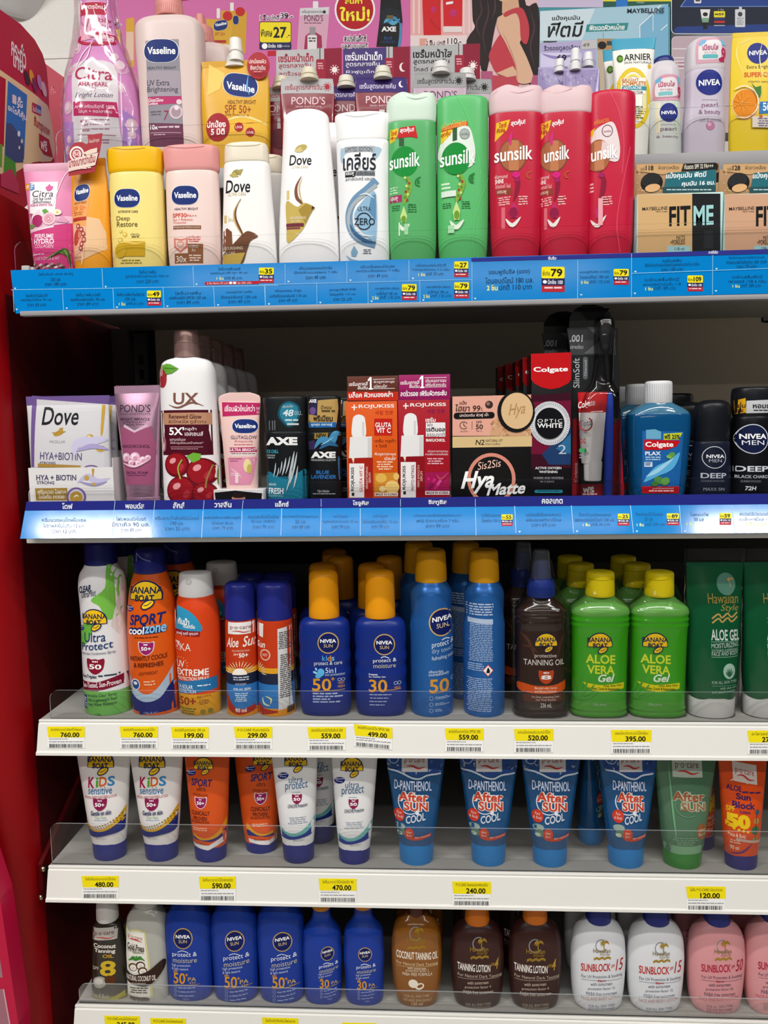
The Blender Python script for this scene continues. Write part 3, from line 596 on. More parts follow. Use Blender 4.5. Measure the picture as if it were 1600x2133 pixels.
# ------------------------------------------------------------------ light: ceiling tubes of the shop and one added far tube
def tube_light(x, y, z, lx, ly, e, c=(1, .985, .96)):
    l = bpy.data.lights.new('ceiling_or_fill_tube', 'AREA'); l.shape = 'RECTANGLE'; l.size = lx; l.size_y = ly; l.energy = e; l.color = c
    o = bpy.data.objects.new('ceiling_or_fill_tube', l); COL.objects.link(o); o.location = (x, y, z)
tube_light(-1.25, -1.23, 2.70, .42, .07, 15); tube_light(1.17, -1.23, 2.70, .34, .07, 10)
tube_light(-.1, -.85, 2.72, 2.6, .05, 24); tube_light(-.1, -1.23, 2.72, 1.7, .03, 3)
tube_light(.3, -2.2, 2.80, 5.2, .08, 36); tube_light(-.3, -6.3, 2.80, 4.0, .10, 62)  # the second, far tube is added to brighten the second shelf's back board
w = bpy.data.worlds.new('shop_air'); SC.world = w; w.use_nodes = True; w.node_tree.nodes['Background'].inputs[0].default_value = (.9, .95, 1, 1); w.node_tree.nodes['Background'].inputs[1].default_value = .05
SC.view_settings.view_transform = 'Standard'; SC.view_settings.look = 'None'; SC.view_settings.gamma = 1; SC.view_settings.exposure = 0.16
# ================================================================== top shelf, front line
g1 = None
p = Prod('squeeze_tube', 'pink rose squeeze tube at the left end of the top shelf front line', 'tube', 'D', (288, 745), 1)
p.loft('body', [('b', 112, 78), (740, 122, 76), (560, 132, 66), (360, 144, 44), (158, 157, 10)], 'd980a8', n=2.2)
p.loft('seal', [(158, 157, 7, 4), (114, 158, 6, 4), (110, 156, 5, 4)], 'cf93ab', sub=1, n=4)
p.PG([(148, 530), (230, 500), (400, 470), (412, 745), (165, 745)], 'c93c79'); p.PG([(142, 226), (308, 226), (300, 500), (150, 530), (146, 400)], 'ece6ea'); p.PG([(145, 480), (270, 440), (395, 430), (398, 470), (230, 505), (148, 530)], 'e6b6cb')
p.E(122, 254, 20, 22, 'dd8a2a'); p.T('UV', 110, 136, 244, 264, 'fff'); p.PG([(140, 232), (168, 240), (172, 272), (146, 280)], '5a8cc4'); p.LINES(145, 166, 240, 272, 3, 'e4ecf4')
p.T('Citra', 160, 286, 280, 318, '3b2a36', sh=.1); p.PG([(238, 262), (250, 252), (258, 240), (266, 250), (282, 258), (270, 280), (250, 282)], 'd05a92'); p.T('ไวท์ โรส ไวท์ที', 168, 276, 322, 338, '3b2a36', b=.02); p.T('โลชั่นน้ำหอม', 164, 274, 340, 357, '3b2a36', b=.02); p.T('ROSE & WHITE TEA', 150, 286, 360, 375, 'c4306a', b=.02)
p.E(152, 445, 36, 30, 'b83a6c'); p.E(204, 452, 44, 46, 'e8d6dc'); p.E(202, 462, 36, 36, 'a42860'); p.R(194, 212, 395, 415, 'e6dadd'); p.E(272, 450, 40, 38, 'e9bdc8'); p.RING(272, 450, 26, 24, 5, 'd4899f'); p.RING(270, 450, 13, 12, 4, 'd07890'); p.E(316, 412, 24, 18, 'efe6cf'); p.E(318, 412, 7, 6, 'd8c24a'); p.PG([(228, 400), (250, 392), (268, 408), (244, 424)], '5d9a3e'); p.E(165, 492, 22, 12, '6a8a4a'); p.PG([(310, 470), (345, 430), (380, 460), (370, 472)], 'd99ab8')
p.T('PERFUME', 186, 302, 540, 566, 'f6e2ec', b=.02); p.T('HYDRO', 182, 306, 568, 598, 'fbf0f5', b=.04); p.T('COLLAGEN', 188, 302, 600, 622, 'f0d4e0'); p.E(157, 590, 10, 36, 'e2a4bd'); p.LINES(170, 250, 655, 668, 1, 'eac3d4'); p.T('ROSE FLOWER & WT', 190, 338, 674, 692, 'eac3d4')
for k in range(9): p.CURVE([(262+k*6, 690-k*3), (310+k*8, 660-k*4), (395, 630+k*14)], 10, ('5f7f33', '87a04a', '3e5a28')[k % 3], taper=True, n=8)
for k in range(16): p.E(180+k*12, 712+(k*37 % 28), 12, 6, ('d8cfc8', '6c5a52', 'a89890', '3e3430')[k % 4], rot=-20)
p.CURVE([(388, 130), (340, 190), (305, 300), (288, 375)], 5, 'f6dbe8', n=12)
p = Prod('squeeze_tube', 'orange sun squeeze tube with a hanging red round tag, right of the pink tube', 'tube', 'D', (510, 740), 1)
p.loft('body', [('b', 95, 70), (735, 104, 72), (560, 108, 62), (330, 108, 42), (130, 100, 12)], 'eb9c20', n=2.2)
p.loft('seal', [(130, 100, 8, 4), (84, 100, 6, 4)], 'e08f1c', sub=1, n=4)
p.PG([(400, 215), (508, 220), (490, 500), (485, 700), (415, 700), (400, 470)], 'e8a05a'); p.PG([(490, 440), (560, 450), (610, 560), (612, 620), (485, 690)], 'e6bd92'); p.PG([(404, 480), (488, 500), (484, 690), (416, 690)], 'e9b598')
vaseline(p, 454, 296, 92, 98, sl=-16); p.T('HEALTHY BRIGHT', 412, 486, 352, 366, '7a3a12', sl=-6); p.T('SPF 50+', 405, 480, 378, 408, 'e06a28', sl=-8); p.LINES(405, 470, 412, 436, 2, 'c8642c', sl=-4); p.R(402, 488, 446, 466, 'b0302a', sl=-8)
p.E(442, 565, 32, 60, 'e7a58e', rot=8); p.E(432, 560, 18, 48, 'b84238', rot=8); p.E(452, 545, 12, 22, 'cf7866')
for x, y, r in ((440, 495, 13), (462, 515, 13), (475, 540, 12), (478, 575, 14), (466, 600, 12), (462, 625, 12)): p.E(x, y, r, r*1.2, 'a03430'); p.E(x, y, r*.55, r*.65, 'e4b29c')
p.T('UV DEFENCE SERUM', 415, 470, 672, 682, 'a06030'); p.CURVE([(470, 640), (472, 690), (468, 730)], 8, 'f8dca8', taper=True)
def tagfn(bm, s):
    P = [s.pf(*s.cv(x, y)) for x, y in ((395, 90), (404, 50), (430, 22), (470, 16), (500, 30), (510, 16), (504, -22), (590, -34), (578, 60), (545, 190), (396, 212))]
    a = [bm.verts.new((u, -s.hd-.0008, v)) for u, v in P]; b = [bm.verts.new((u, -s.hd-.0002, v)) for u, v in P]; n = len(P)
    bm.faces.new(a); bm.faces.new(b[::-1]); [bm.faces.new((a[i], b[i], b[(i+1) % n], a[(i+1) % n])) for i in range(n)]
p.extra('hang_tag', tagfn, 'a32030')
t = Panel('x', '', '', p.O-V3((0, .0011, 0)), th=.0002); PRODS.remove(t); TAGP = (p, t); t.zoom = Z['D']
t.E(442, 86, 42, 46, 'e9ddd8'); t.RING(442, 86, 32, 34, 7, 'a62434'); t.E(442, 86, 18, 19, 'b84a50'); t.T('50', 426, 460, 76, 96, 'f0dcd6', b=.02)
t.PG([(392, 128), (500, 92), (566, 78), (548, 150), (396, 188)], 'e6cfc4'); t.T('บางเบากว่าเดิม', 398, 548, 112, 166, '9c2230', b=.02, sl=-34); t.LINES(400, 530, 172, 186, 1, 'e8c4bc', sl=-14); t.T('ใหม่ล่าสุด', 514, 570, 0, 30, 'f0dcd6', sl=-10); t.PG([(478, 80), (520, 60), (560, 50), (560, 76), (500, 92)], 'e8cfc0')
p = Prod('lotion_bottle', 'pale yellow body lotion bottle with a golden yellow cap on the top shelf', 'bottle', 'D', (778, 740), 1)
p.loft('body', [('b', 140, 80), (735, 148, 84), (560, 154, 86), (300, 154, 80), (190, 150, 76), (164, 140, 70), (160, 130, 60)], 'f0dc84', n=2.6)
p.loft('cap', [(178, 148, 76), (160, 155, 80), (70, 160, 82), (44, 159, 80), (33, 152, 74), (31, 138, 64)], 'f0b80c', n=2.6)
p.CURVE([(640, 44), (680, 52), (735, 56), (790, 52), (830, 44)], 6, 'c8940a', n=10)
vaseline(p, 726, 337, 152, 108); p.T('INTENSIVE CARE', 676, 792, 408, 422, '4a4430', b=.01); p.T('Deep', 665, 746, 440, 474, '57461c'); p.T('Restore', 668, 790, 472, 502, '57461c')
for x, y, r in ((694, 530, 10), (718, 548, 14), (690, 580, 16), (700, 605, 18)): p.E(x, y, r, r, 'd9b53a'); p.E(x-2, y-2, r*.55, r*.55, 'f2de92')
p.T('+วิตามิน', 750, 802, 540, 556, '5a5a34'); p.LINES(755, 800, 558, 570, 1, '5a5a34'); p.R(700, 832, 586, 672, 'cfa41e'); p.CURVE([(668, 600), (720, 590), (780, 600), (835, 588)], 12, 'e8cc68', taper=True); p.E(690, 640, 36, 40, 'd2aa28'); p.LINES(684, 820, 692, 722, 2, '9a8434')
p = Prod('lotion_bottle', 'pale pink body lotion bottle with a rose pink cap, right of the yellow one', 'bottle', 'D', (1102, 735), 1)
p.loft('body', [('b', 140, 80), (730, 148, 84), (560, 154, 86), (300, 153, 80), (185, 149, 76), (156, 140, 70), (150, 130, 60)], 'ecd2cb', n=2.6)
p.loft('cap', [(168, 146, 76), (150, 155, 80), (60, 159, 82), (34, 158, 80), (22, 152, 74), (20, 138, 64)], 'e39a98', n=2.6)
p.CURVE([(950, 34), (1000, 44), (1060, 48), (1120, 44), (1170, 34)], 6, 'c47e7c', n=10)
vaseline(p, 1060, 320, 158, 110); p.T('HEALTHY BRIGHT', 1000, 1138, 392, 406, '4e3a4e', b=.01); p.T('SPF30', 988, 1072, 424, 448, 'd0402e', b=.02); p.T('PA++', 1074, 1130, 432, 446, 'd0402e'); p.T('Sun + Pollution', 990, 1106, 454, 468, 'd0402e'); p.T('Protection', 994, 1070, 472, 484, 'd0402e'); p.R(992, 1155, 495, 516, '87593c'); p.T('Brightening Defence Lotion', 998, 1150, 500, 511, 'f0e0d4')
p.PG([(996, 566), (1040, 574), (1080, 566), (1078, 620), (1035, 652), (998, 620)], 'd07868'); p.PG([(1006, 576), (1040, 584), (1070, 576), (1068, 615), (1035, 640), (1008, 615)], 'ebc3b8'); p.RING(1036, 602, 22, 18, 6, 'cfa090'); p.T('ปกป้องผิว', 1080, 1152, 552, 570, 'c8483a'); p.LINES(1080, 1155, 574, 594, 2, 'c8483a'); p.R(1080, 1166, 600, 655, '8d5a38'); p.R(1000, 1166, 655, 712, '8d5a38'); p.T('30x', 1010, 1072, 670, 706, 'fbeee6'); p.LINES(1082, 1160, 664, 706, 3, 'ecd4c4'); p.T('UV DEFENCE\n30 ml', 1086, 1140, 608, 645, 'f0e0d4')
p = Prod('shampoo_bottle', 'white shampoo bottle with a brown bird emblem and a pearly cap', 'bottle', 'D', (1420, 735), 1)
p.loft('body', [('b', 152, 84), (730, 160, 86), (560, 155, 84), (300, 140, 78), (140, 133, 72), (116, 128, 66), (110, 118, 58)], 'f3f0ee', n=2.5)
p.loft('cap', [(118, 124, 66), (108, 128, 70), (30, 125, 68), (8, 120, 64), (0, 108, 54)], M('e6dcc8', rough=.3, noise=.05), n=2.5)
p.CURVE([(1290, 20), (1340, 30), (1400, 32), (1460, 26), (1490, 14)], 5, 'c0b294', n=10)
p.E(1350, 190, 26, 18, '8f8a3c', rot=-35); p.PG([(1312, 200), (1345, 182), (1370, 212), (1330, 214)], 'b7a75c'); p.PG([(1345, 180), (1395, 166), (1378, 205)], 'a39650')
dove(p, 1362, 266, 148, 74); p.T('ULTRA CARE', 1304, 1412, 304, 322, 'c9b47c'); p.R(1280, 1296, 430, 475, 'd2b868'); p.T('ใหม่', 1306, 1340, 440, 470, 'c9b47c')
p.CURVE([(1384, 338), (1352, 400), (1352, 460), (1390, 540), (1408, 585)], 17, '6d4428', taper=True, n=20); p.CURVE([(1384, 345), (1344, 410), (1352, 480), (1400, 565)], 8, 'd0b070', taper=True, n=20)
p.PG([(1262, 530), (1300, 505), (1330, 530), (1335, 620), (1272, 640)], '7a4a34'); p.PG([(1270, 660), (1340, 600), (1395, 545), (1430, 528), (1482, 555), (1440, 585), (1420, 640), (1385, 722), (1272, 722)], '6f4630'); p.PG([(1270, 660), (1410, 652), (1380, 722), (1272, 722)], 'c9a850'); p.T('NOURISHING', 1280, 1396, 616, 634, 'e6d8bc'); p.T('OIL CARE', 1284, 1350, 645, 662, 'e6d8bc')
p.copy(.012, .044, 'cream-capped white shampoo bottle standing behind the brown bird one', None)
# --- E zoom
p = Prod('conditioner_bottle', 'tall white conditioner bottle tapering to a domed top with gold bird emblem', 'bottle', 'E', (310, 1130), 1)
p.loft('body', [('b', 190, 100), (1125, 198, 100), (900, 192, 98), (600, 172, 90), (350, 155, 78), (200, 147, 66), (160, 142, 60), (128, 110, 48), (112, 55, 30), (110, 20, 12)], 'f2f0f0', n=2.4)
p.E(265, 388, 40, 22, 'b7a458', rot=-20); p.PG([(220, 402), (262, 378), (280, 412), (240, 418)], 'cdbd84')
dove(p, 260, 465, 145, 68); p.T('ULTRA CARE', 202, 310, 504, 520, 'd6c79c'); p.CURVE([(270, 570), (236, 640), (240, 710), (275, 750), (290, 790)], 22, '7b4c36', taper=True, n=18); p.CURVE([(276, 580), (256, 640), (262, 700), (285, 760)], 9, 'cbb172', taper=True, n=18)
p.PG([(170, 730), (240, 770), (290, 745), (355, 775), (330, 810), (300, 880), (260, 940), (180, 1000), (172, 880)], 'c4ab58'); p.PG([(250, 790), (300, 750), (355, 775), (330, 815), (296, 880)], 'a5893a'); p.PG([(338, 765), (358, 776), (336, 790)], '3a2a20'); p.T('NOURISHING', 196, 300, 832, 850, 'f0e8cc'); p.T('OIL CARE', 200, 262, 856, 870, 'f0e8cc'); p.R(170, 286, 876, 898, '6e2c38'); p.R(172, 262, 902, 914, '7e3c44'); p.R(172, 190, 660, 720, 'd8c27c')
p.copy(.026, .0445, 'second white domed conditioner bottle hidden behind the gold bird one', None)
p = Prod('shampoo_bottle', 'white shampoo bottle with a black Thai name and a blue water ring', 'bottle', 'E', (672, 1120), 1)
p.loft('body', [('b', 158, 86), (1115, 162, 88), (700, 164, 88), (430, 170, 88), (350, 172, 86), (325, 160, 78), (322, 150, 70)], 'f0f1f3', n=2.5)
p.loft('cap', [(332, 160, 82), (322, 166, 84), (250, 172, 84), (180, 178, 80), (158, 176, 74), (146, 150, 60), (140, 90, 40)], 'f4f4f4', n=2.5)
p.CURVE([(545, 172), (600, 188), (660, 188), (720, 174), (768, 160)], 8, 'cfcfd1', n=12)
p.PG([(520, 398), (540, 390), (765, 384), (770, 430), (735, 470), (720, 420), (560, 424), (535, 480), (520, 470)], 'a7c4d6'); p.R(545, 740, 384, 420, 'aeb4ba', sl=-4); p.T('LIMITED EDITION', 552, 724, 390, 416, '2c3a48', sl=-2)
p.T('เคลียร์', 536, 748, 424, 536, '1e2430', b=.015); p.PG([(550, 545), (625, 542), (612, 580), (550, 580)], '14161c'); p.R(618, 742, 540, 572, '7c8288'); p.T('แชมพู', 556, 608, 548, 574, 'f4f4f4', b=.02); p.T('ขจัดรังแค', 628, 736, 546, 568, '24282e'); p.T('สกาล์ปแคร์ แชมพู', 552, 738, 582, 612, '3a4450', sl=-4)
p.CURVE([(752, 600), (690, 660), (610, 730), (575, 820), (590, 920), (650, 985), (745, 1015)], 46, '6d93b4', n=26); p.CURVE([(752, 630), (680, 690), (600, 760), (570, 850), (600, 940), (660, 990)], 22, 'a8b2ba', n=26); p.CURVE([(748, 1005), (680, 990), (610, 940), (580, 880)], 26, '35618c', taper=True, n=18); p.PG([(660, 740), (700, 700), (748, 690), (748, 980), (690, 960), (640, 900), (610, 820)], '8fb6d2'); p.PG([(720, 700), (748, 690), (748, 860), (700, 800)], '5f8cb0')
p.CURVE([(640, 700), (690, 690), (740, 720)], 10, 'd8e6f0', taper=True); p.CURVE([(610, 900), (660, 950), (740, 960)], 12, 'cfe0ea', taper=True)
p.RING(672, 866, 50, 56, 7, '1c2a3a', a0=200, a1=340); p.RING(672, 866, 50, 56, 7, '1c2a3a', a0=20, a1=160); p.T('ULTRA', 632, 716, 772, 800, '1c2a3a'); p.T('ZERO', 608, 742, 846, 890, '1c2a3a', b=.01)
p.PG([(608, 1020), (632, 1060), (618, 1092), (592, 1086), (588, 1060)], '7fa9c8'); p.LINES(665, 722, 1045, 1080, 3, '4a5866'); p.CURVE([(556, 1080), (590, 1110), (640, 1120)], 12, '8ab0cc', taper=True)
def scallop(bm, d):
    z0, z1 = d[0][0], d[-1][0]
    for v in bm.verts:
        t = (v.co.z-z0)/(z1-z0)
        if t > .45: a = math.atan2(v.co.y, v.co.x); v.co.z += (t-.45)/.55*.0032*math.cos(3*a+.5)*min(1, math.hypot(v.co.x, v.co.y)/(.6*d[0][1]))
FROSTG = M('cfe2d2', rough=.45, noise=.05); FROSTR = M('d9bcc0', rough=.45, noise=.05)
def sunsilk(p, cx, cy, r, dcol, light, xl, xr, yt, yb, sl):
    p.E(cx, cy, r, r*1.12, dcol); p.T('sunsilk', xl, xr, yt, yb, 'fbfbfb', b=.015, sl=sl)
p = Prod('shampoo_bottle', 'green shampoo bottle with a frosted flip cap, left of the two green ones', 'bottle', 'E', (985, 1110), 1)
p.loft('body', [('b', 142, 84), (1100, 146, 86), (1000, 152, 88), (700, 156, 90), (400, 156, 88), (220, 156, 84), (205, 148, 78), (202, 138, 70)], '55ab66', n=2.4)
p.loft('cap', [(215, 148, 80), (203, 157, 84), (120, 162, 84), (60, 156, 76), (36, 140, 66), (28, 100, 50)], FROSTG, n=2.4); p.zw['cap'] = scallop
p.CURVE([(860, 72), (900, 52), (950, 62), (1000, 74), (1060, 60), (1105, 42)], 7, 'b4c8b8', n=14)
p.PG([(838, 270), (892, 262), (888, 300), (870, 340), (838, 356)], 'e9c320'); p.T('ไซซ์', 842, 882, 276, 306, 'c02a1c', b=.02); p.T('คุ้ม', 842, 878, 312, 336, 'c02a1c', b=.02); p.PG([(900, 262), (1000, 250), (1016, 330), (968, 322), (884, 330)], 'c21f24'); p.T('สุดคุ้ม!', 902, 992, 262, 302, 'fff', b=.03, sl=-6); p.R(896, 928, 330, 380, '2f5a34')
sunsilk(p, 932, 480, 88, '0f8a35', '', 834, 1030, 436, 528, -18)
p.CURVE([(950, 575), (965, 640), (940, 710), (925, 760)], 34, '7fa83a', taper=True, n=14)
for k in range(9): p.E(935+(k*13 % 30), 585+k*18, 8, 9, ('c9d878', '5d8a2a', 'a03a30')[k % 3])
p.CURVE([(1035, 580), (1005, 600), (1004, 630), (1030, 640)], 9, '1f7a34', n=10); p.E(1020, 612, 9, 13, '1f7a34'); p.LINES(835, 888, 640, 690, 3, 'bfe0c0'); p.R(836, 914, 696, 742, 'a02c5c', sl=-4); p.T('แชมพู', 842, 888, 704, 734, 'f4dce6', b=.02)
p.PG([(926, 765), (948, 830), (940, 870), (912, 872), (904, 832)], 'c4dc8a'); p.E(926, 850, 15, 22, '6a9a2e'); p.CURVE([(896, 880), (926, 915), (965, 880)], 26, 'dfe8d8', taper=True, n=12); p.LINES(845, 905, 760, 800, 3, '1f6a30'); p.LINES(945, 1015, 755, 815, 4, '1f6a30')
p.R(893, 902, 870, 955, 'c8e8c8'); p.R(930, 955, 880, 950, '9fd4a4')
p = Prod('conditioner_bottle', 'green conditioner bottle with a slanted plain top, right of the frosted-cap green one', 'bottle', 'E', (1310, 1105), 1)
p.loft('body', [('b', 148, 84), (1100, 152, 86), (1000, 160, 88), (700, 166, 90), (300, 166, 88), (120, 165, 84), (70, 164, 80), (48, 155, 74), (38, 110, 52)], '58b86c', n=2.3)
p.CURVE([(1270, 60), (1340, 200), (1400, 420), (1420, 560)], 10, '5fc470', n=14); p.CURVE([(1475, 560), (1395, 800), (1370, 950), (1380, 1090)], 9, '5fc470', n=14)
p.PG([(1168, 262), (1250, 236), (1335, 222), (1338, 254), (1250, 268), (1170, 282)], 'd2431f'); p.T('ครีมนวดไซซ์พิเศษ', 1172, 1328, 228, 276, 'f6cf5a', sl=-26); p.PG([(1162, 360), (1200, 320), (1262, 268), (1340, 256), (1372, 330), (1385, 440), (1340, 520), (1160, 470)], 'dfe9df'); p.PG([(1165, 285), (1245, 272), (1225, 310), (1180, 350), (1165, 362)], 'e9c320'); p.T('สุดคุ้ม', 1166, 1226, 288, 326, 'b0301c', b=.02, sl=-10); p.R(1240, 1268, 268, 350, '2f5a34', sl=-6); p.E(1317, 305, 34, 36, '8f9a98'); p.E(1317, 305, 28, 30, 'a9b2ae'); p.T('ขนาดใหม่', 1294, 1342, 296, 314, '4a5450')
sunsilk(p, 1260, 462, 92, '0f8a35', '', 1160, 1384, 418, 512, -22); p.CURVE([(1290, 560), (1305, 620), (1275, 700), (1265, 745)], 36, '7fa83a', taper=True, n=14)
for k in range(9): p.E(1275+(k*13 % 30), 575+k*18, 8, 9, ('c9d878', '5d8a2a', 'a03a30')[k % 3])
p.CURVE([(1382, 556), (1350, 575), (1350, 606), (1376, 614)], 9, '1f7a34', n=10); p.E(1366, 586, 9, 13, '1f7a34'); p.LINES(1165, 1235, 615, 665, 2, 'cfe8d0'); p.R(1168, 1262, 670, 708, 'd8e6d8', sl=-4); p.PG([(1264, 735), (1288, 800), (1282, 855), (1250, 858), (1240, 805)], 'c4dc8a'); p.E(1266, 825, 17, 28, '6a9a2e'); p.CURVE([(1222, 860), (1262, 905), (1312, 855)], 30, 'dfe8d8', taper=True, n=12); p.LINES(1172, 1235, 745, 785, 3, '1f6a30'); p.LINES(1290, 1362, 738, 790, 4, '1f6a30'); p.R(1210, 1250, 890, 940, 'a6d8aa')
# --- S zoom: red ones
def redsham(label, cx, n):
    X = (lambda v: cx-205+v) if not n else (lambda v: cx+(v-205)*.8-50)
    p = Prod('shampoo_bottle', label, 'bottle', 'S', (cx, 945), 1)
    p.loft('body', [('b', 128, 76), (940, 132, 78), (840, 140, 80), (500, 150, 82), (200, 150, 80), (140, 150, 78), (128, 142, 74), (125, 132, 66)], 'bf1738', n=2.4)
    p.loft('cap', [(140, 142, 76), (127, 151, 80), (60, 155, 78), (15, 150, 72), (-8, 138, 64), (-16, 100, 48)], FROSTR, n=2.4); p.zw['cap'] = scallop
    p.CURVE([(X(75), 30), (X(110), 8), (X(160), 20), (X(210), 32), (X(270), 18), (X(310), 2)], 6, 'd8b0b6', n=14)
    p.PG([(X(92), 196), (X(168), 182), (X(150), 240), (X(84), 300)], 'e8b81e'); p.T('ไซซ์', X(106), X(148), 198, 228, 'b02a1c', b=.02, sl=-4); p.T('พิเศษ', X(94), X(140), 230, 256, 'b02a1c', b=.02, sl=-4); p.T('สุดคุ้ม!', X(172), X(252), 188, 226, 'fff', b=.03, sl=-12)
    p.E(X(183), 382, 77, 92, '7d4a34'); p.E(X(183), 382, 71, 86, 'a5623f'); p.R(X(160), X(215), 300, 468, 'bd7850'); p.CURVE([(X(180), 250), (X(168), 290), (X(170), 330)], 18, 'd02878', taper=True); p.T('unsilk' if n else 'sunsilk', X(82) if not n else 360, X(292) if not n else 496, 342, 420, 'fbfbfb', b=.015, sl=-16)
    p.CURVE([(X(190), 470), (X(210), 520), (X(205), 580), (X(185), 640)], 26, '8a1438', taper=True); p.E(X(200), 490, 22, 18, 'd01e7a'); p.E(X(205), 520, 14, 12, 'a01c60'); p.T('diamond', X(84), X(152), 486, 508, 'f0c8c8'); p.T('SHINE', X(86), X(132), 512, 536, 'fbeaea', b=.02); p.T('ไดมอนด์ ไชน์', X(86), X(170), 538, 562, 'f0c8c8'); p.R(X(92), X(180), 568, 604, '8d3a2c', sl=-4); p.T('แชมพู', X(98), X(146), 576, 598, 'f4dcd0'); p.LINES(X(100), X(172), 615, 665, 4, 'e8b0b0', sl=-6); p.LINES(X(206), X(272), 610, 665, 4, 'e8b0b0', sl=-6); p.CURVE([(X(290), 470), (X(262), 482), (X(262), 504), (X(284), 508)], 7, 'c0542c', n=8)
    p.PG([(X(186), 640), (X(216), 690), (X(208), 730), (X(168), 730), (X(158), 695)], 'c02868'); p.E(X(186), 700, 24, 28, '8c1644'); p.CURVE([(X(142), 735), (X(180), 772), (X(226), 725)], 22, 'e6e0dc', taper=True, n=12); p.R(X(120), X(140), 670, 790, 'd86878')
    return p
redsham('red shampoo bottle with a frosted cap standing next to the green ones', 205, 0)
redsham('red shampoo bottle with a frosted cap between another red one and the plain red one', 478, 1)
p = Prod('conditioner_bottle', 'red conditioner bottle with a plain slanted top at the right of the red ones', 'bottle', 'S', (735, 930), 1)
p.loft('body', [('b', 120, 76), (925, 124, 78), (820, 132, 82), (500, 134, 84), (200, 134, 82), (60, 133, 78), (22, 130, 74), (8, 118, 66), (2, 80, 44)], 'c3163a', n=2.3)
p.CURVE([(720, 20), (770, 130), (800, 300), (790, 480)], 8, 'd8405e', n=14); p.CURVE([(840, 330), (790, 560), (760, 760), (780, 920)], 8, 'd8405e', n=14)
p.T('ครีมนวด', 640, 716, 178, 206, 'e8882c', b=.02, sl=-12); p.PG([(612, 300), (640, 240), (690, 208), (738, 198), (765, 260), (778, 360), (750, 420), (610, 360)], 'e6d6d8'); p.PG([(614, 238), (645, 222), (628, 280), (612, 300)], 'e8b81e'); p.RING(708, 246, 30, 34, 4, '6a4a50'); p.T('ขนาดใหม่', 688, 728, 240, 254, '8a3a44')
p.E(660, 380, 62, 90, 'a5623f'); p.R(640, 690, 300, 462, 'c07c56'); p.PG([(680, 300), (760, 350), (720, 400), (670, 390)], 'e0c8c8'); p.T('sunsilk', 600, 762, 338, 414, 'fbfbfb', b=.015, sl=-16); p.CURVE([(668, 470), (688, 520), (680, 590), (662, 640)], 26, '8a1438', taper=True); p.E(676, 490, 16, 14, 'a01c60'); p.LINES(674, 738, 612, 665, 4, 'e8b0b0', sl=-6); p.LINES(612, 640, 530, 590, 3, 'e8b0b0'); p.PG([(662, 640), (690, 690), (682, 730), (650, 730), (640, 695)], 'c02868'); p.CURVE([(620, 735), (655, 772), (700, 715)], 20, 'e6e0dc', taper=True, n=12); p.R(658, 682, 620, 770, 'e8a4ac')
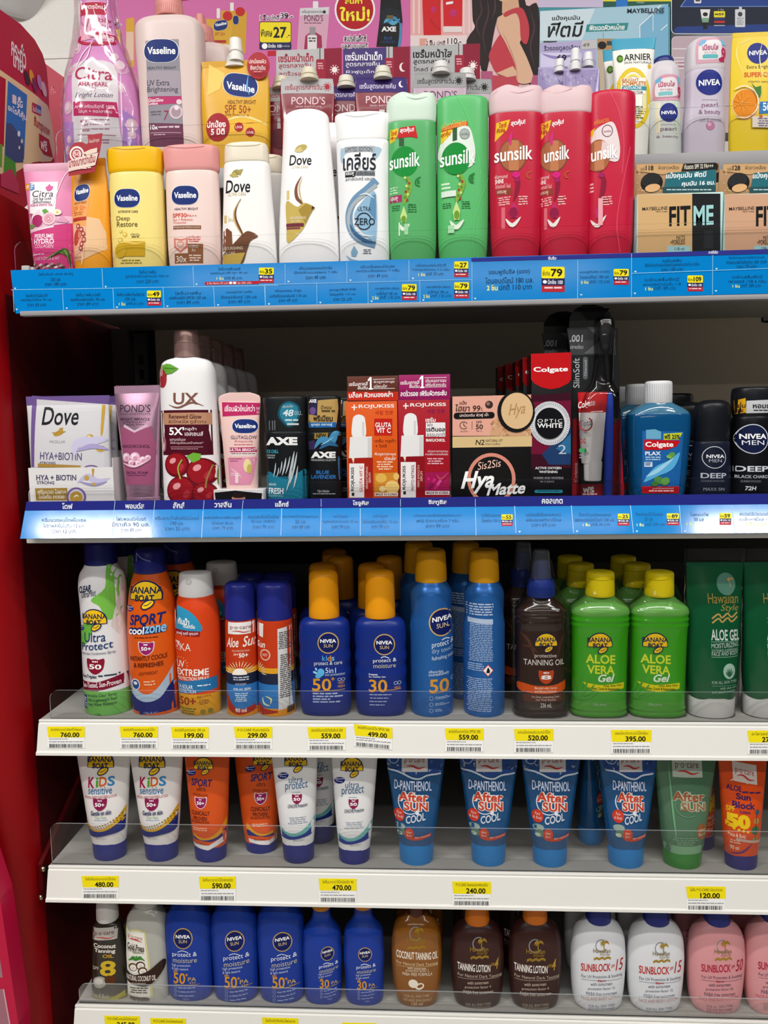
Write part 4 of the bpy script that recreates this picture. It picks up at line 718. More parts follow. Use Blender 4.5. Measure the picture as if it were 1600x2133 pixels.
# powder boxes
def powder(label, xl, xr, skin, num, full=True):
    cx = (xl+xr)/2; w = xr-xl
    p = Prod('powder_box', label, 'box', 'S', (cx, 930), 1, yf=.013)
    p.box('carton', xl, xr, 592, 'b', .034, 'b8d8d4', bev=.0006, surf=True)
    def X(f): return xl+f*w
    p.PG([(X(.02), 600), (X(.655), 597), (X(.655), 960), (X(.02), 960)], skin); p.R(X(.655), X(.985), 596, 960, '17191c')
    p.T('MAYBELLINE', X(.07), X(.365), 672, 691, '2a2420', b=.01, sl=-6); p.T('NEW YORK', X(.23), X(.365), 692, 700, '2a2420'); p.T('FIT', X(.385), X(.635), 668, 778, '101010', b=.03, sl=-6); p.T('ME', X(.67), X(.905), 664, 774, '9fd2d2', b=.03, sl=-6)
    p.T('MATTE', X(.47), X(.57), 830, 852, '1a1816', sl=-2); p.T('+PORELESS', X(.40), X(.57), 854, 880, '1a1816', sl=-3); p.R(X(.36), X(.63), 886, 920, '9cc8cc'); p.T(num+' ml', X(.45), X(.56), 894, 910, '2a4a50'); p.R(X(.79), X(.9), 800, 900, '25282c')
    def card(bm, s):
        a = s.pf(*s.cv(xl-2, 592)); b = s.pf(*s.cv(xl+w*.99, 425)); bbox(bm, a[0], b[0], -.004, -.0025, a[1]-.004, b[1], .0004)
    p.extra('header_card', card, 'a8825c')
    t = Panel('x', '', '', V3((p.O.x, p.O.y+.017-.0042, p.O.z)), th=.0002); PRODS.remove(t); t.zoom = Z['S']; HEADS.append((p, t, 'header_card'))
    t.R(xl, xl+w*.97, 430, 480, '8d6a46', sl=-4); rd = random.Random(5)
    for k in range(40): t.E(xl+rd.uniform(4, w*.3), rd.uniform(435, 588), rd.uniform(3, 9), rd.uniform(2, 6), ('d0aa7a', '6a4a30', 'b88c5c')[k % 3], n=7)
    t.PG([(X(.0), 432), (X(.55), 430), (X(.52), 478), (X(.3), 490), (X(.0), 470)], 'c9a070'); t.T(num, X(.11), X(.2), 440, 468, '1a1410', b=.03); t.T('เบอร์', X(.05), X(.1), 448, 468, '1a1410'); t.T('ผิวขาวเหลือง', X(.26), X(.5), 440, 462, '3a2a1c'); t.PG([(X(.56), 430), (X(.93), 424), (X(.96), 440), (X(.95), 464), (X(.53), 470)], '101112'); t.T('กันแดด SPF 32 PA+++', X(.56), X(.9), 434, 462, 'f0e8d8', b=.01, sl=-8)
    t.PG([(X(.36), 482), (X(.93), 462), (X(.93), 580), (X(.31), 590)], '1f6672'); t.PG([(X(.31), 560), (X(.93), 552), (X(.93), 585), (X(.31), 592)], '234a50')
    t.E(X(.18), 535, w*.13, 54, '0e0e0f', rot=-14); t.E(X(.17), 522, w*.115, 36, '232325', rot=-14); t.E(X(.19), 565, w*.09, 22, 'd9a878', rot=-10); t.T('แป้งคุมมัน ฟิตมี', X(.345), X(.82), 480, 522, 'fff', b=.02, sh=.1, sl=-10); t.T('คุมมัน 16 ชม.', X(.53), X(.92), 528, 562, 'fff', b=.02, sh=.1, sl=-8); t.LINES(X(.33), X(.9), 572, 584, 1, 'b8d0d4')
    p.copy(.004, .05, 'powder carton in the shade behind the '+('lighter' if num == '118' else 'darker')+' shade face powder', None, skip=())
    return p
HEADS = []
powder('beige and black face powder carton, shade 118, with printed header card', 868, 1342, 'd2ab78', '118')
powder('rosy beige face powder carton, shade 128, at the right edge of the top shelf', 1350, 1824, 'cfa283', '128')
HEADS.append((TAGP[0], TAGP[1], 'hang_tag'))
# ================================================================== blue price strips
SB = '0480cc'; CELL = '8fd0f2'
def pricebox(p, x, y, w, h, n, small='พิเศษ'):
    p.R(x, x+w, y, y+h*.46, 'f2e31a', r=w*.07); p.T(small, x+w*.04, x+w*.36, y+h*.16, y+h*.36, '2a2418'); p.T(n, x+w*.40, x+w*.9, y+h*.08, y+h*.39, '191614', b=.03)
    p.R(x, x+w, y+h*.46, y+h*.74, '1f2450'); p.E(x+w*.14, y+h*.6, w*.09, h*.07, 'eef'); p.T('บิ๊กซื้อ 100', x+w*.27, x+w*.92, y+h*.51, y+h*.69, 'e8e8f4', b=.02); p.R(x, x+w, y+h*.74, y+h, 'b52636'); p.LINES(x+w*.1, x+w*.9, y+h*.8, y+h*.93, 1, 'f0d0d4', rag=.1)
def cell3(p, cx, y, w, h, lines, c='0c4470', sl=0):
    for i, (t, f) in enumerate(lines): p.T(t, cx-w*f/2, cx+w*f/2, y+i*h, y+i*h+h*.72, c, sl=sl*f)
p = Panel('price_strip', 'flat two-row blue price strip along the front of the top shelf', 'strip', (0, -.0062, 1.5), th=.0008, pname='print')
STRIPM = M(SB, rough=.11, noise=.03, spec=.3)
p.slab([(22, 563), (2000, 508), (2000, 600.5), (33, 653)], STRIPM); p.zoom = Z['D']
p.BAND([(65, 864), (1600, 838)], [(65, 867), (1600, 841)], CELL)
for x, y0, y1 in ((585, 745, 854), (1108, 731, 847)): p.BAND([(x, y0), (x+6, y1)], [(x+3, y0), (x+9, y1)], CELL)
for x in (78, 362, 652, 940, 1230, 1522): p.BAND([(x-4, 865-(x-65)*.017), (x+3, 992-(x-65)*.017)], [(x-1, 865-(x-65)*.017), (x+6, 992-(x-65)*.017)], CELL)
cell3(p, 320, 768, 200, 28, (('โลชั่นซิตร้า AHA พิงค์ยู', 1), ('320 มล.', .3), ('ราคา 189 บาท', .6)), sl=-4); cell3(p, 848, 752, 250, 28, (('โลชั่นวาสลีน', .4), ('ยูวีเอ็กซ์ตร้าไบรท์เทนนิ่ง 320 มล.', 1), ('ราคา 229 บาท', .5)), sl=-4); cell3(p, 1318, 736, 215, 26, (('โลชั่นวาสลีนเฮลธี', .6), ('เอสเซ้นมุก SPF 50+ 30 มล.', 1)), sl=-4); p.T('1 ชิ้น', 1245, 1285, 790, 808, 'e6f08a', b=.02); p.T('ปกติ 45 บาท', 1290, 1390, 788, 806, '0c4470')
p.R(1176, 1490, 820, 838, 'b0202c', r=8, sl=-6); p.T('2 ชิ้น พิเศษ 59 บาท', 1190, 1312, 822, 834, 'f6e4e4', sl=-2); p.E(1326, 826, 9, 7, 'fff'); p.R(1340, 1358, 820, 832, 'f4f4f4'); p.T('รับ 200 แต้ม', 1366, 1446, 820, 832, 'f6e4e4', sl=-2); pricebox(p, 1488, 738, 86, 88, '35')
for cx, w, a in ((210, 180, ('โฟมซิตร้าโรสไวท์ที', 'เพอร์ฟูมไฮโดร 70 มล.', 'ราคา 69 บาท')), (505, 200, ('โลชั่นวาสลีนเฮลธี', 'เอสพีเอฟ50เซรั่ม 70 มล.', 'ราคา 89 บาท')), (1080, 215, ('โลชั่นวาสลีน', 'เอสพีเอฟ30 SPF30 120 มล.', 'ราคา 89 บาท')), (1375, 210, ('แชมพูโดฟ นอริช', 'ชิ่งออยล์แคร์ 120 มล.', 'ราคา 49 บาท'))): cell3(p, cx, 892-(cx*.016), w, 27, ((a[0], .7), (a[1], 1), (a[2], .6)), sl=-3)
cell3(p, 750, 882, 160, 26, (('โลชั่นวาสลีนดีพรีสโตร์', 1), ('100 มล.', .4))); p.T('1 ชิ้น', 684, 720, 936, 956, 'e6f08a', b=.02); p.T('ปกติ 61 บาท', 726, 824, 934, 952, '0c4470'); pricebox(p, 845, 870, 80, 86, '49')
for x, y in ((88, 858), (608, 848), (1130, 834), (96, 978), (384, 972), (672, 966), (962, 960), (1254, 953), (1546, 948)): p.PG([(x-7, y-4), (x+8, y-4), (x, y+6)], 'c4e6f8')
p.zoom = Z['E']
p.BAND([(0, 1270), (1362, 1236)], [(0, 1273), (1362, 1239)], CELL)
for x, y0, y1 in ((165, 1140, 1266), (560, 1128, 1256), (958, 1115, 1246), (1362, 1102, 1385)): p.BAND([(x, y0), (x+1, y1)], [(x+3, y0), (x+4, y1)], CELL)
for x in (38, 368, 695, 1028): p.BAND([(x, 1268-x*.025), (x+2, 1418-x*.025)], [(x+3, 1268-x*.025), (x+5, 1418-x*.025)], CELL)
cell3(p, 362, 1155, 280, 30, (('ครีมนวดซองหอมมิราเคิล', .75), ('เอ็กซ์ตร้าเดเมจ(ซอง) 7 กรัม', 1), ('ราคา 49 บาท', .45)), sl=-6); cell3(p, 760, 1145, 280, 30, (('ครีมเซรั่มพอนด์วันวอช', .78), ('เอจมิราเคิล(ซอง) 7 กรัม', 1), ('ราคา 49 บาท', .45)), sl=-6); cell3(p, 1100, 1135, 240, 30, (('เซรั่มพอนด์สไวท์บิวตี้', .8), ('โกลว์นูทรี(ซอง) 7.5 กรัม', 1))); p.T('1 ชิ้น', 1020, 1064, 1194, 1216, 'e6f08a', b=.02); p.T('ปกติ 39 บาท', 1068, 1180, 1190, 1212, '0c4470'); pricebox(p, 1250, 1122, 90, 100, '27')
cell3(p, 185, 1302, 240, 30, (('ครีมนวดผม บำรุง', .7), ('นอริชชิ่งออยล์แคร์ 110 มล.', 1), ('ราคา 49 บาท', .5)), sl=-5); cell3(p, 535, 1295, 170, 30, (('แชมพูเคลียร์ ฟ้าใส', 1), ('ไอซ์คูลซีโร่ 110 มล.', 1), ('ราคา 55 บาท', .7)), sl=-5)
for cx, x0, n in ((820, 915, '79'), (1148, 1250, '79')): cell3(p, cx, 1286 if x0 < 1000 else 1276, 180, 29, (('แชมพูซันซิล (เขียว)', .85), ('แบล็คไชน์ 180 มล.', .75))); p.T('2 ชิ้น', cx-96, cx-56, 1342 if x0 < 1000 else 1332, 1366 if x0 < 1000 else 1356, 'e6f08a', b=.02); p.T('ปกติ 110 บาท', cx-50, cx+82, 1340 if x0 < 1000 else 1330, 1362 if x0 < 1000 else 1352, '0c4470'); pricebox(p, x0, 1268 if x0 < 1000 else 1256, 94, 102, n)
for x, y in ((188, 1252), (585, 1244), (985, 1232), (62, 1395), (392, 1386), (720, 1378), (1052, 1370), (1384, 1360)): p.PG([(x-8, y-5), (x+9, y-5), (x, y+7)], 'c4e6f8')
p.zoom = Z['S']
NV = '2a2f86'
p.BAND([(-48, 954), (1600, 904), (2600, 874)], [(-48, 974), (1600, 930), (2600, 902)], NV)
for x, y0, y1 in ((541, 964, 1180), (840, 928, 1172), (1290, 938, 1158)): p.BAND([(x, y0), (x-1, y1)], [(x+3, y0), (x+2, y1)], CELL)
p.BAND([(842, 1038), (1600, 1010), (2500, 976)], [(842, 1041), (1600, 1013), (2500, 979)], CELL)
p.T('ซันซิล', 378, 424, 944, 964, 'e8eaf6', b=.02); p.T('ลอรีอัล', 1268, 1322, 912, 930, 'e8eaf6', b=.02)
p.T('แชมพูซันซิล (แดง)', 50, 276, 1018, 1052, '0a3c66', b=.01, sl=-6); p.T('ไดมอนด์ไชน์ 180 มล.', 30, 296, 1062, 1096, '0a3c66', b=.01, sl=-6); p.T('2 ชิ้น', 38, 98, 1102, 1134, 'eaf28e', b=.03); p.T('ปกติ 110 บาท', 106, 288, 1100, 1132, '0a3c66', b=.01, sl=-4); pricebox(p, 342, 1002, 128, 140, '79')
cell3(p, 636, 1024, 165, 26, (('แชมพูซันซิล (แดง)', 1), ('ไดมอนด์ไชน์ 180 มล.', 1)), sl=-4); p.T('2 ชิ้น', 560, 602, 1078, 1096, 'eaf28e', b=.02); p.T('ปกติ 110 บาท', 606, 720, 1074, 1094, '0c4470'); pricebox(p, 742, 1014, 84, 88, '79')
cell3(p, 1066, 958, 300, 25, (('เมย์เบลลีน', .35), ('ฟิตมีแมทแอนด์พอร์เลสเพาเดอร์ 6 กรัม', 1), ('ราคา 149 บาท', .4)), sl=-8); cell3(p, 1010, 1064, 210, 26, (('เมย์เบลลีนฟิตมี', .9), ('เพาเดอร์ฟาวน์เดชั่น 118', 1)), sl=-4); p.T('1 ชิ้น', 918, 960, 1114, 1134, 'eaf28e', b=.02); p.T('ปกติ 189 บาท', 964, 1086, 1110, 1130, '0c4470'); pricebox(p, 1152, 1050, 86, 88, '109')
cell3(p, 1480, 944, 220, 24, (('โลชั่นทรูแมทช์เพาเดอร์', .9), ('คอมแพคสแตน 60 เดส', 1), ('ราคา 79 บาท', .5)), sl=-5); cell3(p, 1485, 1048, 210, 25, (('เมย์เบลลีนฟิตมี', .8), ('เพาเดอร์ 128 6 กรัม', 1))); p.T('1 ชิ้น', 1402, 1442, 1100, 1118, 'eaf28e', b=.02); p.T('ปกติ 189 บาท', 1446, 1560, 1096, 1116, '0c4470')
for x, y in ((562, 1158), (862, 1030), (860, 1150), (1312, 1014), (1310, 1136)): p.PG([(x-7, y-4), (x+8, y-4), (x, y+6)], 'c4e6f8')
# second shelf: slanted strip
p = Panel('price_strip', 'slanted blue price strip with a navy brand band along the second shelf', 'strip', aty(52, 1064, -.0128), n=(0, .036, -.020), up=(0, .020, .036), th=.0008)
bd = Panel('brand_band', None, None, (0, -.0128, 1.26), th=.0008); BANDP = (bd, p)
p.slab([(52, 1064), (2000, 1047), (2000, 1107), (42, 1122)], STRIPM); bd.slab([(55, 1045), (2000, 1024), (2000, 1047.5), (52, 1064.5)], M(NV, rough=.2))
p.zoom = bd.zoom = Z['G']
for x, x2 in ((684, 666), (921, 902), (1214, 1198), (1446, 1432)): bd.BAND([(x, 1092), (x-6, 1152)], [(x+3, 1092), (x-3, 1152)], 'b8dcf4'); p.BAND([(x-6, 1154), (x2, 1318)], [(x-3, 1154), (x2+3, 1318)], 'b8dcf4')
bd.T('โดฟ', 370, 432, 1108, 1144, 'f2f4fa', b=.03); bd.T('พอนด์ส', 746, 858, 1108, 1142, 'f2f4fa', b=.03); bd.T('ลักส์', 1030, 1098, 1102, 1140, 'f2f4fa', b=.03); bd.T('วาสลีน', 1276, 1378, 1098, 1134, 'f2f4fa', b=.03)
cell3(p, 380, 1196, 260, 34, (('ครีมนวดผมโดฟไมเซล', 1), ('ไฮยาพลัสไบโอติน 12 มล.', .95), ('ราคา 12 บาท', .55))); cell3(p, 780, 1190, 220, 34, (('โฟมพอนด์สไบรท์', .8), ('มิราเคิล 90 มล.', 1), ('ราคา 89 บาท', .55))); cell3(p, 1055, 1186, 260, 32, (('ครีมอาบน้ำลักส์รีนิวโกลว์', 1), ('190 มล.', .3), ('ราคา 55 บาท', .55))); cell3(p, 1325, 1186, 220, 30, (('เซรั่มโลชั่นวาสลีนกลูต้า', 1), ('ไลโซโกลว์ 30 มล.', .6), ('ราคา 79 บาท', .55)))
p.zoom = bd.zoom = Z['H']
for x, x2, t in ((440, 436, 1), (930, 929, 1), (1392, 1397, 1), (197, 191, 0), (682, 682, 0)): bd.BAND([(x, 1124), (x, 1172)], [(x+3, 1124), (x+3, 1172)], 'b8dcf4' if t else NV); p.BAND([(x, 1182), (x2, 1350)], [(x+3, 1182), (x2+3, 1350)], 'b8dcf4')
bd.T('แอ็กซ์', 158, 242, 1136, 1172, 'f2f4fa', b=.03); bd.T('โรจูคิส', 636, 736, 1132, 1170, 'f2f4fa', b=.03); bd.T('ซิสทูซิส', 1104, 1216, 1130, 1164, 'f2f4fa', b=.03)
cell3(p, 85, 1222, 200, 32, (('สเปรย์แอ็กซ์ไอซ์ชิล', .95), ('50 มล. (NEW)', .75), ('ราคา 79 บาท', .65))); cell3(p, 316, 1222, 220, 32, (('สเปรย์แอ็กซ์บลูลาเวน', 1), ('50 มล.', .3), ('ราคา 89 บาท', .5))); cell3(p, 562, 1222, 220, 32, (('เซรั่มโรจูคิส', .4), ('กลูต้าเซรั่มไวท์เทนนิ่ง 15 มล.', 1), ('ราคา 79 บาท', .5))); cell3(p, 806, 1220, 220, 32, (('เซรั่มโรจูคิส', .4), ('ไฟโตเรตินอลเฟิร์ม 15 มล.', 1), ('ราคา 79 บาท', .5))); cell3(p, 1160, 1216, 290, 32, (('แป้งผสมรองพื้นซิสทูซิสไฮยาแมท', 1), ('#N2 ผิวขาวเหลือง 7 กรัม', .9), ('ราคา 99 บาท', .5)))
p.zoom = bd.zoom = Z['I']
for x, x2, t in ((807, 825, 1), (142, 150, 0), (468, 481, 0), (1088, 1103, 0), (1390, 1408, 0)): p.BAND([(x, 1194), (x2, 1352)], [(x+3, 1194), (x2+3, 1352)], 'b8dcf4')
bd.T('คอลเกต', 300, 420, 1156, 1184, 'f2f4fa', b=.03); cell3(p, 10, 1240, 110, 30, (('ยาสีฟันคอลเกต', 1), ('อ็อพติค 100 ก.', 1))); pricebox(p, 68, 1246, 64, 66, '55')
cell3(p, 310, 1236, 200, 30, (('แปรงสีฟันคอลเกต', 1), ('สลิมซอฟท์ชาร์โคล', 1), ('ราคา 69 บาท', .7))); cell3(p, 605, 1236, 230, 30, (('น้ำยาบ้วนปากคอลเกต', .8), ('เฟรชเปปเปอร์มินท์ 100 มล.', 1))); p.T('1 ชิ้น', 536, 576, 1296, 1314, 'eaf6a0', b=.02); p.T('ปกติ 34 บาท', 582, 690, 1294, 1312, '0c4470'); pricebox(p, 736, 1242, 66, 68, '25')
cell3(p, 915, 1232, 160, 30, (('โรลออนนีเวียเมน', 1), ('50 มล.', .3))); p.T('1 ชิ้น', 846, 886, 1296, 1314, 'eaf6a0', b=.02); p.T('ปกติ 109 บาท', 892, 1006, 1294, 1312, '0c4470'); pricebox(p, 1018, 1240, 70, 68, '89'); cell3(p, 1205, 1234, 150, 30, (('โรลออนดีพ', .7), ('50 มล.', .4))); p.T('1 ชิ้น', 1130, 1176, 1290, 1310, 'eaf6a0', b=.02); pricebox(p, 1322, 1238, 66, 68, '59'); cell3(p, 1530, 1232, 190, 30, (('สเปรย์นีเวียเมนดีพ', 1), ('แบล็คชาร์โคล 150', 1))); p.T('2 ชิ้น ราคา', 1470, 1590, 1290, 1312, 'eaf6a0', b=.02)
for x, y in ((172, 1345), (502, 1343), (846, 1343), (1122, 1342)): p.PG([(x-7, y-4), (x+8, y-4), (x, y+6)], 'd4eefa')
# ================================================================== second shelf, front line
p = Prod('sachet', 'white and purple foil sachet standing in a small white tray box at the left', 'sachet', 'G', (410, 1090), 2, yf=.030)
p.loft('pouch', [('b', 225, 60, 3), (1000, 238, 60, 3), (760, 242, 46, 3), (560, 246, 16, 3), (520, 248, 4, 4)], 'd2d0d4', n=3, up=None)
p.loft('seal', [(522, 249, 4, 5), (470, 250, 3, 5), (467, 249, 3, 5)], '6e5590', n=5, sub=1)
p.PG([(160, 466), (665, 500), (668, 900), (640, 900), (636, 520), (190, 488), (195, 895), (172, 895)], '6e5590', 1); p.PG([(190, 488), (636, 520), (640, 900), (195, 895)], 'cfcdd1')
dove(p, 342, 590, 220, 110); bird(p, 338, 690, 86, 'b08c34'); p.T('MICELLAR', 288, 382, 736, 752, '8a8490'); p.T('HYA+BIOTIN', 232, 484, 804, 850, '5a5078', b=.01, sl=6); p.T('STRONG', 232, 328, 862, 878, '4a4262', b=.02)
p.PG([(585, 520), (606, 522), (600, 690), (592, 715), (586, 690)], 'c09a3c'); p.E(526, 722, 24, 24, 'c0a04c'); p.E(520, 716, 10, 10, 'ecdca0'); p.E(590, 785, 26, 20, 'c0a04c'); p.CURVE([(440, 830), (450, 760), (540, 740), (632, 730)], 60, 'c6c2dc', taper=True); p.CURVE([(450, 800), (540, 770), (634, 790)], 30, 'a89ecb', taper=True); p.PG([(220, 872), (480, 885), (478, 897), (220, 895)], 'a88440'); p.RING(540, 900, 40, 18, 8, '6e5590', a0=180, a1=360)
p.copy(.0, .022, 'second foil sachet standing behind the front sachet in the tray box', None)
p = Prod('tray_box', 'open white card tray box holding the foil sachets on the second shelf', 'box', 'G', (420, 1090), 2, yf=.012)
def tray(bm, s):
    u0, z1 = s.pf(*s.cv(168, 900)); u1, _ = s.pf(*s.cv(672, 900)); t = .0008; d = .075
    bbox(bm, u0, u1, 0, t, 0, z1); bbox(bm, u0, u0+t, t, d, 0, z1); bbox(bm, u1-t, u1, t, d, 0, z1+.012); bbox(bm, u0, u1, d-t, d, 0, z1+.02); bbox(bm, u0, u1, t, d, 0, t*.5)
p.extra('carton', tray, 'e2dfdf'); p.surf.append([(0, 9, 0, 99), (.06, 9, 0, 99)]); p.flat = True
p.T('HYA + BIOTIN', 216, 454, 940, 974, '4e4668', b=.02); p.T('STRONG', 220, 324, 978, 996, '4e4668', b=.02); p.CURVE([(460, 990), (520, 950), (580, 980), (654, 960)], 40, 'c3bedd', taper=True); p.CURVE([(470, 980), (560, 1000), (640, 980)], 18, '9d93c4', taper=True); p.E(516, 958, 15, 15, 'c0a04c'); p.E(562, 996, 13, 10, 'c0a04c'); p.PG([(546, 904), (562, 904), (556, 950), (551, 950)], 'c09a3c')
p.PG([(208, 1020), (400, 1018), (400, 1092), (216, 1092)], 'a8853c'); p.T('ครีมนวด ไฮยา+', 226, 395, 1026, 1054, 'f4ecd8', b=.02); p.T('ไบโอติน สตรอง', 230, 385, 1056, 1082, 'f4ecd8', b=.02); p.E(455, 1072, 58, 58, '77629c'); p.E(455, 1072, 46, 46, 'd8cfe4'); p.E(455, 1076, 38, 38, 'c09a3c'); p.CURVE([(440, 1076), (456, 1062), (470, 1070)], 12, 'f0e4c0', taper=True)
p = Prod('squeeze_tube', 'metallic mauve facial foam tube between the sachet box and the cherry bottle', 'tube', 'G', (828, 1085), 2, top=(786, 402))
MET = M('c79bb4', rough=.24, metal=.75)
p.loft('cap', [('b', 98, 72), (1078, 100, 74), (1074, 96, 70)], M('a9839b', rough=.3, metal=.4), surf=False)
p.loft('body', [(1078, 96, 70), (1000, 102, 70), (800, 114, 58), (560, 130, 32), (450, 137, 8)], MET, n=2.1)
p.loft('seal', [(450, 137, 6, 4), (404, 136, 5, 4)], M('c9a0b8', rough=.3, metal=.6), sub=1, n=4)
for k in range(22): p.R(662+k*12, 666+k*12, 404, 440, 'a87f98')
p.PG([(700, 650), (790, 690), (888, 648), (910, 760), (905, 1000), (740, 1000)], '9a5072'); p.PG([(720, 655), (790, 690), (870, 650), (862, 640), (790, 676), (726, 640)], 'd5b4c6')
p.T("POND'S", 692, 878, 520, 566, '3d2a40'); p.T('SKIN INSTITUTE', 694, 880, 572, 582, '6a4a62'); p.T('BRIGHT MIRACLE', 698, 876, 600, 616, '4a2c48', b=.02); p.T('ULTIMATE CLARITY', 712, 856, 620, 632, '4a2c48'); p.T('FACIAL FOAM', 735, 842, 636, 645, '4a2c48'); p.T('NIASORCINOL', 712, 884, 762, 780, '43223c', b=.01)
for x, y, r in ((742, 836, 26), (798, 836, 30), (846, 852, 22), (874, 838, 16), (775, 868, 18), (820, 872, 18)): p.E(x, y, r, r, 'e3b6ca'); p.E(x-r*.2, y-r*.2, r*.6, r*.6, 'f3dde8'); p.E(x+r*.1, y+r*.15, r*.45, r*.4, 'd492b0')
p.CURVE([(720, 870), (800, 890), (886, 850)], 14, 'e8c4d4', taper=True); p.T('FACIAL FOAM', 744, 874, 920, 936, '54284a', b=.02); p.LINES(748, 870, 942, 950, 1, '54284a', rag=.1); p.R(735, 925, 1002, 1006, '8f6480')
p = Prod('body_wash_bottle', 'white body wash bottle with cherries and rose gold cap, first of its queue', 'bottle', 'G', (1120, 1085), 2)
ROSEG = M('b08f88', rough=.3, metal=.55, noise=.05)
p.loft('body', [('b', 165, 100), (1080, 172, 104), (700, 170, 104), (420, 166, 102), (330, 164, 98), (270, 150, 88), (245, 116, 70), (236, 80, 60), (232, 70, 58)], 'efedee', n=2.5)
p.loft('cap', [(234, 78, 70, 2), (150, 76, 70, 2), (148, 74, 68, 2), (146, 76, 70, 2), (76, 72, 66, 2), (68, 66, 60, 2)], ROSEG, n=2, sub=2)
p.E(952, 350, 34, 70, '8a1626'); p.E(960, 370, 26, 50, 'a62c34'); p.E(950, 330, 10, 22, 'd08080'); p.PG([(950, 290), (980, 276), (1010, 280), (1062, 308), (1020, 336), (985, 342)], '5f9e34'); p.CURVE([(960, 300), (1000, 305), (1050, 308)], 6, '3e7a22', taper=True); p.CURVE([(930, 270), (950, 290), (960, 320)], 8, '8aa84a', taper=True)
p.T('UX', 1030, 1180, 452, 522, '7e5548', b=.02, sl=0); p.CURVE([(1000, 522), (1060, 540), (1140, 510), (1210, 530)], 12, '7e5548', taper=True)
p.PG([(930, 556), (1275, 552), (1285, 822), (945, 824)], '4c0d1f'); p.PG([(955, 572), (1272, 568), (1276, 640), (965, 642)], 'bb8a6c'); p.T('Renewed Glow', 1002, 1198, 580, 606, '4c1420', b=.01); p.T('ผิวโกลว์ใส ดูฉ่ำวาว', 1002, 1222, 612, 638, '4c1420')
p.T("5X'", 1004, 1096, 656, 704, 'fff', b=.03); p.T('กลูต้า', 1100, 1168, 656, 680, 'f4e8ea', b=.01); p.T('เอสเซนส์', 1100, 1206, 682, 708, 'f4e8ea', b=.01); p.T('ผสานเรตินอล', 1008, 1104, 722, 738, 'e8d0d6'); p.T('ให้ผิวดูเนียนสม่ำเสมอ*', 1010, 1208, 742, 760, 'e8d0d6'); p.R(1012, 1206, 773, 776, 'c8a0a8'); p.LINES(1014, 1180, 784, 792, 1, 'c8a0a8', rag=.1); p.E(968, 760, 14, 44, 'b06a70'); p.E(965, 770, 6, 24, 'e6c8c8')
def cherry(x, y, r): p.E(x, y, r, r*.95, '6d0d1a'); p.E(x-r*.05, y-r*.05, r*.85, r*.8, '9a1522'); p.E(x-r*.3, y-r*.3, r*.28, r*.2, 'e59aa0', rot=-30); p.E(x+r*.35, y+r*.2, r*.2, r*.3, 'b4303a', rot=30)
cherry(1050, 880, 78); cherry(1200, 925, 90); p.PG([(1110, 830), (1150, 808), (1195, 815), (1190, 850), (1150, 868)], '6fae3a'); cherry(1080, 1035, 92); cherry(1215, 1050, 70); p.CURVE([(1085, 850), (1060, 900), (1076, 965)], 9, '9fb04a', n=8); p.CURVE([(1260, 880), (1230, 960), (1222, 1020)], 9, '9a7a4a', n=8); p.E(1290, 940, 12, 70, '6a8a3a')
for k, (dy, w) in enumerate(((.055, 'second'), (.11, 'third'), (.165, 'fourth'), (.22, 'fifth and last'))): p.copy(.002*k, dy, '%s white cherry body wash bottle in the queue behind the front one' % w, 'cherry body wash queue')
p.group = 'cherry body wash queue'
p = Prod('powder_case', 'small white and black box under the pale pink ampoule tube', 'box', 'G', (1430, 1090), 2, yf=.013)
p.box('carton', 1272, 1570, 1028, 'b', .05, 'e6e4e4'); p.PG([(1278, 1046), (1400, 1034), (1560, 1050), (1556, 1100), (1285, 1100)], '18161a'); p.E(1420, 1080, 40, 30, 'c98e74'); p.E(1420, 1062, 44, 16, '2a1a18')
p = Prod('squeeze_tube', 'pale pink ampoule tube with a magenta band standing on a small box', 'tube', 'G', (1428, 1025), 2, zb=ROWZ[2]+.0175, yf=.018)
p.loft('body', [('b', 92, 66), (1010, 95, 66), (820, 105, 58), (640, 115, 36), (500, 126, 10)], 'e8c3bd', n=2.2)
p.loft('seal', [(500, 126, 7, 4), (474, 124, 6, 4), (458, 100, 5, 4), (446, 60, 4, 4)], 'e2bdb8', sub=2, n=4)
p.PG([(1305, 506), (1556, 510), (1552, 580), (1312, 592)], 'b5205c'); p.T('เชื่อมผิวใหม่กว่า', 1324, 1505, 522, 562, 'f4dce4', b=.02); p.T('NEW\nดีกว่า', 1515, 1552, 535, 575, 'f4dce4'); vaseline(p, 1450, 650, 150, 84); p.T('GLUTAGLOW', 1368, 1520, 706, 728, '54385a', b=.01); p.T('Ampoule', 1390, 1498, 732, 752, 'c05a6a'); p.LINES(1385, 1505, 758, 768, 1, 'c05a6a'); p.PG([(1362, 778), (1524, 776), (1520, 804), (1366, 806)], 'ad1f58'); p.T('ULTRA BRIGHT', 1366, 1516, 782, 800, 'f6e4ea', b=.02); p.R(1368, 1516, 808, 826, 'f0e4e2'); p.LINES(1372, 1512, 812, 822, 1, '7a4a5a', rag=.05)
p.PG([(1350, 840), (1522, 836), (1505, 960), (1490, 1000), (1365, 1000)], 'dd8fab'); p.E(1470, 885, 22, 40, 'e8d9a0'); p.E(1482, 905, 14, 28, 'c9b060'); p.T('2% NIACINAMIDE', 1362, 1440, 838, 850, '9a4a6a'); p.LINES(1362, 1420, 856, 866, 1, '9a4a6a'); p.CURVE([(1370, 900), (1410, 930), (1440, 960)], 14, 'e9b4c6', taper=True); p.LINES(1362, 1430, 930, 950, 2, 'f4dce4'); p.R(1400, 1420, 930, 990, 'f2cfd8')
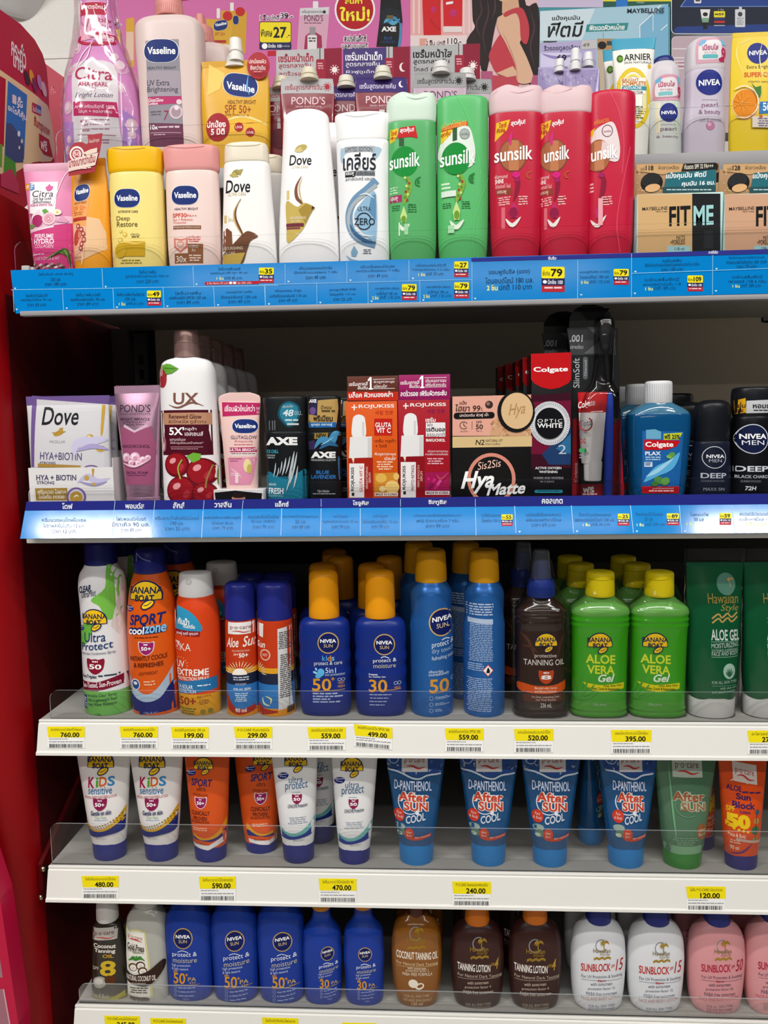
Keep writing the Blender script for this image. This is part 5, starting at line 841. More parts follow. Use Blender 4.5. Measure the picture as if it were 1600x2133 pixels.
# deodorant bodies
p = Prod('deodorant_stick', 'black and teal deodorant with silver scratch marks beside the pink ampoule tube', 'deodorant', 'H', (222, 1110), 2)
p.loft('body', [('b', 122, 84), (1105, 128, 86), (900, 134, 88), (760, 140, 90), (712, 138, 88), (706, 128, 80)], '121518', n=2.4, bands=[(985, '15596e')])
p.loft('cap', [(708, 126, 80), (640, 132, 84), (520, 138, 84), (496, 136, 82), (488, 124, 74), (486, 110, 64)], '1c1e20', n=2.6)
p.PG([(190, 545), (240, 518), (300, 545), (308, 600), (290, 650), (240, 682), (190, 640), (172, 600)], '1b4f63'); p.PG([(200, 552), (240, 530), (290, 552), (296, 600), (280, 640), (240, 668), (200, 632), (186, 598)], '2a7f97'); p.T('48', 204, 270, 572, 614, 'd6e4ea', b=.04, sh=.15); p.T('ชม.', 275, 320, 580, 606, 'a8c4cc'); p.T('เย็นสดชื่น', 202, 266, 544, 562, 'c8d8de', sl=-4); p.LINES(215, 300, 632, 652, 1, 'd0dce0'); p.R(230, 300, 656, 668, 'c8d4d8')
for x in (115, 135, 150): p.R(x, x+7, 640, 700, '6a6e70')
p.T('AXE', 96, 294, 742, 792, 'ececec', b=.06); p.T('ICE CHILL', 100, 178, 820, 842, '3aa0b4', b=.03); p.T('DEODORANT', 100, 158, 850, 862, 'b4c4c8'); p.LINES(100, 158, 868, 878, 1, 'b4c4c8')
p.PG([(104, 960), (180, 990), (240, 1000), (300, 960), (345, 950), (345, 1112), (108, 1112)], '1d7690')
for a, b_, w in (((145, 990), (160, 900), 8), ((165, 990), (180, 930), 7), ((185, 970), (200, 890), 8), ((200, 980), (225, 870), 11), ((222, 970), (250, 860), 9), ((240, 1000), (275, 830), 14), ((250, 1030), (292, 835), 12), ((225, 1080), (260, 950), 10), ((270, 1060), (296, 920), 10)): p.CURVE([a, ((a[0]+b_[0])/2+3, (a[1]+b_[1])/2), b_], w, 'b9c3c8', taper=True, n=6)
p.T('48HRS', 112, 162, 1028, 1042, 'd8e8ec'); p.T('FRESH', 112, 208, 1056, 1094, 'eef4f6', b=.02); p.T('INTENSE', 115, 206, 1100, 1112, '9fc4d0')
p.copy(.002, .06, 'teal banded black deodorant standing behind its twin on the second shelf', None)
p = Prod('deodorant_stick', 'black deodorant with a gold sticker and blue leaf print, left of orange box', 'deodorant', 'H', (462, 1110), 2)
p.loft('body', [('b', 98, 70), (1105, 100, 72), (900, 102, 74), (760, 108, 76), (716, 106, 74), (712, 98, 68)], '131417', n=2.6)
p.loft('cap', [(714, 98, 68), (640, 102, 72), (520, 106, 72), (494, 104, 70), (486, 94, 62), (484, 84, 54)], '1b1c1e', n=2.8)
p.PG([(362, 520), (540, 505), (545, 560), (535, 660), (358, 660)], 'b8975a'); p.PG([(362, 530), (420, 510), (416, 610), (362, 600)], '2a2644'); p.T('AXE', 366, 412, 508, 530, 'e8e4f0', b=.05); p.E(388, 580, 20, 24, '6a5090'); p.T('น้ำหอม', 440, 505, 545, 570, '2a1c14', b=.01); p.T('พรีเมียม', 392, 512, 606, 645, '2a1c14', b=.03); p.LINES(440, 530, 575, 600, 1, '5a4426'); p.PG([(358, 652), (535, 650), (530, 682), (362, 684)], '2268ae'); p.T('ถูกสุด ตลาดซู่', 378, 508, 654, 676, 'e0ecf6', b=.02)
p.PG([(400, 718), (484, 714), (482, 752), (398, 754)], '8f7838'); p.T('NEW', 412, 472, 720, 748, '14110a', b=.04)
p.PG([(360, 770), (400, 760), (410, 820), (365, 820)], '382a52'); p.CURVE([(400, 812), (440, 760), (500, 770), (530, 720), (570, 730)], 50, '4389b4', taper=True, n=18); p.CURVE([(430, 815), (490, 780), (545, 800)], 30, '2c6490', taper=True); p.CURVE([(440, 790), (480, 770), (520, 740)], 8, '8cc0da', taper=True); p.CURVE([(545, 860), (556, 940), (552, 1010)], 24, '3a7098', taper=True)
p.T('AXE', 376, 530, 832, 872, 'ececec', b=.06); p.T('FINE FRAGRANCE COLLECTION', 378, 530, 878, 890, 'c4c8cc'); p.T('BLUE', 410, 490, 948, 970, '2f6fb4', b=.03); p.T('LAVENDER', 378, 534, 976, 1000, '2f6fb4', b=.03); p.T('72H FRESH', 418, 490, 1070, 1084, 'd0d4d8'); p.LINES(385, 530, 1090, 1100, 1, 'a8acb0', rag=.05)
p.copy(.028, .045, 'black deodorant with blue leaf print half hidden behind the gold sticker one', None)
def serum(label, xl, xr, main, flap, dark, name, yt, flip, rows, vt1, vt2):
    p = Prod('serum_box', label, 'box', 'H', ((xl+xr)/2, 1105), 2, yf=.012)
    u = xr-xl; X = lambda f: xl+f*u; Y = lambda y: y+yt
    p.box('carton', xl, xr, Y(520), 'b', .032, main)
    def flapf(bm, s):
        a = s.pf(*s.cv(xl, Y(520))); b = s.pf(*s.cv(xr, Y(362))); bbox(bm, a[0], b[0], -.0158, -.0146, a[1]-.003, b[1], .0005)
    p.extra('hang_flap', flapf, flap)
    t = Panel('x', '', '', V3((p.O.x, p.O.y+.0002-.0001, p.O.z)), th=.0002); PRODS.remove(t); t.zoom = Z['H']; HEADS.append((p, t, 'hang_flap'))
    t.R(X(.0), X(1), Y(462), Y(516), flip); t.T('เซรั่มเกาหลี', X(.03), X(.40), Y(402), Y(428), 'f8ecec', b=.02, sl=-4); t.T('อันดับ', X(.20), X(.40), Y(426), Y(448), 'f8ecec', b=.02); t.PG([(X(.40), Y(388)), (X(.44), Y(372)), (X(.475), Y(372)), (X(.475), Y(440)), (X(.495), Y(440)), (X(.495), Y(449)), (X(.415), Y(449)), (X(.415), Y(440)), (X(.44), Y(440)), (X(.44), Y(390)), (X(.40), Y(400))], 'fff', 1); t.R(X(.5), X(.93), Y(384), Y(387), 'f8ecec', sl=-3); t.R(X(.5), X(.93), Y(442), Y(445), 'f8ecec', sl=-3); t.T(rows[0], X(.52), X(.92), Y(394), Y(414), 'f8ecec', b=.01, sl=-3); t.T(rows[1], X(.52), X(.78 if main[0] == 'd' else .92), Y(418), Y(438), 'f8ecec', b=.01, sl=-2); t.T(rows[2], X(.03), X(.89 if yt == 0 else .93), Y(464), Y(500), 'fff', b=.02, sl=-6)
    p.T('ROJUKISS', X(.22), X(.92), Y(542), Y(570), 'fbeeea', b=.02, sl=-4); p.R(X(.08), X(.19), Y(555), Y(562), 'fbeeea'); p.R(X(.12), X(.145), Y(542), Y(578), 'fbeeea'); p.T('세럼 전문', X(.54), X(.9), Y(578), Y(604), flip)
    p.R(X(.02), X(.5), Y(870), 1115, dark); p.PG([(X(.10), Y(740)), (X(.10), Y(640)), (X(.14), Y(612)), (X(.22), Y(603)), (X(.31), Y(612)), (X(.35), Y(640)), (X(.35), Y(740))], 'eceaea'); p.PG([(X(.05), Y(742)), (X(.48), Y(738)), (X(.48), Y(868)), (X(.03), Y(872))], 'e6e4e4'); p.CURVE([(X(.31), Y(650)), (X(.31), Y(735))], 10, 'cfcccc', n=3); p.R(X(.40), X(.47), Y(745), Y(865), 'd2cfcf'); p.PG([(X(.08), Y(870)), (X(.14), Y(870)), (X(.12), Y(905))], 'f0e0c0')
    p.R(X(.035), X(.33), Y(905), 1115, 'ece9e8'); p.T('ROJUKISS', X(.07), X(.145), Y(928), Y(1075), '2a2422', b=.02, rot=90); p.R(X(.085), X(.135), Y(1085), Y(1105), '2a2422'); p.T(vt1, X(.24), X(.30), Y(920), Y(1080), flip, b=.01, rot=90); p.T(vt2, X(.36), X(.46), Y(925), Y(1060), 'e8c8c0', rot=90)
    return p, X, Y
p, X, Y = serum('orange serum carton with a brown flap printed with a white dropper', 604, 918, 'd9560f', '5e2a1c', 'a31d12', '', 0, 'c42a16', ('ผิวดูขาวละมุน', 'เนียนใส', 'บล็อค ผิวหมองคล้ำ'), 'GLUTA VIT C', 'BRIGHTENING\nSERUM')
p.R(770, 880, 628, 732, 'c01f14'); p.T('GLUTA', 776, 874, 652, 682, 'fff', b=.02); p.T('VIT C', 782, 872, 686, 716, 'fff', b=.02); p.T('เซรั่ม กลูต้า', 772, 900, 754, 780, '5a1a0c'); p.T('+ วิตซี', 776, 845, 786, 806, '5a1a0c'); p.T('ผิวดูขาวละมุน', 772, 902, 838, 860, 'fbeee4', b=.01); p.T('เนียนใส', 832, 902, 862, 884, 'fbeee4', b=.01); p.LINES(780, 890, 892, 950, 4, 'f4d0b0'); p.PG([(770, 965), (915, 960), (918, 1085), (770, 1085)], 'cf8a2c'); p.E(812, 995, 34, 30, 'e3b254'); p.E(880, 1050, 44, 40, 'edc878'); p.E(820, 1062, 20, 18, 'f3d898'); p.E(905, 985, 18, 22, 'e6bc68'); p.R(772, 916, 1085, 1106, 'efe6da'); p.T('MADE IN KOREA', 778, 912, 1088, 1102, '7a3a20', b=.02)
p, X, Y = serum('magenta serum carton with a purple flap printed with a white dropper', 922, 1238, 'a50f22', '9a1560', '8a0d18', '', -9, '8e1258', ('เติมคอลลาเจน', 'เฟิร์มผิวกระชับ', 'ลดริ้วรอย เฟิร์มผิวกระชับ'), 'PHYTO RETINOL', 'FIRM SMOOTH\nSERUM')
p.T('เซรั่ม', 1086, 1148, 620, 648, 'fff', b=.02); p.R(1088, 1208, 652, 740, 'ece6e8'); p.T('ไฟโต', 1094, 1130, 656, 676, '2a1420'); p.T('เรตินอล', 1092, 1206, 682, 708, '20141c', b=.04); p.T('ธรรมชาติ', 1094, 1204, 716, 738, '5a4450'); p.T('BAKUCHIOL', 1090, 1208, 752, 770, 'fff', b=.02); p.T('ผ่านการทดสอบ', 1100, 1224, 820, 836, 'f6e0e6'); p.T('การแพ้และระคายเคืองผิว', 1084, 1224, 840, 854, 'f6e0e6'); p.LINES(1092, 1200, 872, 916, 3, 'e4b0bc'); p.PG([(1082, 960), (1232, 955), (1234, 1075), (1082, 1075)], 'a01350')
for k in range(22): p.E(1105+(k*29 % 80), 1000+(k*17 % 62), 10, 10, ('c81e78', 'd84a94', '8e1050')[k % 3])
p.CURVE([(1150, 970), (1180, 1000), (1230, 960)], 16, 'b93a5a', taper=True); p.R(1084, 1234, 1074, 1098, 'efe4e4'); p.T('MADE IN KOREA', 1092, 1228, 1078, 1094, '7a2040', b=.02)
# powder with a lid picture
p = Prod('powder_box', 'peach and black pressed powder carton, right of the magenta serum carton', 'box', 'H', (1496, 1105), 2, yf=.012)
p.box('carton', 1250, 1742, 490, 'b', .03, '0f0e0f')
p.PG([(1252, 492), (1740, 480), (1742, 735), (1252, 735)], 'e3a795'); p.PG([(1480, 735), (1500, 640), (1560, 600), (1742, 640), (1742, 735)], 'd2a27c'); rd = random.Random(4)
for k in range(46): p.E(rd.uniform(1492, 1738), rd.uniform(630, 732), rd.uniform(4, 11), rd.uniform(3, 8), ('c08a62', 'dfb890', 'b57f58')[k % 3], n=7)
p.E(1645, 585, 116, 128, '141213'); p.E(1650, 580, 98, 112, 'dcb98c'); p.T('Hya', 1598, 1700, 540, 632, 'b08a5a', sh=.3, sl=-14); p.T('แป้ง', 1296, 1340, 518, 542, '3a2018', b=.02); p.T('ไฮยา 99', 1270, 1424, 540, 584, '3a2018', b=.01, sh=.1); p.T('%', 1426, 1438, 560, 580, '3a2018'); p.E(1478, 542, 24, 24, '3a2a26'); p.E(1472, 536, 12, 12, '8a6a5e'); p.R(1260, 1512, 592, 632, '151112', r=18, sl=-6); p.T('ปกปิดกริบ ผิวฟู เป๊ะ', 1296, 1476, 598, 624, 'f0d8d0', b=.01, sl=-6); p.RING(1322, 670, 26, 24, 4, '4a2a22', a0=30, a1=330); p.CURVE([(1322, 654), (1322, 670), (1334, 676)], 4, '4a2a22', n=4); p.T('คุมมัน', 1302, 1346, 700, 714, '4a2a22'); p.R(1372, 1375, 644, 696, '6a3a30'); p.T('SPF', 1398, 1434, 642, 658, '4a2a22'); p.T('50', 1396, 1440, 664, 694, '3a2018', b=.02); p.T('PA+++', 1400, 1436, 700, 710, '4a2a22')
p.PG([(1252, 740), (1742, 735), (1742, 800), (1252, 808)], 'd8bb88'); p.T('N2', 1394, 1448, 758, 790, '241a10', b=.01, sh=.15); p.T('NATURAL FIT', 1456, 1562, 756, 772, '241a10', sh=.15); p.T('ผิวขาวเหลือง', 1456, 1546, 778, 790, '241a10')
p.RING(1492, 1000, 150, 160, 22, 'd98c7a'); p.T('Sis2Sis', 1408, 1550, 898, 946, 'f0c8b8', sh=.1, sl=-22); p.T('Hya', 1304, 1510, 955, 1094, 'fff', sh=.3, b=.03, sl=-8); p.T('Matte', 1462, 1702, 1030, 1104, 'fff', sh=.3, b=.03, sl=-14)
# toothpaste cartons
p = Prod('toothpaste_box', 'black and red toothpaste carton with a white ring, front of its row', 'box', 'I', (352, 1130), 2, yf=.012, group='toothpaste cartons')
p.box('carton', 236, 468, 322, 'b', .042, '0e0b10', bev=.001)
p.PG([(237, 323), (467, 314), (468, 470), (452, 492), (400, 518), (350, 526), (300, 516), (255, 492), (238, 470)], 'c00f18', 1); p.T('Colgate', 252, 450, 398, 434, 'fff', b=.04, sl=-4, arch=-3); p.PG([(238, 560), (466, 545), (466, 980), (238, 980)], '3a0a1e'); p.PG([(238, 600), (466, 590), (466, 900), (238, 900)], '6d1032'); p.PG([(300, 900), (466, 740), (466, 960), (340, 960)], '1d3a66'); p.PG([(380, 870), (466, 780), (466, 900)], '2a6a98')
p.E(346, 722, 116, 126, 'd9dbe0'); 
for k in range(60):
    a = 2*math.pi*k/60; p.CURVE([(346+96*math.cos(a), 722+104*math.sin(a)), (346+112*math.cos(a), 722+122*math.sin(a))], 3, '8a8c9a', n=1)
p.E(344, 722, 84, 90, '0b0a10'); p.T('OPTIC', 274, 416, 698, 718, 'f0f2f4', sp=1.3); p.T('WHITE', 272, 416, 722, 748, 'f4f4f6', b=.02); p.T('2', 394, 440, 846, 898, 'b9c6d8'); p.T('ACTIVE OXYGEN', 262, 412, 972, 986, 'e4e4e8', b=.02); p.T('WHITENING', 284, 390, 994, 1008, 'e4e4e8', b=.02); p.T('WARMS AND WHITENS', 252, 424, 1030, 1042, '9a9aa2', b=.01); p.T('IN 3 DAYS', 292, 370, 1052, 1062, '9a9aa2'); p.R(258, 420, 1104, 1122, '2a8fa6', r=8); p.LINES(275, 405, 1109, 1117, 1, '0e3a46', rag=.1)
for k, (dx, w) in enumerate(((-.004, 'second'), (-.0075, 'third'), (-.0155, 'fourth'), (-.021, 'fifth'))): p.copy(dx*1.1, .0445*(k+1), '%s black and red toothpaste carton queued behind the front one' % w, 'toothpaste cartons')
# toothbrush blister
p = Prod('toothbrush_pack', 'tall toothbrush blister pack with a bundled toothpaste tube, front one', 'pack', 'I', (612, 1130), 2, yf=.02)
def backcard(bm, s):
    P = [(470, 1136), (462, 240), (455, 180), (460, 110), (490, 65), (540, 42), (600, 40), (650, 52), (690, 85), (712, 130), (716, 170), (736, 178), (770, 1136)]
    Q = [s.pf(*s.cv(*q)) for q in P]; Q[0] = (Q[0][0], 0); Q[-1] = (Q[-1][0], 0)
    a = [bm.verts.new((u, -.0002, v)) for u, v in Q]; b = [bm.verts.new((u, .0006, v)) for u, v in Q]; n = len(Q)
    bm.faces.new(a); bm.faces.new(b[::-1]); [bm.faces.new((a[i], b[i], b[(i+1) % n], a[(i+1) % n])) for i in range(n)]
p.extra('back_card', backcard, '161617'); p.surf.append([(0, 9, .0002, 99), (.3, 9, .0002, 99)]); p.flat = True
p.PG([(444, 176), (716, 166), (726, 330), (468, 330)], '3c3d40'); p.PG([(560, 170), (640, 240), (540, 322), (700, 322), (726, 200), (700, 168)], '5f6164'); p.T('.001', 460, 536, 214, 254, 'bfc1c4', b=.02, sh=.1); p.T('ปลายเรียว', 462, 538, 272, 294, 'b4b6ba'); p.PG([(500, 60), (690, 60), (640, 130), (560, 130)], '0a0a0b'); p.PG([(472, 335), (735, 335), (742, 690), (480, 700)], '202224'); p.T('SlimSoft', 480, 516, 348, 518, 'c6c8cc', rot=90); p.R(536, 564, 340, 470, '5a5c60', r=12); p.T('Charcoal', 543, 557, 360, 450, 'b8babd', rot=90)
p.PG([(478, 700), (500, 690), (500, 1136), (472, 1136)], '8e1420'); p.PG([(702, 740), (750, 690), (772, 1136), (704, 1136)], 'b0142a'); p.PG([(478, 1070), (772, 1070), (772, 1136), (474, 1136)], '9a1626'); p.T('ฟรี', 536, 600, 1084, 1120, 'fff', b=.04); p.T('Colgate', 486, 506, 950, 1060, 'd4a8ac', rot=90); p.LINES(530, 620, 1124, 1134, 1, 'f4e4e4')
def tubefn(bm, s):
    k = s.k; prof = [(948, 54, 44), (900, 62, 36), (700, 74, 22), (545, 84, 6)]
    rows = [(s.zv(y), a*k, b*k, 2.2) for y, a, b in prof]
    cx = s.pf(*s.cv(575, 900))[0]
    b2 = loft_bm(sprof(rows), 32); b2.verts.ensure_lookup_table()
    for v in b2.verts: t = (v.co.z-rows[0][0])/(rows[-1][0]-rows[0][0]); v.co.x += cx+(-.0005+.0005*t); v.co.y -= .012
    me = bpy.data.meshes.new('q'); b2.to_mesh(me); b2.free(); bm.from_mesh(me); bpy.data.meshes.remove(me)
    for f in bm.faces:
        z = f.calc_center_median().z; f.material_index = 1 if z > s.zv(665) else 0
p.extra('toothpaste_tube', tubefn, ['e9e6e4', 'b5121d'], label='white toothpaste tube with red crimped end')
def tubecap(bm, s):
    cx = s.pf(*s.cv(580, 1000))[0]; k = s.k
    b2 = loft_bm([(s.zv(1048), 44*k, 44*k, 2), (s.zv(1044), 48*k, 48*k, 2), (s.zv(945), 52*k, 50*k, 2), (s.zv(938), 50*k, 48*k, 2)], 28)
    for v in b2.verts: v.co.x += cx; v.co.y -= .0125
    me = bpy.data.meshes.new('q'); b2.to_mesh(me); b2.free(); bm.from_mesh(me); bpy.data.meshes.remove(me)
p.extra('tube_cap', tubecap, 'eceaea')
def brush(bm, s):
    k = s.k; cx = s.pf(*s.cv(675, 850))[0]; cx2 = s.pf(*s.cv(655, 230))[0]
    rows = [(s.zv(1130), 24*k, 20*k, 2.4), (s.zv(800), 26*k, 22*k, 2.4), (s.zv(580), 20*k, 18*k, 2.2), (s.zv(545), 10*k, 12*k, 2)]
    b2 = loft_bm(sprof(rows), 24)
    for v in b2.verts: v.co.x += cx; v.co.y -= .008
    me = bpy.data.meshes.new('q'); b2.to_mesh(me); b2.free(); bm.from_mesh(me); bpy.data.meshes.remove(me)
p.extra('toothbrush_handle', brush, '1d3fae', label='blue toothbrush handle')
def neck(bm, s):
    k = s.k; a = s.pf(*s.cv(672, 560))[0]; b = s.pf(*s.cv(655, 230))[0]; z0 = s.zv(565); z1 = s.zv(140)
    rows = [(s.zv(565), 11*k, 12*k, 2), (s.zv(330), 10*k, 9*k, 2), (s.zv(300), 24*k, 9*k, 2), (s.zv(230), 32*k, 10*k, 2.4), (s.zv(165), 30*k, 10*k, 2.4), (s.zv(140), 18*k, 8*k, 2)]
    b2 = loft_bm(sprof(rows), 24)
    for v in b2.verts: t = (v.co.z-z0)/(z1-z0); v.co.x += a+(b-a)*min(1, t*1.3); v.co.y -= .008
    me = bpy.data.meshes.new('q'); b2.to_mesh(me); b2.free(); bm.from_mesh(me); bpy.data.meshes.remove(me)
p.extra('toothbrush_head', neck, '1a1a1c', label='black toothbrush head and neck')
def blister(bm, s):
    k = s.k; rows = [(s.zv(1128), 120*k, .026, 4), (s.zv(700), 120*k, .026, 4), (s.zv(560), 105*k, .022, 4), (s.zv(480), 62*k, .017, 3), (s.zv(330), 54*k, .017, 3), (s.zv(250), 58*k, .019, 3), (s.zv(130), 52*k, .016, 3), (s.zv(110), 30*k, .006, 3)]
    b2 = loft_bm(sprof(rows), 40); cx0 = s.pf(*s.cv(622, 850))[0]; cx1 = s.pf(*s.cv(656, 230))[0]
    for v in b2.verts: t = max(0, min(1, (v.co.z-s.zv(620))/(s.zv(400)-s.zv(620)))); v.co.x += cx0+(cx1-cx0)*t; v.co.y = min(v.co.y, -.0003)
    me = bpy.data.meshes.new('q'); b2.to_mesh(me); b2.free(); bm.from_mesh(me); bpy.data.meshes.remove(me)
p.extra('blister', blister, Mfilm(mixf=1.0))
t = Panel('x', '', '', p.O+V3((0, -.0225, 0)), th=.0002); PRODS.remove(t); t.zoom = Z['I']; HEADS.append((p, t, 'toothpaste_tube'))
t.T('Colgate', 508, 606, 600, 650, 'f4e4e4', b=.02, sh=.1, sl=-20); t.RING(552, 725, 40, 42, 7, 'a8202c', a0=-60, a1=200); t.T('Total', 518, 590, 708, 742, '4a4a5a', sl=-10); t.LINES(516, 580, 770, 800, 3, '6a6a78', rag=.95); t.T('GG', 518, 552, 812, 838, 'a8202c', b=.02); t.R(514, 556, 866, 890, '3f9a5e', r=8); t.LINES(516, 560, 900, 930, 2, '8a8a94', rag=.95)
p.copy(-.0235, .05, 'second toothbrush blister pack standing behind the front one', None)
# mouthwash
BLUEW = M('084b7c', rough=.12, coat=.6); 
p = Prod('mouthwash_bottle', 'blue mouthwash bottle with a white cap, front of its row on second shelf', 'bottle', 'I', (985, 1128), 2, group='mouthwash bottles')
p.loft('body', [('b', 150, 82), (1120, 160, 86), (1050, 168, 90), (900, 178, 94), (740, 186, 96), (680, 184, 94), (640, 150, 82), (610, 92, 66), (602, 78, 62)], M('3c6f8c', rough=.1, coat=.6), n=2.8, bands=[(668, BLUEW)])
p.loft('cap', [(606, 76, 66, 2), (600, 80, 70, 2), (490, 78, 68, 2), (478, 74, 64, 2), (474, 64, 56, 2)], 'dcdde0', n=2, sub=2)
for k in range(14): p.R(914+k*11, 917+k*11, 494, 596, 'b9babf')
p.PG([(880, 765), (1120, 770), (1095, 1085), (880, 1085)], '1b62a8'); p.PG([(900, 760), (950, 756), (985, 770), (985, 812), (900, 812)], '6aa9c9'); p.PG([(1000, 782), (1112, 775), (1090, 815), (1000, 818)], 'c7cf2a'); p.T('ฟรี 25%', 1004, 1096, 784, 812, '1a2a3a', b=.04); p.PG([(890, 815), (1100, 822), (1075, 855), (1020, 874), (890, 876)], 'c2121c'); p.T('Colgate', 896, 1056, 828, 866, 'fff', b=.04); p.T('PLAX', 896, 984, 884, 906, 'eef4fa', b=.03); p.LINES(896, 984, 914, 940, 2, 'b0d0ea', rag=.1); p.R(892, 936, 944, 972, 'd8e4ee'); p.LINES(896, 932, 948, 968, 2, '1b4a88', rag=.1)
p.CURVE([(890, 1060), (960, 1000), (1040, 960), (1095, 890)], 60, '58b0e0', taper=True); p.CURVE([(900, 1030), (970, 990), (1060, 920)], 24, '9fd4ee', taper=True); p.E(1045, 905, 22, 16, '5f9a4a', rot=-30); p.E(1030, 915, 16, 10, '7ab25a', rot=20); p.E(975, 1050, 30, 22, '4e8a42', rot=20); p.E(1010, 1055, 26, 22, '639e4c', rot=-30); p.E(950, 1070, 20, 14, '3f7a3a'); p.PG([(878, 1085), (1095, 1085), (1094, 1126), (880, 1126)], 'b3151f'); p.T('สูตรไม่มีแอลกอฮอล์', 938, 1062, 1090, 1104, 'f0d4d4'); p.LINES(915, 1065, 1108, 1120, 1, 'f0d4d4', rag=.1)
for k in range(3): p.copy(-.0085-.006*k, .06*(k+1), ('second', 'third', 'last')[k]+' blue mouthwash bottle in the row behind the front one', 'mouthwash bottles')
NAVYM = '10131d'
p = Prod('roll_on_deodorant', 'small dark navy roll-on deodorant with rounded cap, right of the mouthwash', 'deodorant', 'I', (1298, 1122), 2)
p.loft('body', [('b', 108, 84), (1115, 114, 88), (1000, 112, 88), (900, 106, 84), (830, 100, 80), (824, 92, 74)], '141a2c', n=2.3)
p.loft('cap', [(826, 96, 78), (800, 100, 82), (680, 104, 84), (620, 98, 80), (596, 76, 64), (586, 48, 40), (584, 20, 18)], '12141a', n=2.2)
p.RING(1295, 918, 68, 64, 4, 'c8ccd4'); p.T('NIVEA', 1250, 1352, 902, 922, 'f0f2f6', b=.02); p.T('MEN', 1262, 1336, 928, 946, 'aab0bc'); p.T('DEEP', 1220, 1364, 1008, 1038, 'b4bac4', b=.02); p.T('DARKWOOD', 1224, 1352, 1048, 1060, '6a707c'); p.T('MAXX 5IN', 1230, 1354, 1092, 1110, '9aa0ac', sh=.2)
p.copy(-.006, .07, 'small dark roll-on deodorant in the second row right of the mouthwash', None)
p = Prod('spray_deodorant', 'large black spray deodorant with a yellow sticker at the right edge', 'deodorant', 'I', (1542, 1120), 2)
p.loft('body', [('b', 118, 100), (1110, 124, 104), (900, 128, 106), (720, 122, 102), (684, 116, 98), (680, 108, 92)], '0c0d11', n=2.2)
p.loft('cap', [(684, 112, 94), (640, 122, 102), (560, 126, 104), (520, 120, 100), (510, 104, 88)], '15171c', n=2.2)
p.PG([(1428, 590), (1480, 576), (1484, 660), (1430, 668)], 'e0a818'); p.T('หอม', 1430, 1480, 612, 632, '4a2a10', b=.03); p.T('นาน', 1434, 1470, 640, 656, '4a2a10', b=.02); p.PG([(1484, 592), (1664, 584), (1664, 660), (1484, 664)], 'c8cace'); p.T('หอมเท่', 1516, 1630, 602, 636, '1a1c22', b=.03); p.LINES(1520, 1640, 644, 656, 1, '2a2c32', rag=.05)
p.E(1518, 812, 88, 86, 'd8dce4'); p.E(1518, 812, 83, 81, '101a3e'); p.T('NIVEA', 1450, 1592, 782, 812, 'fff', b=.03); p.T('MEN', 1460, 1578, 820, 846, 'eef0f6'); p.T('DEEP', 1425, 1606, 968, 1000, 'd4d8e0', b=.03); p.T('BLACK CHARCOAL', 1430, 1652, 1020, 1038, 'b8bcc4', b=.02); p.T('DARKWOOD', 1455, 1560, 1050, 1062, '8a8e98'); p.T('72H', 1474, 1534, 1084, 1108, 'e4e8ee', b=.03, sh=.15)
p.copy(-.050, .15, 'large black spray deodorant in the shade behind the small roll-on', None)
# ================================================================== third shelf
DARKB = 'in the shade on the third shelf'
p = Prod('spray_can', 'white and green sun spray can with navy cap at the left end of third shelf', 'can', 'J', (372, 1098), 3, top=(318, 190), yf=.013)
p.loft('body', [('b', 136, None), (1095, 139), (1070, 140), (900, 140), (700, 138), (560, 132), (440, 134), (340, 137), (270, 128), (215, 98), (198, 92)], 'e4e2e4', dr=.9, bands=[(945, '6fb356')])
p.loft('cap', [(205, 92), (196, 94), (100, 90), (70, 86), (62, 78)], '191e63', dr=.95, sub=2)
p.PG([(380, 205), (420, 215), (455, 270), (470, 400), (450, 500), (400, 520), (360, 440), (310, 400), (390, 330)], '79be4c'); p.PG([(205, 600), (280, 520), (330, 560), (280, 660), (215, 700)], '6cb544'); p.PG([(470, 300), (475, 520), (460, 620), (420, 560), (440, 440)], 'd8d0cc')
p.T('CLEAR', 222, 312, 328, 368, '1c2a4e', b=.04, sh=.1, sl=-20); p.T('UltraMist', 242, 340, 356, 394, '3a4a66', sh=.1, sl=-20); banana(p, 325, 512, 165); pa(p, 230, 578, 56)
p.T('Ultra', 262, 396, 600, 656, '1f3b6e', b=.005, sl=-8); p.T('Protect', 238, 434, 662, 708, '1f3b6e', b=.005, sl=-20); p.T('Sunscreen Continuous Spray', 232, 448, 716, 736, '3a4256', sl=-12); shield(p, 336, 798, 108, '8c1530', h=92); p.T('AvoTriplex', 240, 348, 850, 878, '1c2440', b=.03, sl=-4); p.LINES(355, 470, 848, 868, 1, '3a4256', rag=.05, sl=-8)
p.PG([(222, 892), (350, 890), (500, 848), (505, 908), (350, 942), (228, 946)], '7e1430'); p.T('Sun-Tested, Sun-Proven', 240, 474, 900, 936, 'f0e0e4', b=.02, sl=-22); p.R(244, 276, 972, 1060, '2c3a7a'); p.LINES(248, 274, 990, 1050, 4, 'c8d4e8', rag=.1)
for k, t in enumerate(('Invisible Clear Spray', 'Ultra-Lightweight Feel', 'Very Water Resistant')): p.T(t, 286, 456, 964+k*26, 988+k*26, '16343a', sl=-10)
p.T('170g', 340, 372, 1076, 1092, '16343a')
p.copy(.0, .075, 'white and green sun spray can behind the first one at the left end', None)
p = Prod('spray_can', 'orange and navy sun spray can with slanted navy cap', 'can', 'J', (660, 1098), 3)
p.loft('body', [('b', 132, None), (1095, 138), (1060, 140), (850, 148), (650, 150), (520, 146), (400, 132), (320, 116), (265, 98), (248, 92)], 'dd5a12', dr=.86)
p.loft('cap', [(255, 92), (240, 96), (160, 92), (120, 84), (108, 64), (102, 30)], '1c2170', dr=.95, sub=2)
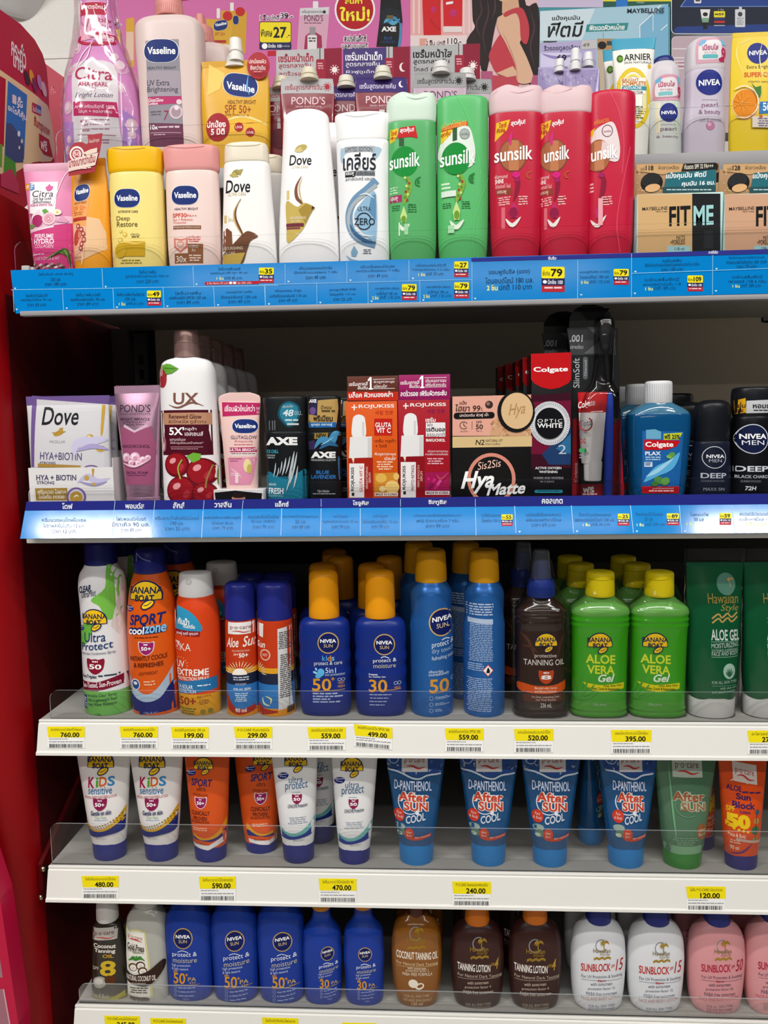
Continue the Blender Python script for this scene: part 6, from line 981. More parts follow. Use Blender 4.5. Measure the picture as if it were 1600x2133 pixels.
p.PG([(500, 840), (560, 920), (620, 960), (680, 950), (740, 880), (800, 770), (815, 830), (810, 960), (700, 1010), (600, 1005), (520, 950)], 'a9bfd4'); p.PG([(505, 930), (560, 985), (640, 1010), (720, 985), (770, 910), (812, 870), (812, 1100), (512, 1100)], '1e2272')
banana(p, 624, 364, 212); pa(p, 524, 460, 66); p.T('SPORT', 530, 744, 494, 558, '1b2568', b=.05, sh=.15, sl=-18); p.T('coolzone', 524, 750, 556, 614, '16245e', b=.12, sh=.1, sl=-18); p.T('cool', 524, 632, 566, 612, 'f4f6fa', b=.06, sh=.1, sl=-8); p.T('zone', 632, 748, 556, 600, '8cc4e8', b=.06, sh=.1, sl=-6); p.LINES(565, 710, 624, 636, 1, '5a2a1c', rag=.05, sl=-6); shield(p, 640, 690, 84, '9a1f66', '50+', h=72, rim='e8d0dc'); p.T('INSTANTLY COOLS', 532, 754, 742, 770, '5a2318', b=.015, sl=-20); p.T('& REFRESHES', 560, 736, 779, 806, '5a2318', b=.015, sl=-12); p.T('LIGHTWEIGHT', 594, 706, 832, 852, '6a2a1a', sl=-10); p.E(570, 908, 32, 34, 'e0e6ee'); p.E(570, 908, 26, 28, '2a4a8a'); p.E(570, 900, 14, 10, 'd8e4f0'); p.LINES(618, 704, 884, 918, 2, 'f0b890', sl=-6); p.T('170g (6 oz.)', 624, 706, 1070, 1088, 'a8b4d8', sl=-6)
p.CURVE([(560, 130), (600, 160), (650, 178)], 5, '8a96cc', n=6); p.CURVE([(560, 130), (562, 180)], 5, '8a96cc', n=2)
p.copy(.012, .075, 'orange and navy sun spray can behind the first orange one', None)
p = Prod('spray_can', 'orange sun spray bottle with white flip cap and yellow base', 'can', 'J', (937, 1098), 3)
p.loft('body', [('b', 118, None), (1095, 122), (960, 126), (800, 130), (640, 134), (540, 134), (470, 128), (410, 112), (385, 104), (378, 98)], 'd64317', dr=.8, bands=[(965, 'd99a1e'), (872, 'd64317')])
p.loft('cap', [(394, 100), (384, 104), (300, 98), (270, 96), (255, 90), (250, 70)], 'e6e4e4', dr=.85, sub=2)
p.E(885, 296, 20, 18, 'd4d2d2'); p.RING(885, 296, 18, 16, 3, 'c0bebe'); p.PG([(764, 430), (820, 440), (900, 470), (955, 530), (960, 590), (780, 575), (764, 500)], '2f94bd'); p.PG([(766, 430), (800, 440), (806, 520), (790, 560), (768, 540)], 'd8b4a0'); p.PG([(760, 424), (800, 430), (815, 500), (806, 530), (800, 470), (768, 460)], '2a2226'); p.T('กันน้ำ', 822, 898, 504, 546, 'fff', b=.03, sl=6); p.T('กันเหงื่อ', 860, 932, 540, 566, 'fff', b=.02, sl=6); p.PG([(778, 576), (960, 588), (958, 618), (790, 610)], '8e1424'); p.T('เอาอยู่ ทุกที่ ทุกเวลา', 808, 950, 588, 614, 'f6e0dc', b=.02); p.R(796, 832, 650, 702, 'e8dcd8'); p.PG([(798, 654), (830, 680), (830, 700), (798, 700)], 'c84828'); p.T('KA', 838, 906, 660, 704, 'f4e6e0')
for k in range(9):
    a = math.radians(-150+k*22); p.CURVE([(838+40*math.cos(a), 790+40*math.sin(a)), (838+52*math.cos(a), 790+50*math.sin(a))], 4, 'f0b070', n=1)
p.T('UV', 806, 864, 766, 808, 'fbf2ee', b=.01); p.T('EXTREME', 806, 1008, 816, 856, 'fbf2ee', b=.02, sl=-4); p.T('PROTECTION SPRAY', 808, 1010, 864, 884, 'fbe6de', b=.02, sl=-6); p.PG([(800, 894), (1055, 866), (1058, 940), (806, 968)], '2b74ac'); p.T('KA-SOLAR', 812, 918, 908, 932, 'e8f0f6', b=.01); p.T('PROTECTION', 812, 936, 936, 958, 'e8f0f6'); p.LINES(944, 1016, 908, 922, 1, 'e8f0f6', rag=.05); p.T('50+', 824, 936, 984, 1034, '9a3a12', b=.03, sl=-4); p.T('PA++++', 944, 1018, 972, 990, '9a4a12', sl=-6); p.LINES(948, 1014, 1000, 1030, 3, '9a5a1a', sl=-3); p.LINES(826, 940, 1048, 1092, 3, '5a6a2a'); p.E(976, 1070, 16, 16, '8a7a2a'); p.E(1016, 1068, 14, 16, '8a7a2a')
p.copy(.014, .08, 'orange sun spray bottle in the shade behind the white flip cap one', None)
def aloe_can(label, x0, full):
    cx = 1200 if full else 1403; hw = 98 if full else 112
    p = Prod('spray_can', label, 'can', 'J', (cx, 1098), 3)
    p.loft('body', [('b', hw*.95, None), (1096, hw), (1085, hw), (560, hw*.93), (526, hw*.9)], 'c23a16', dr=.98, bands=[(1048, 'd98a1c'), (905, '2f74b8'), (840, '1c2440'), (808, 'e0a020')], sub=2)
    p.loft('cap', [(530, hw*.9), (522, hw*.93), (500, hw*.93), (350, hw*.9), (322, hw*.84), (308, hw*.66)], '20287e', dr=.98, sub=3)
    return p
p = aloe_can('small red spray can with navy cap and a white brand patch on it', 0, 1)
pocare(p, 1122, 1278, 536, 606, bg='ece8e6'); p.T('Aloe', 1112, 1190, 630, 688, 'fbeee8', sh=.25, b=.015, sl=-6); p.T('Sun', 1214, 1292, 620, 682, 'fbeee8', sh=.25, b=.015, sl=-6); p.T('MULTI PROTECTION', 1150, 1250, 700, 710, 'f4d0c4'); p.T('SPF', 1160, 1190, 720, 732, 'fbeee8'); p.T('50+', 1192, 1244, 718, 744, 'fbeee8', b=.03)
for k in range(13):
    a = math.radians(-172+k*13.7); p.CURVE([(1196+48*math.cos(a), 842+42*math.sin(a)), (1196+92*math.cos(a), 842+78*math.sin(a))], 5, 'f4e0b0', taper=True, n=2)
p.E(1196, 846, 44, 40, 'f6f0e6', a0=180, a1=360); p.LINES(1156, 1252, 858, 885, 2, 'c8d0e0', rag=.1); p.T('FACE & BODY', 1172, 1236, 896, 908, 'c8d0e0'); p.T('FOR ALL SKIN', 1160, 1258, 925, 940, 'dce8f4', b=.02); p.LINES(1164, 1248, 955, 1010, 5, 'c8dcf0'); p.PG([(1112, 960), (1150, 1020), (1200, 1050), (1290, 1030), (1290, 1060), (1200, 1082), (1130, 1060), (1112, 1020)], 'a92a1c'); p.T('90 ml', 1172, 1238, 1044, 1068, 'f4e4dc', b=.02)
p.copy(.002, .06, 'small navy-capped red spray can behind the white patch one', None)
p = aloe_can('small red spray can turned to show its white barcode panel, right of its twin', 0, 0)
p.PG([(1290, 546), (1334, 546), (1332, 628), (1290, 620)], 'ece8e6'); p.PG([(1420, 576), (1508, 562), (1514, 1096), (1430, 1104)], 'd8d6d4'); p.T('Sun', 1286, 1346, 650, 690, 'fbeee8', sh=.25, b=.015); p.E(1346, 730, 34, 34, 'e8b8a8'); p.E(1346, 730, 26, 26, 'c23a16'); p.T('HOT', 1330, 1362, 722, 738, 'f8e4dc'); p.LINES(1428, 1506, 596, 700, 10, '3a3a3c', rag=.1); p.LINES(1436, 1508, 730, 990, 22, '4a4a4c', rag=.1)
for k in range(11): p.R(1478+k*3, 1480+k*3+(k % 3 == 0), 1040, 1080, '1c1c1c')
for k in range(7):
    a = math.radians(-80+k*14); p.CURVE([(1292+30*math.cos(a), 842+34*math.sin(a)), (1292+64*math.cos(a), 842+70*math.sin(a))], 5, 'f4e0b0', taper=True, n=2)
p.PG([(1290, 1010), (1340, 1050), (1425, 1060), (1425, 1098), (1300, 1098)], 'a92a1c'); p.CURVE([(1330, 985), (1340, 1020), (1380, 1030)], 12, 'd8e4c8', taper=True); p.CURVE([(1350, 975), (1385, 990), (1380, 1020)], 10, 'e8e4a8', taper=True)
p.copy(-.004, .06, 'small navy-capped red spray can behind the barcode one', None)
# navy spray bottles with orange caps
NIV = '122a7c'
def nspray(label, cx):
    p = Prod('sunscreen_spray', label, 'bottle', 'K', (cx, 1135), 3)
    p.loft('body', [('b', 140, None), (1130, 150), (1060, 160), (980, 160), (930, 156), (880, 162), (830, 156), (780, 162), (730, 156), (680, 160), (620, 158), (580, 152), (550, 128), (538, 96), (534, 80)], NIV, dr=.62, n=2.7, sub=3)
    p.loft('cap', [(540, 92), (536, 95), (420, 92), (290, 90), (266, 84), (252, 66), (247, 40)], 'eb9a10', dr=.9, sub=3)
    return p
p = nspray('navy kids sun spray bottle with a tall orange cap and a blue splash', 284)
niveasun(p, 307, 680, 66); p.T('k', 270, 290, 758, 790, '4aa0dc', b=.02); p.T('i', 293, 299, 758, 790, '4aa0dc', b=.02); p.T('d', 302, 324, 758, 790, 'd98a3a', b=.02); p.T('s', 326, 346, 766, 790, '7ab0d8', b=.02); p.T('protect & care', 220, 392, 794, 826, 'dfe6f2', sl=-4); p.E(262, 862, 22, 24, '5aaede'); p.E(250, 880, 24, 16, '5aaede', rot=-30); p.E(226, 862, 14, 7, '8cc8e8', rot=20); p.E(232, 842, 10, 6, '8cc8e8', rot=60); p.T('5in1', 290, 354, 834, 866, 'cfe0f0'); p.T('sun protection', 288, 408, 868, 888, 'b8c8e0', sl=-3); p.T('50', 208, 326, 900, 976, 'dc9a2a', b=.015); p.T('+', 326, 346, 890, 914, 'dc9a2a', b=.02); p.RING(376, 908, 12, 10, 3, 'b8c4dc'); p.RING(398, 908, 12, 10, 3, 'b8c4dc'); p.T('VERY\nHIGH', 366, 406, 922, 958, 'dc9a2a'); p.R(206, 408, 978, 981, 'dc9a2a', sl=-10); p.LINES(212, 408, 988, 1056, 4, 'a8b8dc', rag=.95)
p.copy(-.008, .055, 'orange-capped navy spray directly behind the kids one', None).copy(.010, .115, 'orange-capped navy spray in the third row behind the kids one', None).copy(-.006, .18, 'orange-capped navy spray at the back behind the kids one', None)
p = nspray('navy sun spray bottle marked 30 with a tall orange cap', 632)
niveasun(p, 654, 690, 66); p.CURVE([(632, 772), (655, 764), (684, 774)], 5, 'dfe6f2', n=6); p.T('protect &', 584, 728, 778, 808, 'eef2f8', sl=-6); p.T('moisture', 586, 724, 810, 836, 'c8c4b0', sl=-4); p.T('Protects', 558, 612, 868, 880, 'dfe6f2', b=.02); p.T('for healthy skin', 558, 662, 884, 896, 'dfe6f2', b=.02); p.T('30', 558, 672, 906, 984, 'dc9a2a', b=.015); p.RING(724, 930, 12, 11, 3, 'b8c4dc'); p.RING(746, 930, 12, 11, 3, 'b8c4dc'); p.T('HIGH', 716, 752, 950, 966, 'dc9a2a'); p.R(560, 756, 974, 977, 'dc9a2a', sl=-8)
for k in range(4): p.LINES(560, 700-k*14, 996+k*21, 1008+k*21, 1, 'a8b8dc', rag=.1)
p.copy(-.014, .055, 'orange-capped navy spray directly behind the one marked 30', None).copy(.008, .115, 'orange-capped navy spray in the third row behind the one marked 30', None)
CANB = M('2a66ae', rough=.28, metal=.35)
def ncan(label, cx, hw):
    p = Prod('spray_can', label, 'can', 'K', (cx, 1145), 3)
    p.loft('body', [('b', hw*.93, None), (1140, hw*.98), (1120, hw), (600, hw), (520, hw*.94), (460, hw*.95), (400, hw*.96), (360, hw*.88), (325, hw*.72), (316, hw*.68)], CANB, dr=1)
    p.loft('cap', [(320, hw*.71), (312, hw*.73), (160, hw*.68), (135, hw*.66), (122, hw*.58)], 'dd9c12', dr=1, sub=3)
    return p
p = ncan('metallic blue sun spray can with golden cap showing its round emblem', 950, 136)
niveasun(p, 1012, 556, 84, 86, sl=-12); p.CURVE([(1010, 665), (1035, 656), (1060, 664)], 6, 'dfe8f2', n=6); p.T('protect &', 948, 1086, 676, 720, 'e4ecf4', sl=-16); p.T('dry touch', 948, 1086, 718, 754, 'aac0d8', sl=-12); p.T('Refreshing mist', 948, 1084, 764, 796, 'c8d8ea', sl=-14); p.T('absorbs', 928, 1018, 848, 866, 'd0ddec'); p.T('immediately', 928, 1056, 868, 892, 'd0ddec', sl=-8); p.T('50', 932, 1056, 904, 988, 'cf9238', b=.02); p.RING(1076, 915, 10, 12, 3, 'b8c8dc'); p.R(930, 1084, 990, 993, 'cf9238', sl=-10)
for k in range(3): p.RING(944, 1022+k*38, 12, 12, 2, 'b8c8dc'); p.LINES(968, 1068, 1014+k*38, 1032+k*38, 2, 'a8bcd8', rag=.95)
p.copy(-.016, .065, 'metallic blue can with golden cap directly behind the round emblem one', None)
p = ncan('metallic blue sun spray can with golden cap turned to its fine print', 1280, 130)
p.LINES(1160, 1330, 440, 520, 5, 'b4c4da', rag=.1); p.R(1172, 1326, 530, 560, 'a8b8d0', sl=6); p.LINES(1176, 1328, 566, 800, 22, '9cb2d2', rag=.12); p.LINES(1170, 1270, 808, 860, 4, '9cb2d2', rag=.1); p.PG([(1258, 850), (1294, 812), (1330, 850), (1294, 888)], 'c83a34'); p.PG([(1264, 850), (1294, 818), (1324, 850), (1294, 882)], 'f0eeee'); p.PG([(1282, 864), (1290, 836), (1296, 830), (1306, 850), (1304, 866)], '1a1a1a'); p.LINES(1165, 1325, 900, 1110, 18, '9cb2d2', rag=.15)
p.copy(-.020, .065, 'metallic blue can with golden cap directly behind the fine print one', None)
# clear wrapped bottles
def wrapfn(prof_w, dr=.7, z=None):
    def fn(bm, s):
        rows = s.rows(prof_w, 2.8, dr); b2 = loft_bm(sprof(rows, 5), 56, wav=lambda a, zz: 1+.012*math.sin(a*9+zz*140)+.01*math.sin(a*17-zz*90))
        me = bpy.data.meshes.new('q'); b2.to_mesh(me); b2.free(); bm.from_mesh(me); bpy.data.meshes.remove(me)
    return fn
FILM = Mfilm(mixf=.4, rough=.05)
p = Prod('tanning_oil_bottle', 'dark brown tanning oil spray bottle with a blue nozzle in clear wrap', 'bottle', 'L', (258, 1110), 3)
p.loft('body', [('b', 150, None), (1105, 156), (1070, 160), (1055, 154), (1040, 158), (960, 150), (700, 146), (560, 150), (545, 156), (530, 151), (515, 157), (500, 151), (480, 156), (455, 140), (420, 100), (395, 78)], M('2c1c16', rough=.12, coat=.5), dr=.62, n=2.6, sub=3)
p.loft('collar', [(398, 76), (388, 84), (330, 82), (290, 72), (284, 58)], '243a8e', dr=.95, sub=2)
p.loft('nozzle', [(290, 56), (200, 50), (180, 46), (175, 40)], '2b459c', dr=.9, sub=2, surf=False)
p.loft('clear_cap', [(286, 62), (240, 58), (130, 50), (116, 46), (113, 30)], Mfilm('e8eef4', mixf=1.2, rough=.1, tint='d6dde6', haze=.1), dr=.95, sub=2, surf=False)
for k in range(13): p.R(186+k*11, 190+k*11, 332, 386, '1b2c70')
p.extra('wrap', wrapfn([('b', 163), (1100, 170), (500, 172), (440, 146), (330, 100), (250, 76), (180, 64)], .68), FILM)
p.R(130, 400, 590, 900, '35221b'); p.CURVE([(130, 600), (180, 650), (220, 760)], 16, '5c3826', taper=True); p.CURVE([(140, 680), (190, 680), (235, 720)], 14, '55331f', taper=True); p.CURVE([(400, 600), (370, 660), (350, 760)], 16, '4d2f22', taper=True); banana(p, 281, 648, 148); p.T('protective', 212, 344, 722, 750, 'e8dcd4', sl=2); p.T('TANNING OIL', 148, 394, 756, 790, 'f4ece6', sl=2); shield(p, 281, 862, 88, 'c8491c', '8', h=80); p.PG([(122, 898), (220, 912), (320, 910), (412, 890), (414, 940), (320, 958), (220, 958), (122, 944)], 'd95517'); p.T('Blended with Carrot\nand Banana Extracts', 212, 346, 918, 952, 'fbdcc8', b=.01); p.PG([(140, 965), (412, 960), (412, 1008), (150, 1008)], '5a2f20'); p.T('For Deep, Long-lasting Color\nVery Water Resistant', 196, 362, 972, 1004, 'e8cfc0'); p.T('236 mL', 246, 314, 1014, 1040, 'e8dcd4', b=.01)
p.copy(-.014, .07, 'dark brown tanning oil bottle with blue nozzle behind the first one', None)
GRN = M('3a9f14', rough=.14, coat=.5)
def aloev(label, cx, xs):
    p = Prod('aloe_gel_bottle', label, 'bottle', 'L', (cx, 1118), 3)
    X = lambda x: x+xs
    p.loft('body', [('b', 158, None), (1112, 166), (1085, 172), (1075, 166), (1060, 172), (1048, 167), (980, 166), (700, 168), (580, 172), (562, 177), (545, 172), (530, 178), (512, 172), (490, 178), (460, 168), (430, 130), (405, 96), (392, 82)], M('5f9a46', rough=.12, coat=.5), dr=.6, n=2.6, sub=3, bands=[(1012, M('4fa030', rough=.12, coat=.5)), (496, GRN)])
    p.loft('cap', [(395, 82), (386, 88), (330, 86), (262, 84), (250, 78), (244, 60)], 'e6cf12', dr=.9, sub=2)
    p.extra('wrap', wrapfn([('b', 172), (1100, 181), (560, 188), (480, 187), (420, 136), (330, 98)], .64), FILM)
    p.CURVE([(X(540), 285), (X(620), 290), (X(695), 283)], 4, 'b8a408', n=6); banana(p, X(602), 650, 158)
    p.T('ALOE', X(518), X(694), 724, 778, 'd6e23a', b=.03, sl=6); p.T('VERA', X(526), X(690), 788, 840, 'd6e23a', b=.03, sl=6); p.T('Gel', X(590), X(690), 844, 890, 'e8f4e0', sh=.3, b=.03); p.PG([(X(500), 892), (X(600), 908), (X(752), 898), (X(750), 934), (X(620), 948), (X(540), 938)], 'e0d41c'); p.T('With Aloe Vera', X(620), X(735), 906, 920, '5a5a10', b=.01, sl=-3); p.T('Soothes, Cools & Replenishes', X(530), X(722), 918, 938, '4a5010', b=.01, sl=8); p.T('230 g (8 oz.)', X(562), X(640), 1018, 1034, 'c8dcc0')
    for a in (-75, -60, -40, -100, -20, -120): r = math.radians(a); p.CURVE([(X(470), 1000), (X(470)+70*math.cos(r), 1000+60*math.sin(r)), (X(470)+130*math.cos(r), 990+140*math.sin(r))], 14, '4aa033', taper=True, n=8)
    return p
aloev('green aloe gel bottle with yellow cap in clear wrap beside the brown spray bottle', 612, 0).copy(-.013, .06, 'yellow-capped green bottle in the second row behind the left aloe one', None).copy(-.016, .12, 'yellow-capped green bottle in the third row behind the left aloe one', None)
aloev('green aloe gel bottle with yellow cap in clear wrap beside the big green tube', 966, 330).copy(-.012, .06, 'yellow-capped green bottle in the second row behind the right aloe one', None).copy(-.015, .12, 'yellow-capped green bottle in the third row behind the right aloe one', None)
def hgel(label, cx, xs):
    p = Prod('aloe_gel_tube', label, 'tube', 'L', (cx, 1120), 3)
    X = lambda x: x+xs
    p.loft('cap', [('b', 128, 96), (1115, 138, 104), (1010, 144, 106), (990, 140, 104)], 'dad9d7', sub=2, surf=False)
    p.loft('body', [(1012, 136, 102), (900, 152, 104), (700, 158, 92), (450, 164, 60), (215, 170, 10)], M('0e5a34', rough=.2, coat=.3), n=2.2)
    p.loft('seal', [(215, 170, 8, 4), (190, 172, 6, 4)], '14583a', sub=1, n=4)
    def bag(bm, s):
        rows = s.rows([('b', 146, 112), (1000, 158, 116), (600, 168, 90), (330, 176, 40), (190, 180, 12), (130, 182, 5), (110, 184, 3)], 2.2, .7)
        b2 = loft_bm(sprof(rows, 6), 56, wav=lambda a, zz: 1+.014*math.sin(a*7+zz*110)+.012*math.sin(a*13-zz*160)); me = bpy.data.meshes.new('q'); b2.to_mesh(me); b2.free(); bm.from_mesh(me); bpy.data.meshes.remove(me)
    p.extra('clear_bag', bag, Mfilm(mixf=.45, rough=.05))
    p.E(X(1380), 318, 58, 66, '5f9380'); palm(p, X(1402), 300, 70, 'c9a76a'); p.T('Hawaiian', X(1262), X(1450), 372, 432, 'a89448', b=.005); p.T('Style', X(1335), X(1450), 436, 486, 'a89448', sh=.3)
    for j in (0, 1): p.CURVE([(X(1280), 545-26*j), (X(1320), 518-26*j), (X(1340), 540-26*j), (X(1375), 515-26*j), (X(1400), 538-26*j), (X(1440), 510-26*j)], 10, 'c0a25c', n=16)
    p.T('ALOE GEL', X(1270), X(1452), 580, 645, 'dfe8e2', b=.02, sl=6); p.R(X(1268), X(1446), 652, 655, '9cc4ac'); p.T('MOISTURIZING', X(1270), X(1444), 664, 692, 'cfe0d6', sl=-6); p.T('SOOTHING & REFRESHING', X(1270), X(1440), 698, 714, 'b4ccc0', sl=-4); p.T('FACE AND BODY', X(1270), X(1440), 714, 736, 'cfe0d6', sl=-4); p.R(X(1268), X(1440), 742, 745, '9cc4ac'); p.E(X(1376), 828, 40, 46, 'aecfbc')
    for a in (-90, -65, -40, -115, -140): r = math.radians(a); p.CURVE([(X(1376), 860), (X(1376)+18*math.cos(r), 860+24*math.sin(r)), (X(1376)+30*math.cos(r), 860+52*math.sin(r))], 7, '2a6a48', taper=True, n=4)
    p.T('FOR ALL SKIN TYPES', X(1268), X(1430), 884, 902, 'b4ccc0', sl=-4); p.R(X(1268), X(1430), 912, 914, '8cb49c'); p.T('with aloe vera', X(1316), X(1430), 920, 934, 'b4ccc0', sl=-3); p.T('and natural extracts', X(1268), X(1420), 940, 956, 'b4ccc0', sl=-3)
    return p
hgel('large dark green aloe gel tube with white cap in a clear bag', 1294, 0)
hgel('dark green aloe gel tube in clear bag cut off by the right edge', 1636, 335)
# ================================================================== fourth shelf: tubes standing on caps
def tube(label, z, cx, ytop, ycap, hw0, hwt, body, cap, bands=None, caplab=None, top=None, hc=None, cat='tube', yb=None, yf=None):
    p = Prod('sunscreen_tube', label, cat, z, (cx, yb or ycap+110), 4, top=top, yf=yf)
    hc = hc or hw0
    p.loft('cap', [('b', hc*.86, hc*.72), ((yb or ycap+110)-6, hc*.92, hc*.76), (ycap+20, hc*.97, hc*.78), (ycap, hc*.95, hc*.76)], cap, sub=2)
    hh = ycap-ytop
    lp = lambda t: hw0+(hwt-hw0)*t
    p.loft('body', [(ycap+3, hw0*.96, hw0*.74), (ycap-hh*.15, lp(.17), hw0*.76), (ycap-hh*.45, lp(.49), hw0*.64), (ycap-hh*.75, lp(.8), hw0*.38), (ytop, hwt, hw0*.1)], body, n=2.15)
    p.loft('seal', [(ytop, hwt, hw0*.09, 4), (ytop-34, hwt*1.01, hw0*.08, 4)], body, sub=1, n=4)
    return p
def kids(label, cx, xs, yb, top):
    p = tube(label, 'Mm', cx, -20, 632, 103, 172, 'e8e4e2', '232a80', top=top, yb=yb)
    X = lambda x: x+xs
    banana(p, X(582), 150, 172); pa(p, X(698), 84, 66, 0); p.T('K', X(512), X(552), 238, 302, 'a8184e', b=.06); p.T('i', X(560), X(576), 240, 296, '58a83a', b=.06); p.T('D', X(580), X(626), 236, 290, 'd9661c', b=.06); p.T('S', X(630), X(672), 232, 288, '3a86c0', b=.06); p.T('sensitive', X(514), X(658), 296, 338, '3a72a8', b=.005, sl=-6); p.T('MINERAL BASED SUNSCREEN LOTION', X(492), X(684), 349, 366, 'b84a5a', sl=-14); shield(p, X(590), 394, 82, '8c1a4e', '50+', h=70); p.T('Gentle on skin', X(534), X(658), 432, 460, '2a3566', b=.02, sl=-10); p.T('Tear free', X(560), X(632), 460, 476, '8ab878', sl=-4); p.LINES(X(556), X(640), 484, 494, 1, '9ab0d0', rag=.05, sl=-4)
    p.PG([(X(496), 500), (X(560), 540), (X(640), 520), (X(700), 460), (X(740), 405), (X(742), 470), (X(690), 520), (X(620), 556), (X(550), 556), (X(500), 530)], 'd9a72a')
    for k in range(16): t = k/15; p.E(X(506+t*226), 530+24*math.sin(t*3)-t*88, 5, 5, '8a6a1c', n=6); p.E(X(516+t*220), 542+20*math.sin(t*3)-t*80, 4, 4, '8a6a1c', n=6)
    p.PG([(X(498), 528), (X(550), 548), (X(620), 546), (X(690), 510), (X(741), 466), (X(738), 548), (X(640), 570), (X(560), 584), (X(505), 575)], '1f2a78'); p.T('90ml (3oz.)', X(568), X(632), 584, 598, '8a8aa0')
    return p
kids('white kids sunscreen tube with yellow dots, leftmost on the fourth shelf', 626, 0, 755, (578, 60))
kids('white kids sunscreen tube with yellow dots beside the orange sport tube', 938, 308, 745, (898, 60))
def sport(label, cx, xs, yb, dy, top, hw=100, dup=0):
    p = tube(label, 'Mm', cx, -20, 650+dy, hw, 142, 'd8541a', '232a80', top=top, yb=yb, yf=.034 if dup else None)
    X = lambda x: x+xs; Y = lambda y: y+dy
    banana(p, X(1200), Y(168), 126 if not dup else 130); pa(p, X(1124), Y(216), 64); p.T('SPORT', X(1128), X(1256), Y(246), Y(288), '2a2a68', b=.05, sh=.1, sl=6 if not dup else -8); p.T('ultra', X(1164), X(1218), Y(290), Y(316), '5a2a20'); p.T('SUNSCREEN LOTION', X(1142), X(1232), Y(330), Y(344), '5a2318', sl=4); shield(p, X(1190), Y(386), 64, '8e1a58', '50+', h=60, rim='ecd8e0'); p.T('CLINICALLY', X(1132), X(1246), Y(432), Y(457), '5a2318', b=.02); p.T('PROVEN', X(1146), X(1230), Y(464), Y(488), '5a2318', b=.02); p.T('SUN SKIN PROTECTION', X(1132), X(1244), Y(490), Y(504), '5a2318', b=.01); p.LINES(X(1134), X(1240), Y(530), Y(552), 2, 'f0c0a0', rag=.2)
    p.PG([(X(1110), Y(530)), (X(1160), Y(575)), (X(1230), Y(590)), (X(1300), Y(550)), (X(1340), Y(478)), (X(1338), Y(540)), (X(1290), Y(590)), (X(1200), Y(604)), (X(1115), Y(580))], 'dd9a20'); p.PG([(X(1112), Y(566)), (X(1190), Y(602)), (X(1290), Y(588)), (X(1340), Y(535)), (X(1338), Y(580)), (X(1260), Y(612)), (X(1180), Y(606)), (X(1118), Y(606))], '1f2a78'); p.PG([(X(1118), Y(604)), (X(1180), Y(604)), (X(1260), Y(612)), (X(1330), Y(590)), (X(1332), Y(620)), (X(1240), Y(634)), (X(1120), Y(622))], 'd8541a'); p.PG([(X(1118), Y(620)), (X(1240), Y(634)), (X(1334), Y(584)), (X(1334), Y(622)), (X(1240), Y(660)), (X(1124), Y(642))], 'e8e4e2'); p.T('90ml (3oz.)', X(1152), X(1220), Y(618), Y(632), '7a2a14', b=.01)
    return p
sport('orange sport sunscreen tube left of the other orange one, fourth shelf', 1236, 0, 768, 0, (1208, 80))
sport('orange sport sunscreen tube right beside the white ultra tube', 1544, 358, 738, -26, (1508, 60), dup=1)
def ultra(label, cx, xs, ys, yb, top):
    p = tube(label, 'N', cx, -20, 660+ys, 102, 152, 'e9e8e9', '20287a', top=top, yb=yb)
    X = lambda x: x+xs; Y = lambda y: y+ys
    banana(p, X(278), Y(150), 152); pa(p, X(200), Y(240), 72); p.T('ultra', X(238), X(324), Y(244), Y(282), '3a6a98', sl=-4); p.T('protect', X(216), X(354), Y(282), Y(336), '3a6a98', sl=-12); p.LINES(X(258), X(312), Y(332), Y(340), 1, '9ab0c4', rag=.05); shield(p, X(290), Y(376), 60, '8e1a4a', '50', h=58); p.T('UVA/UVB Protection', X(234), X(354), Y(408), Y(432), '3a4060', b=.01, sl=-10); p.LINES(X(234), X(356), Y(486), Y(532), 4, '9aa2b0', sl=-6)
    p.PG([(X(160), Y(528)), (X(220), Y(575)), (X(290), Y(580)), (X(350), Y(545)), (X(410), Y(480)), (X(405), Y(530)), (X(340), Y(585)), (X(250), Y(604)), (X(175), Y(580))], '6fb4b0'); p.PG([(X(172), Y(566)), (X(250), Y(602)), (X(340), Y(584)), (X(404), Y(535)), (X(402), Y(590)), (X(320), Y(612)), (X(240), Y(622)), (X(178), Y(608))], '22368a'); p.T('90ml (3oz.)', X(268), X(336), Y(618), Y(636), '8a8a9a', sl=-4)
    return p
ultra('white ultra sunscreen tube with teal wave next to the orange tube', 292, 0, 0, 773, (262, 80)).copy(.022, .05, 'white ultra tube with teal wave in the shade between the two front ones', None)
ultra('white ultra sunscreen tube with teal wave standing alone before the blue tubes', 640, 350, 30, 803, (640, 80))
BLU = M('124f82', rough=.22, coat=.3); BCAP = '1d7cc2'
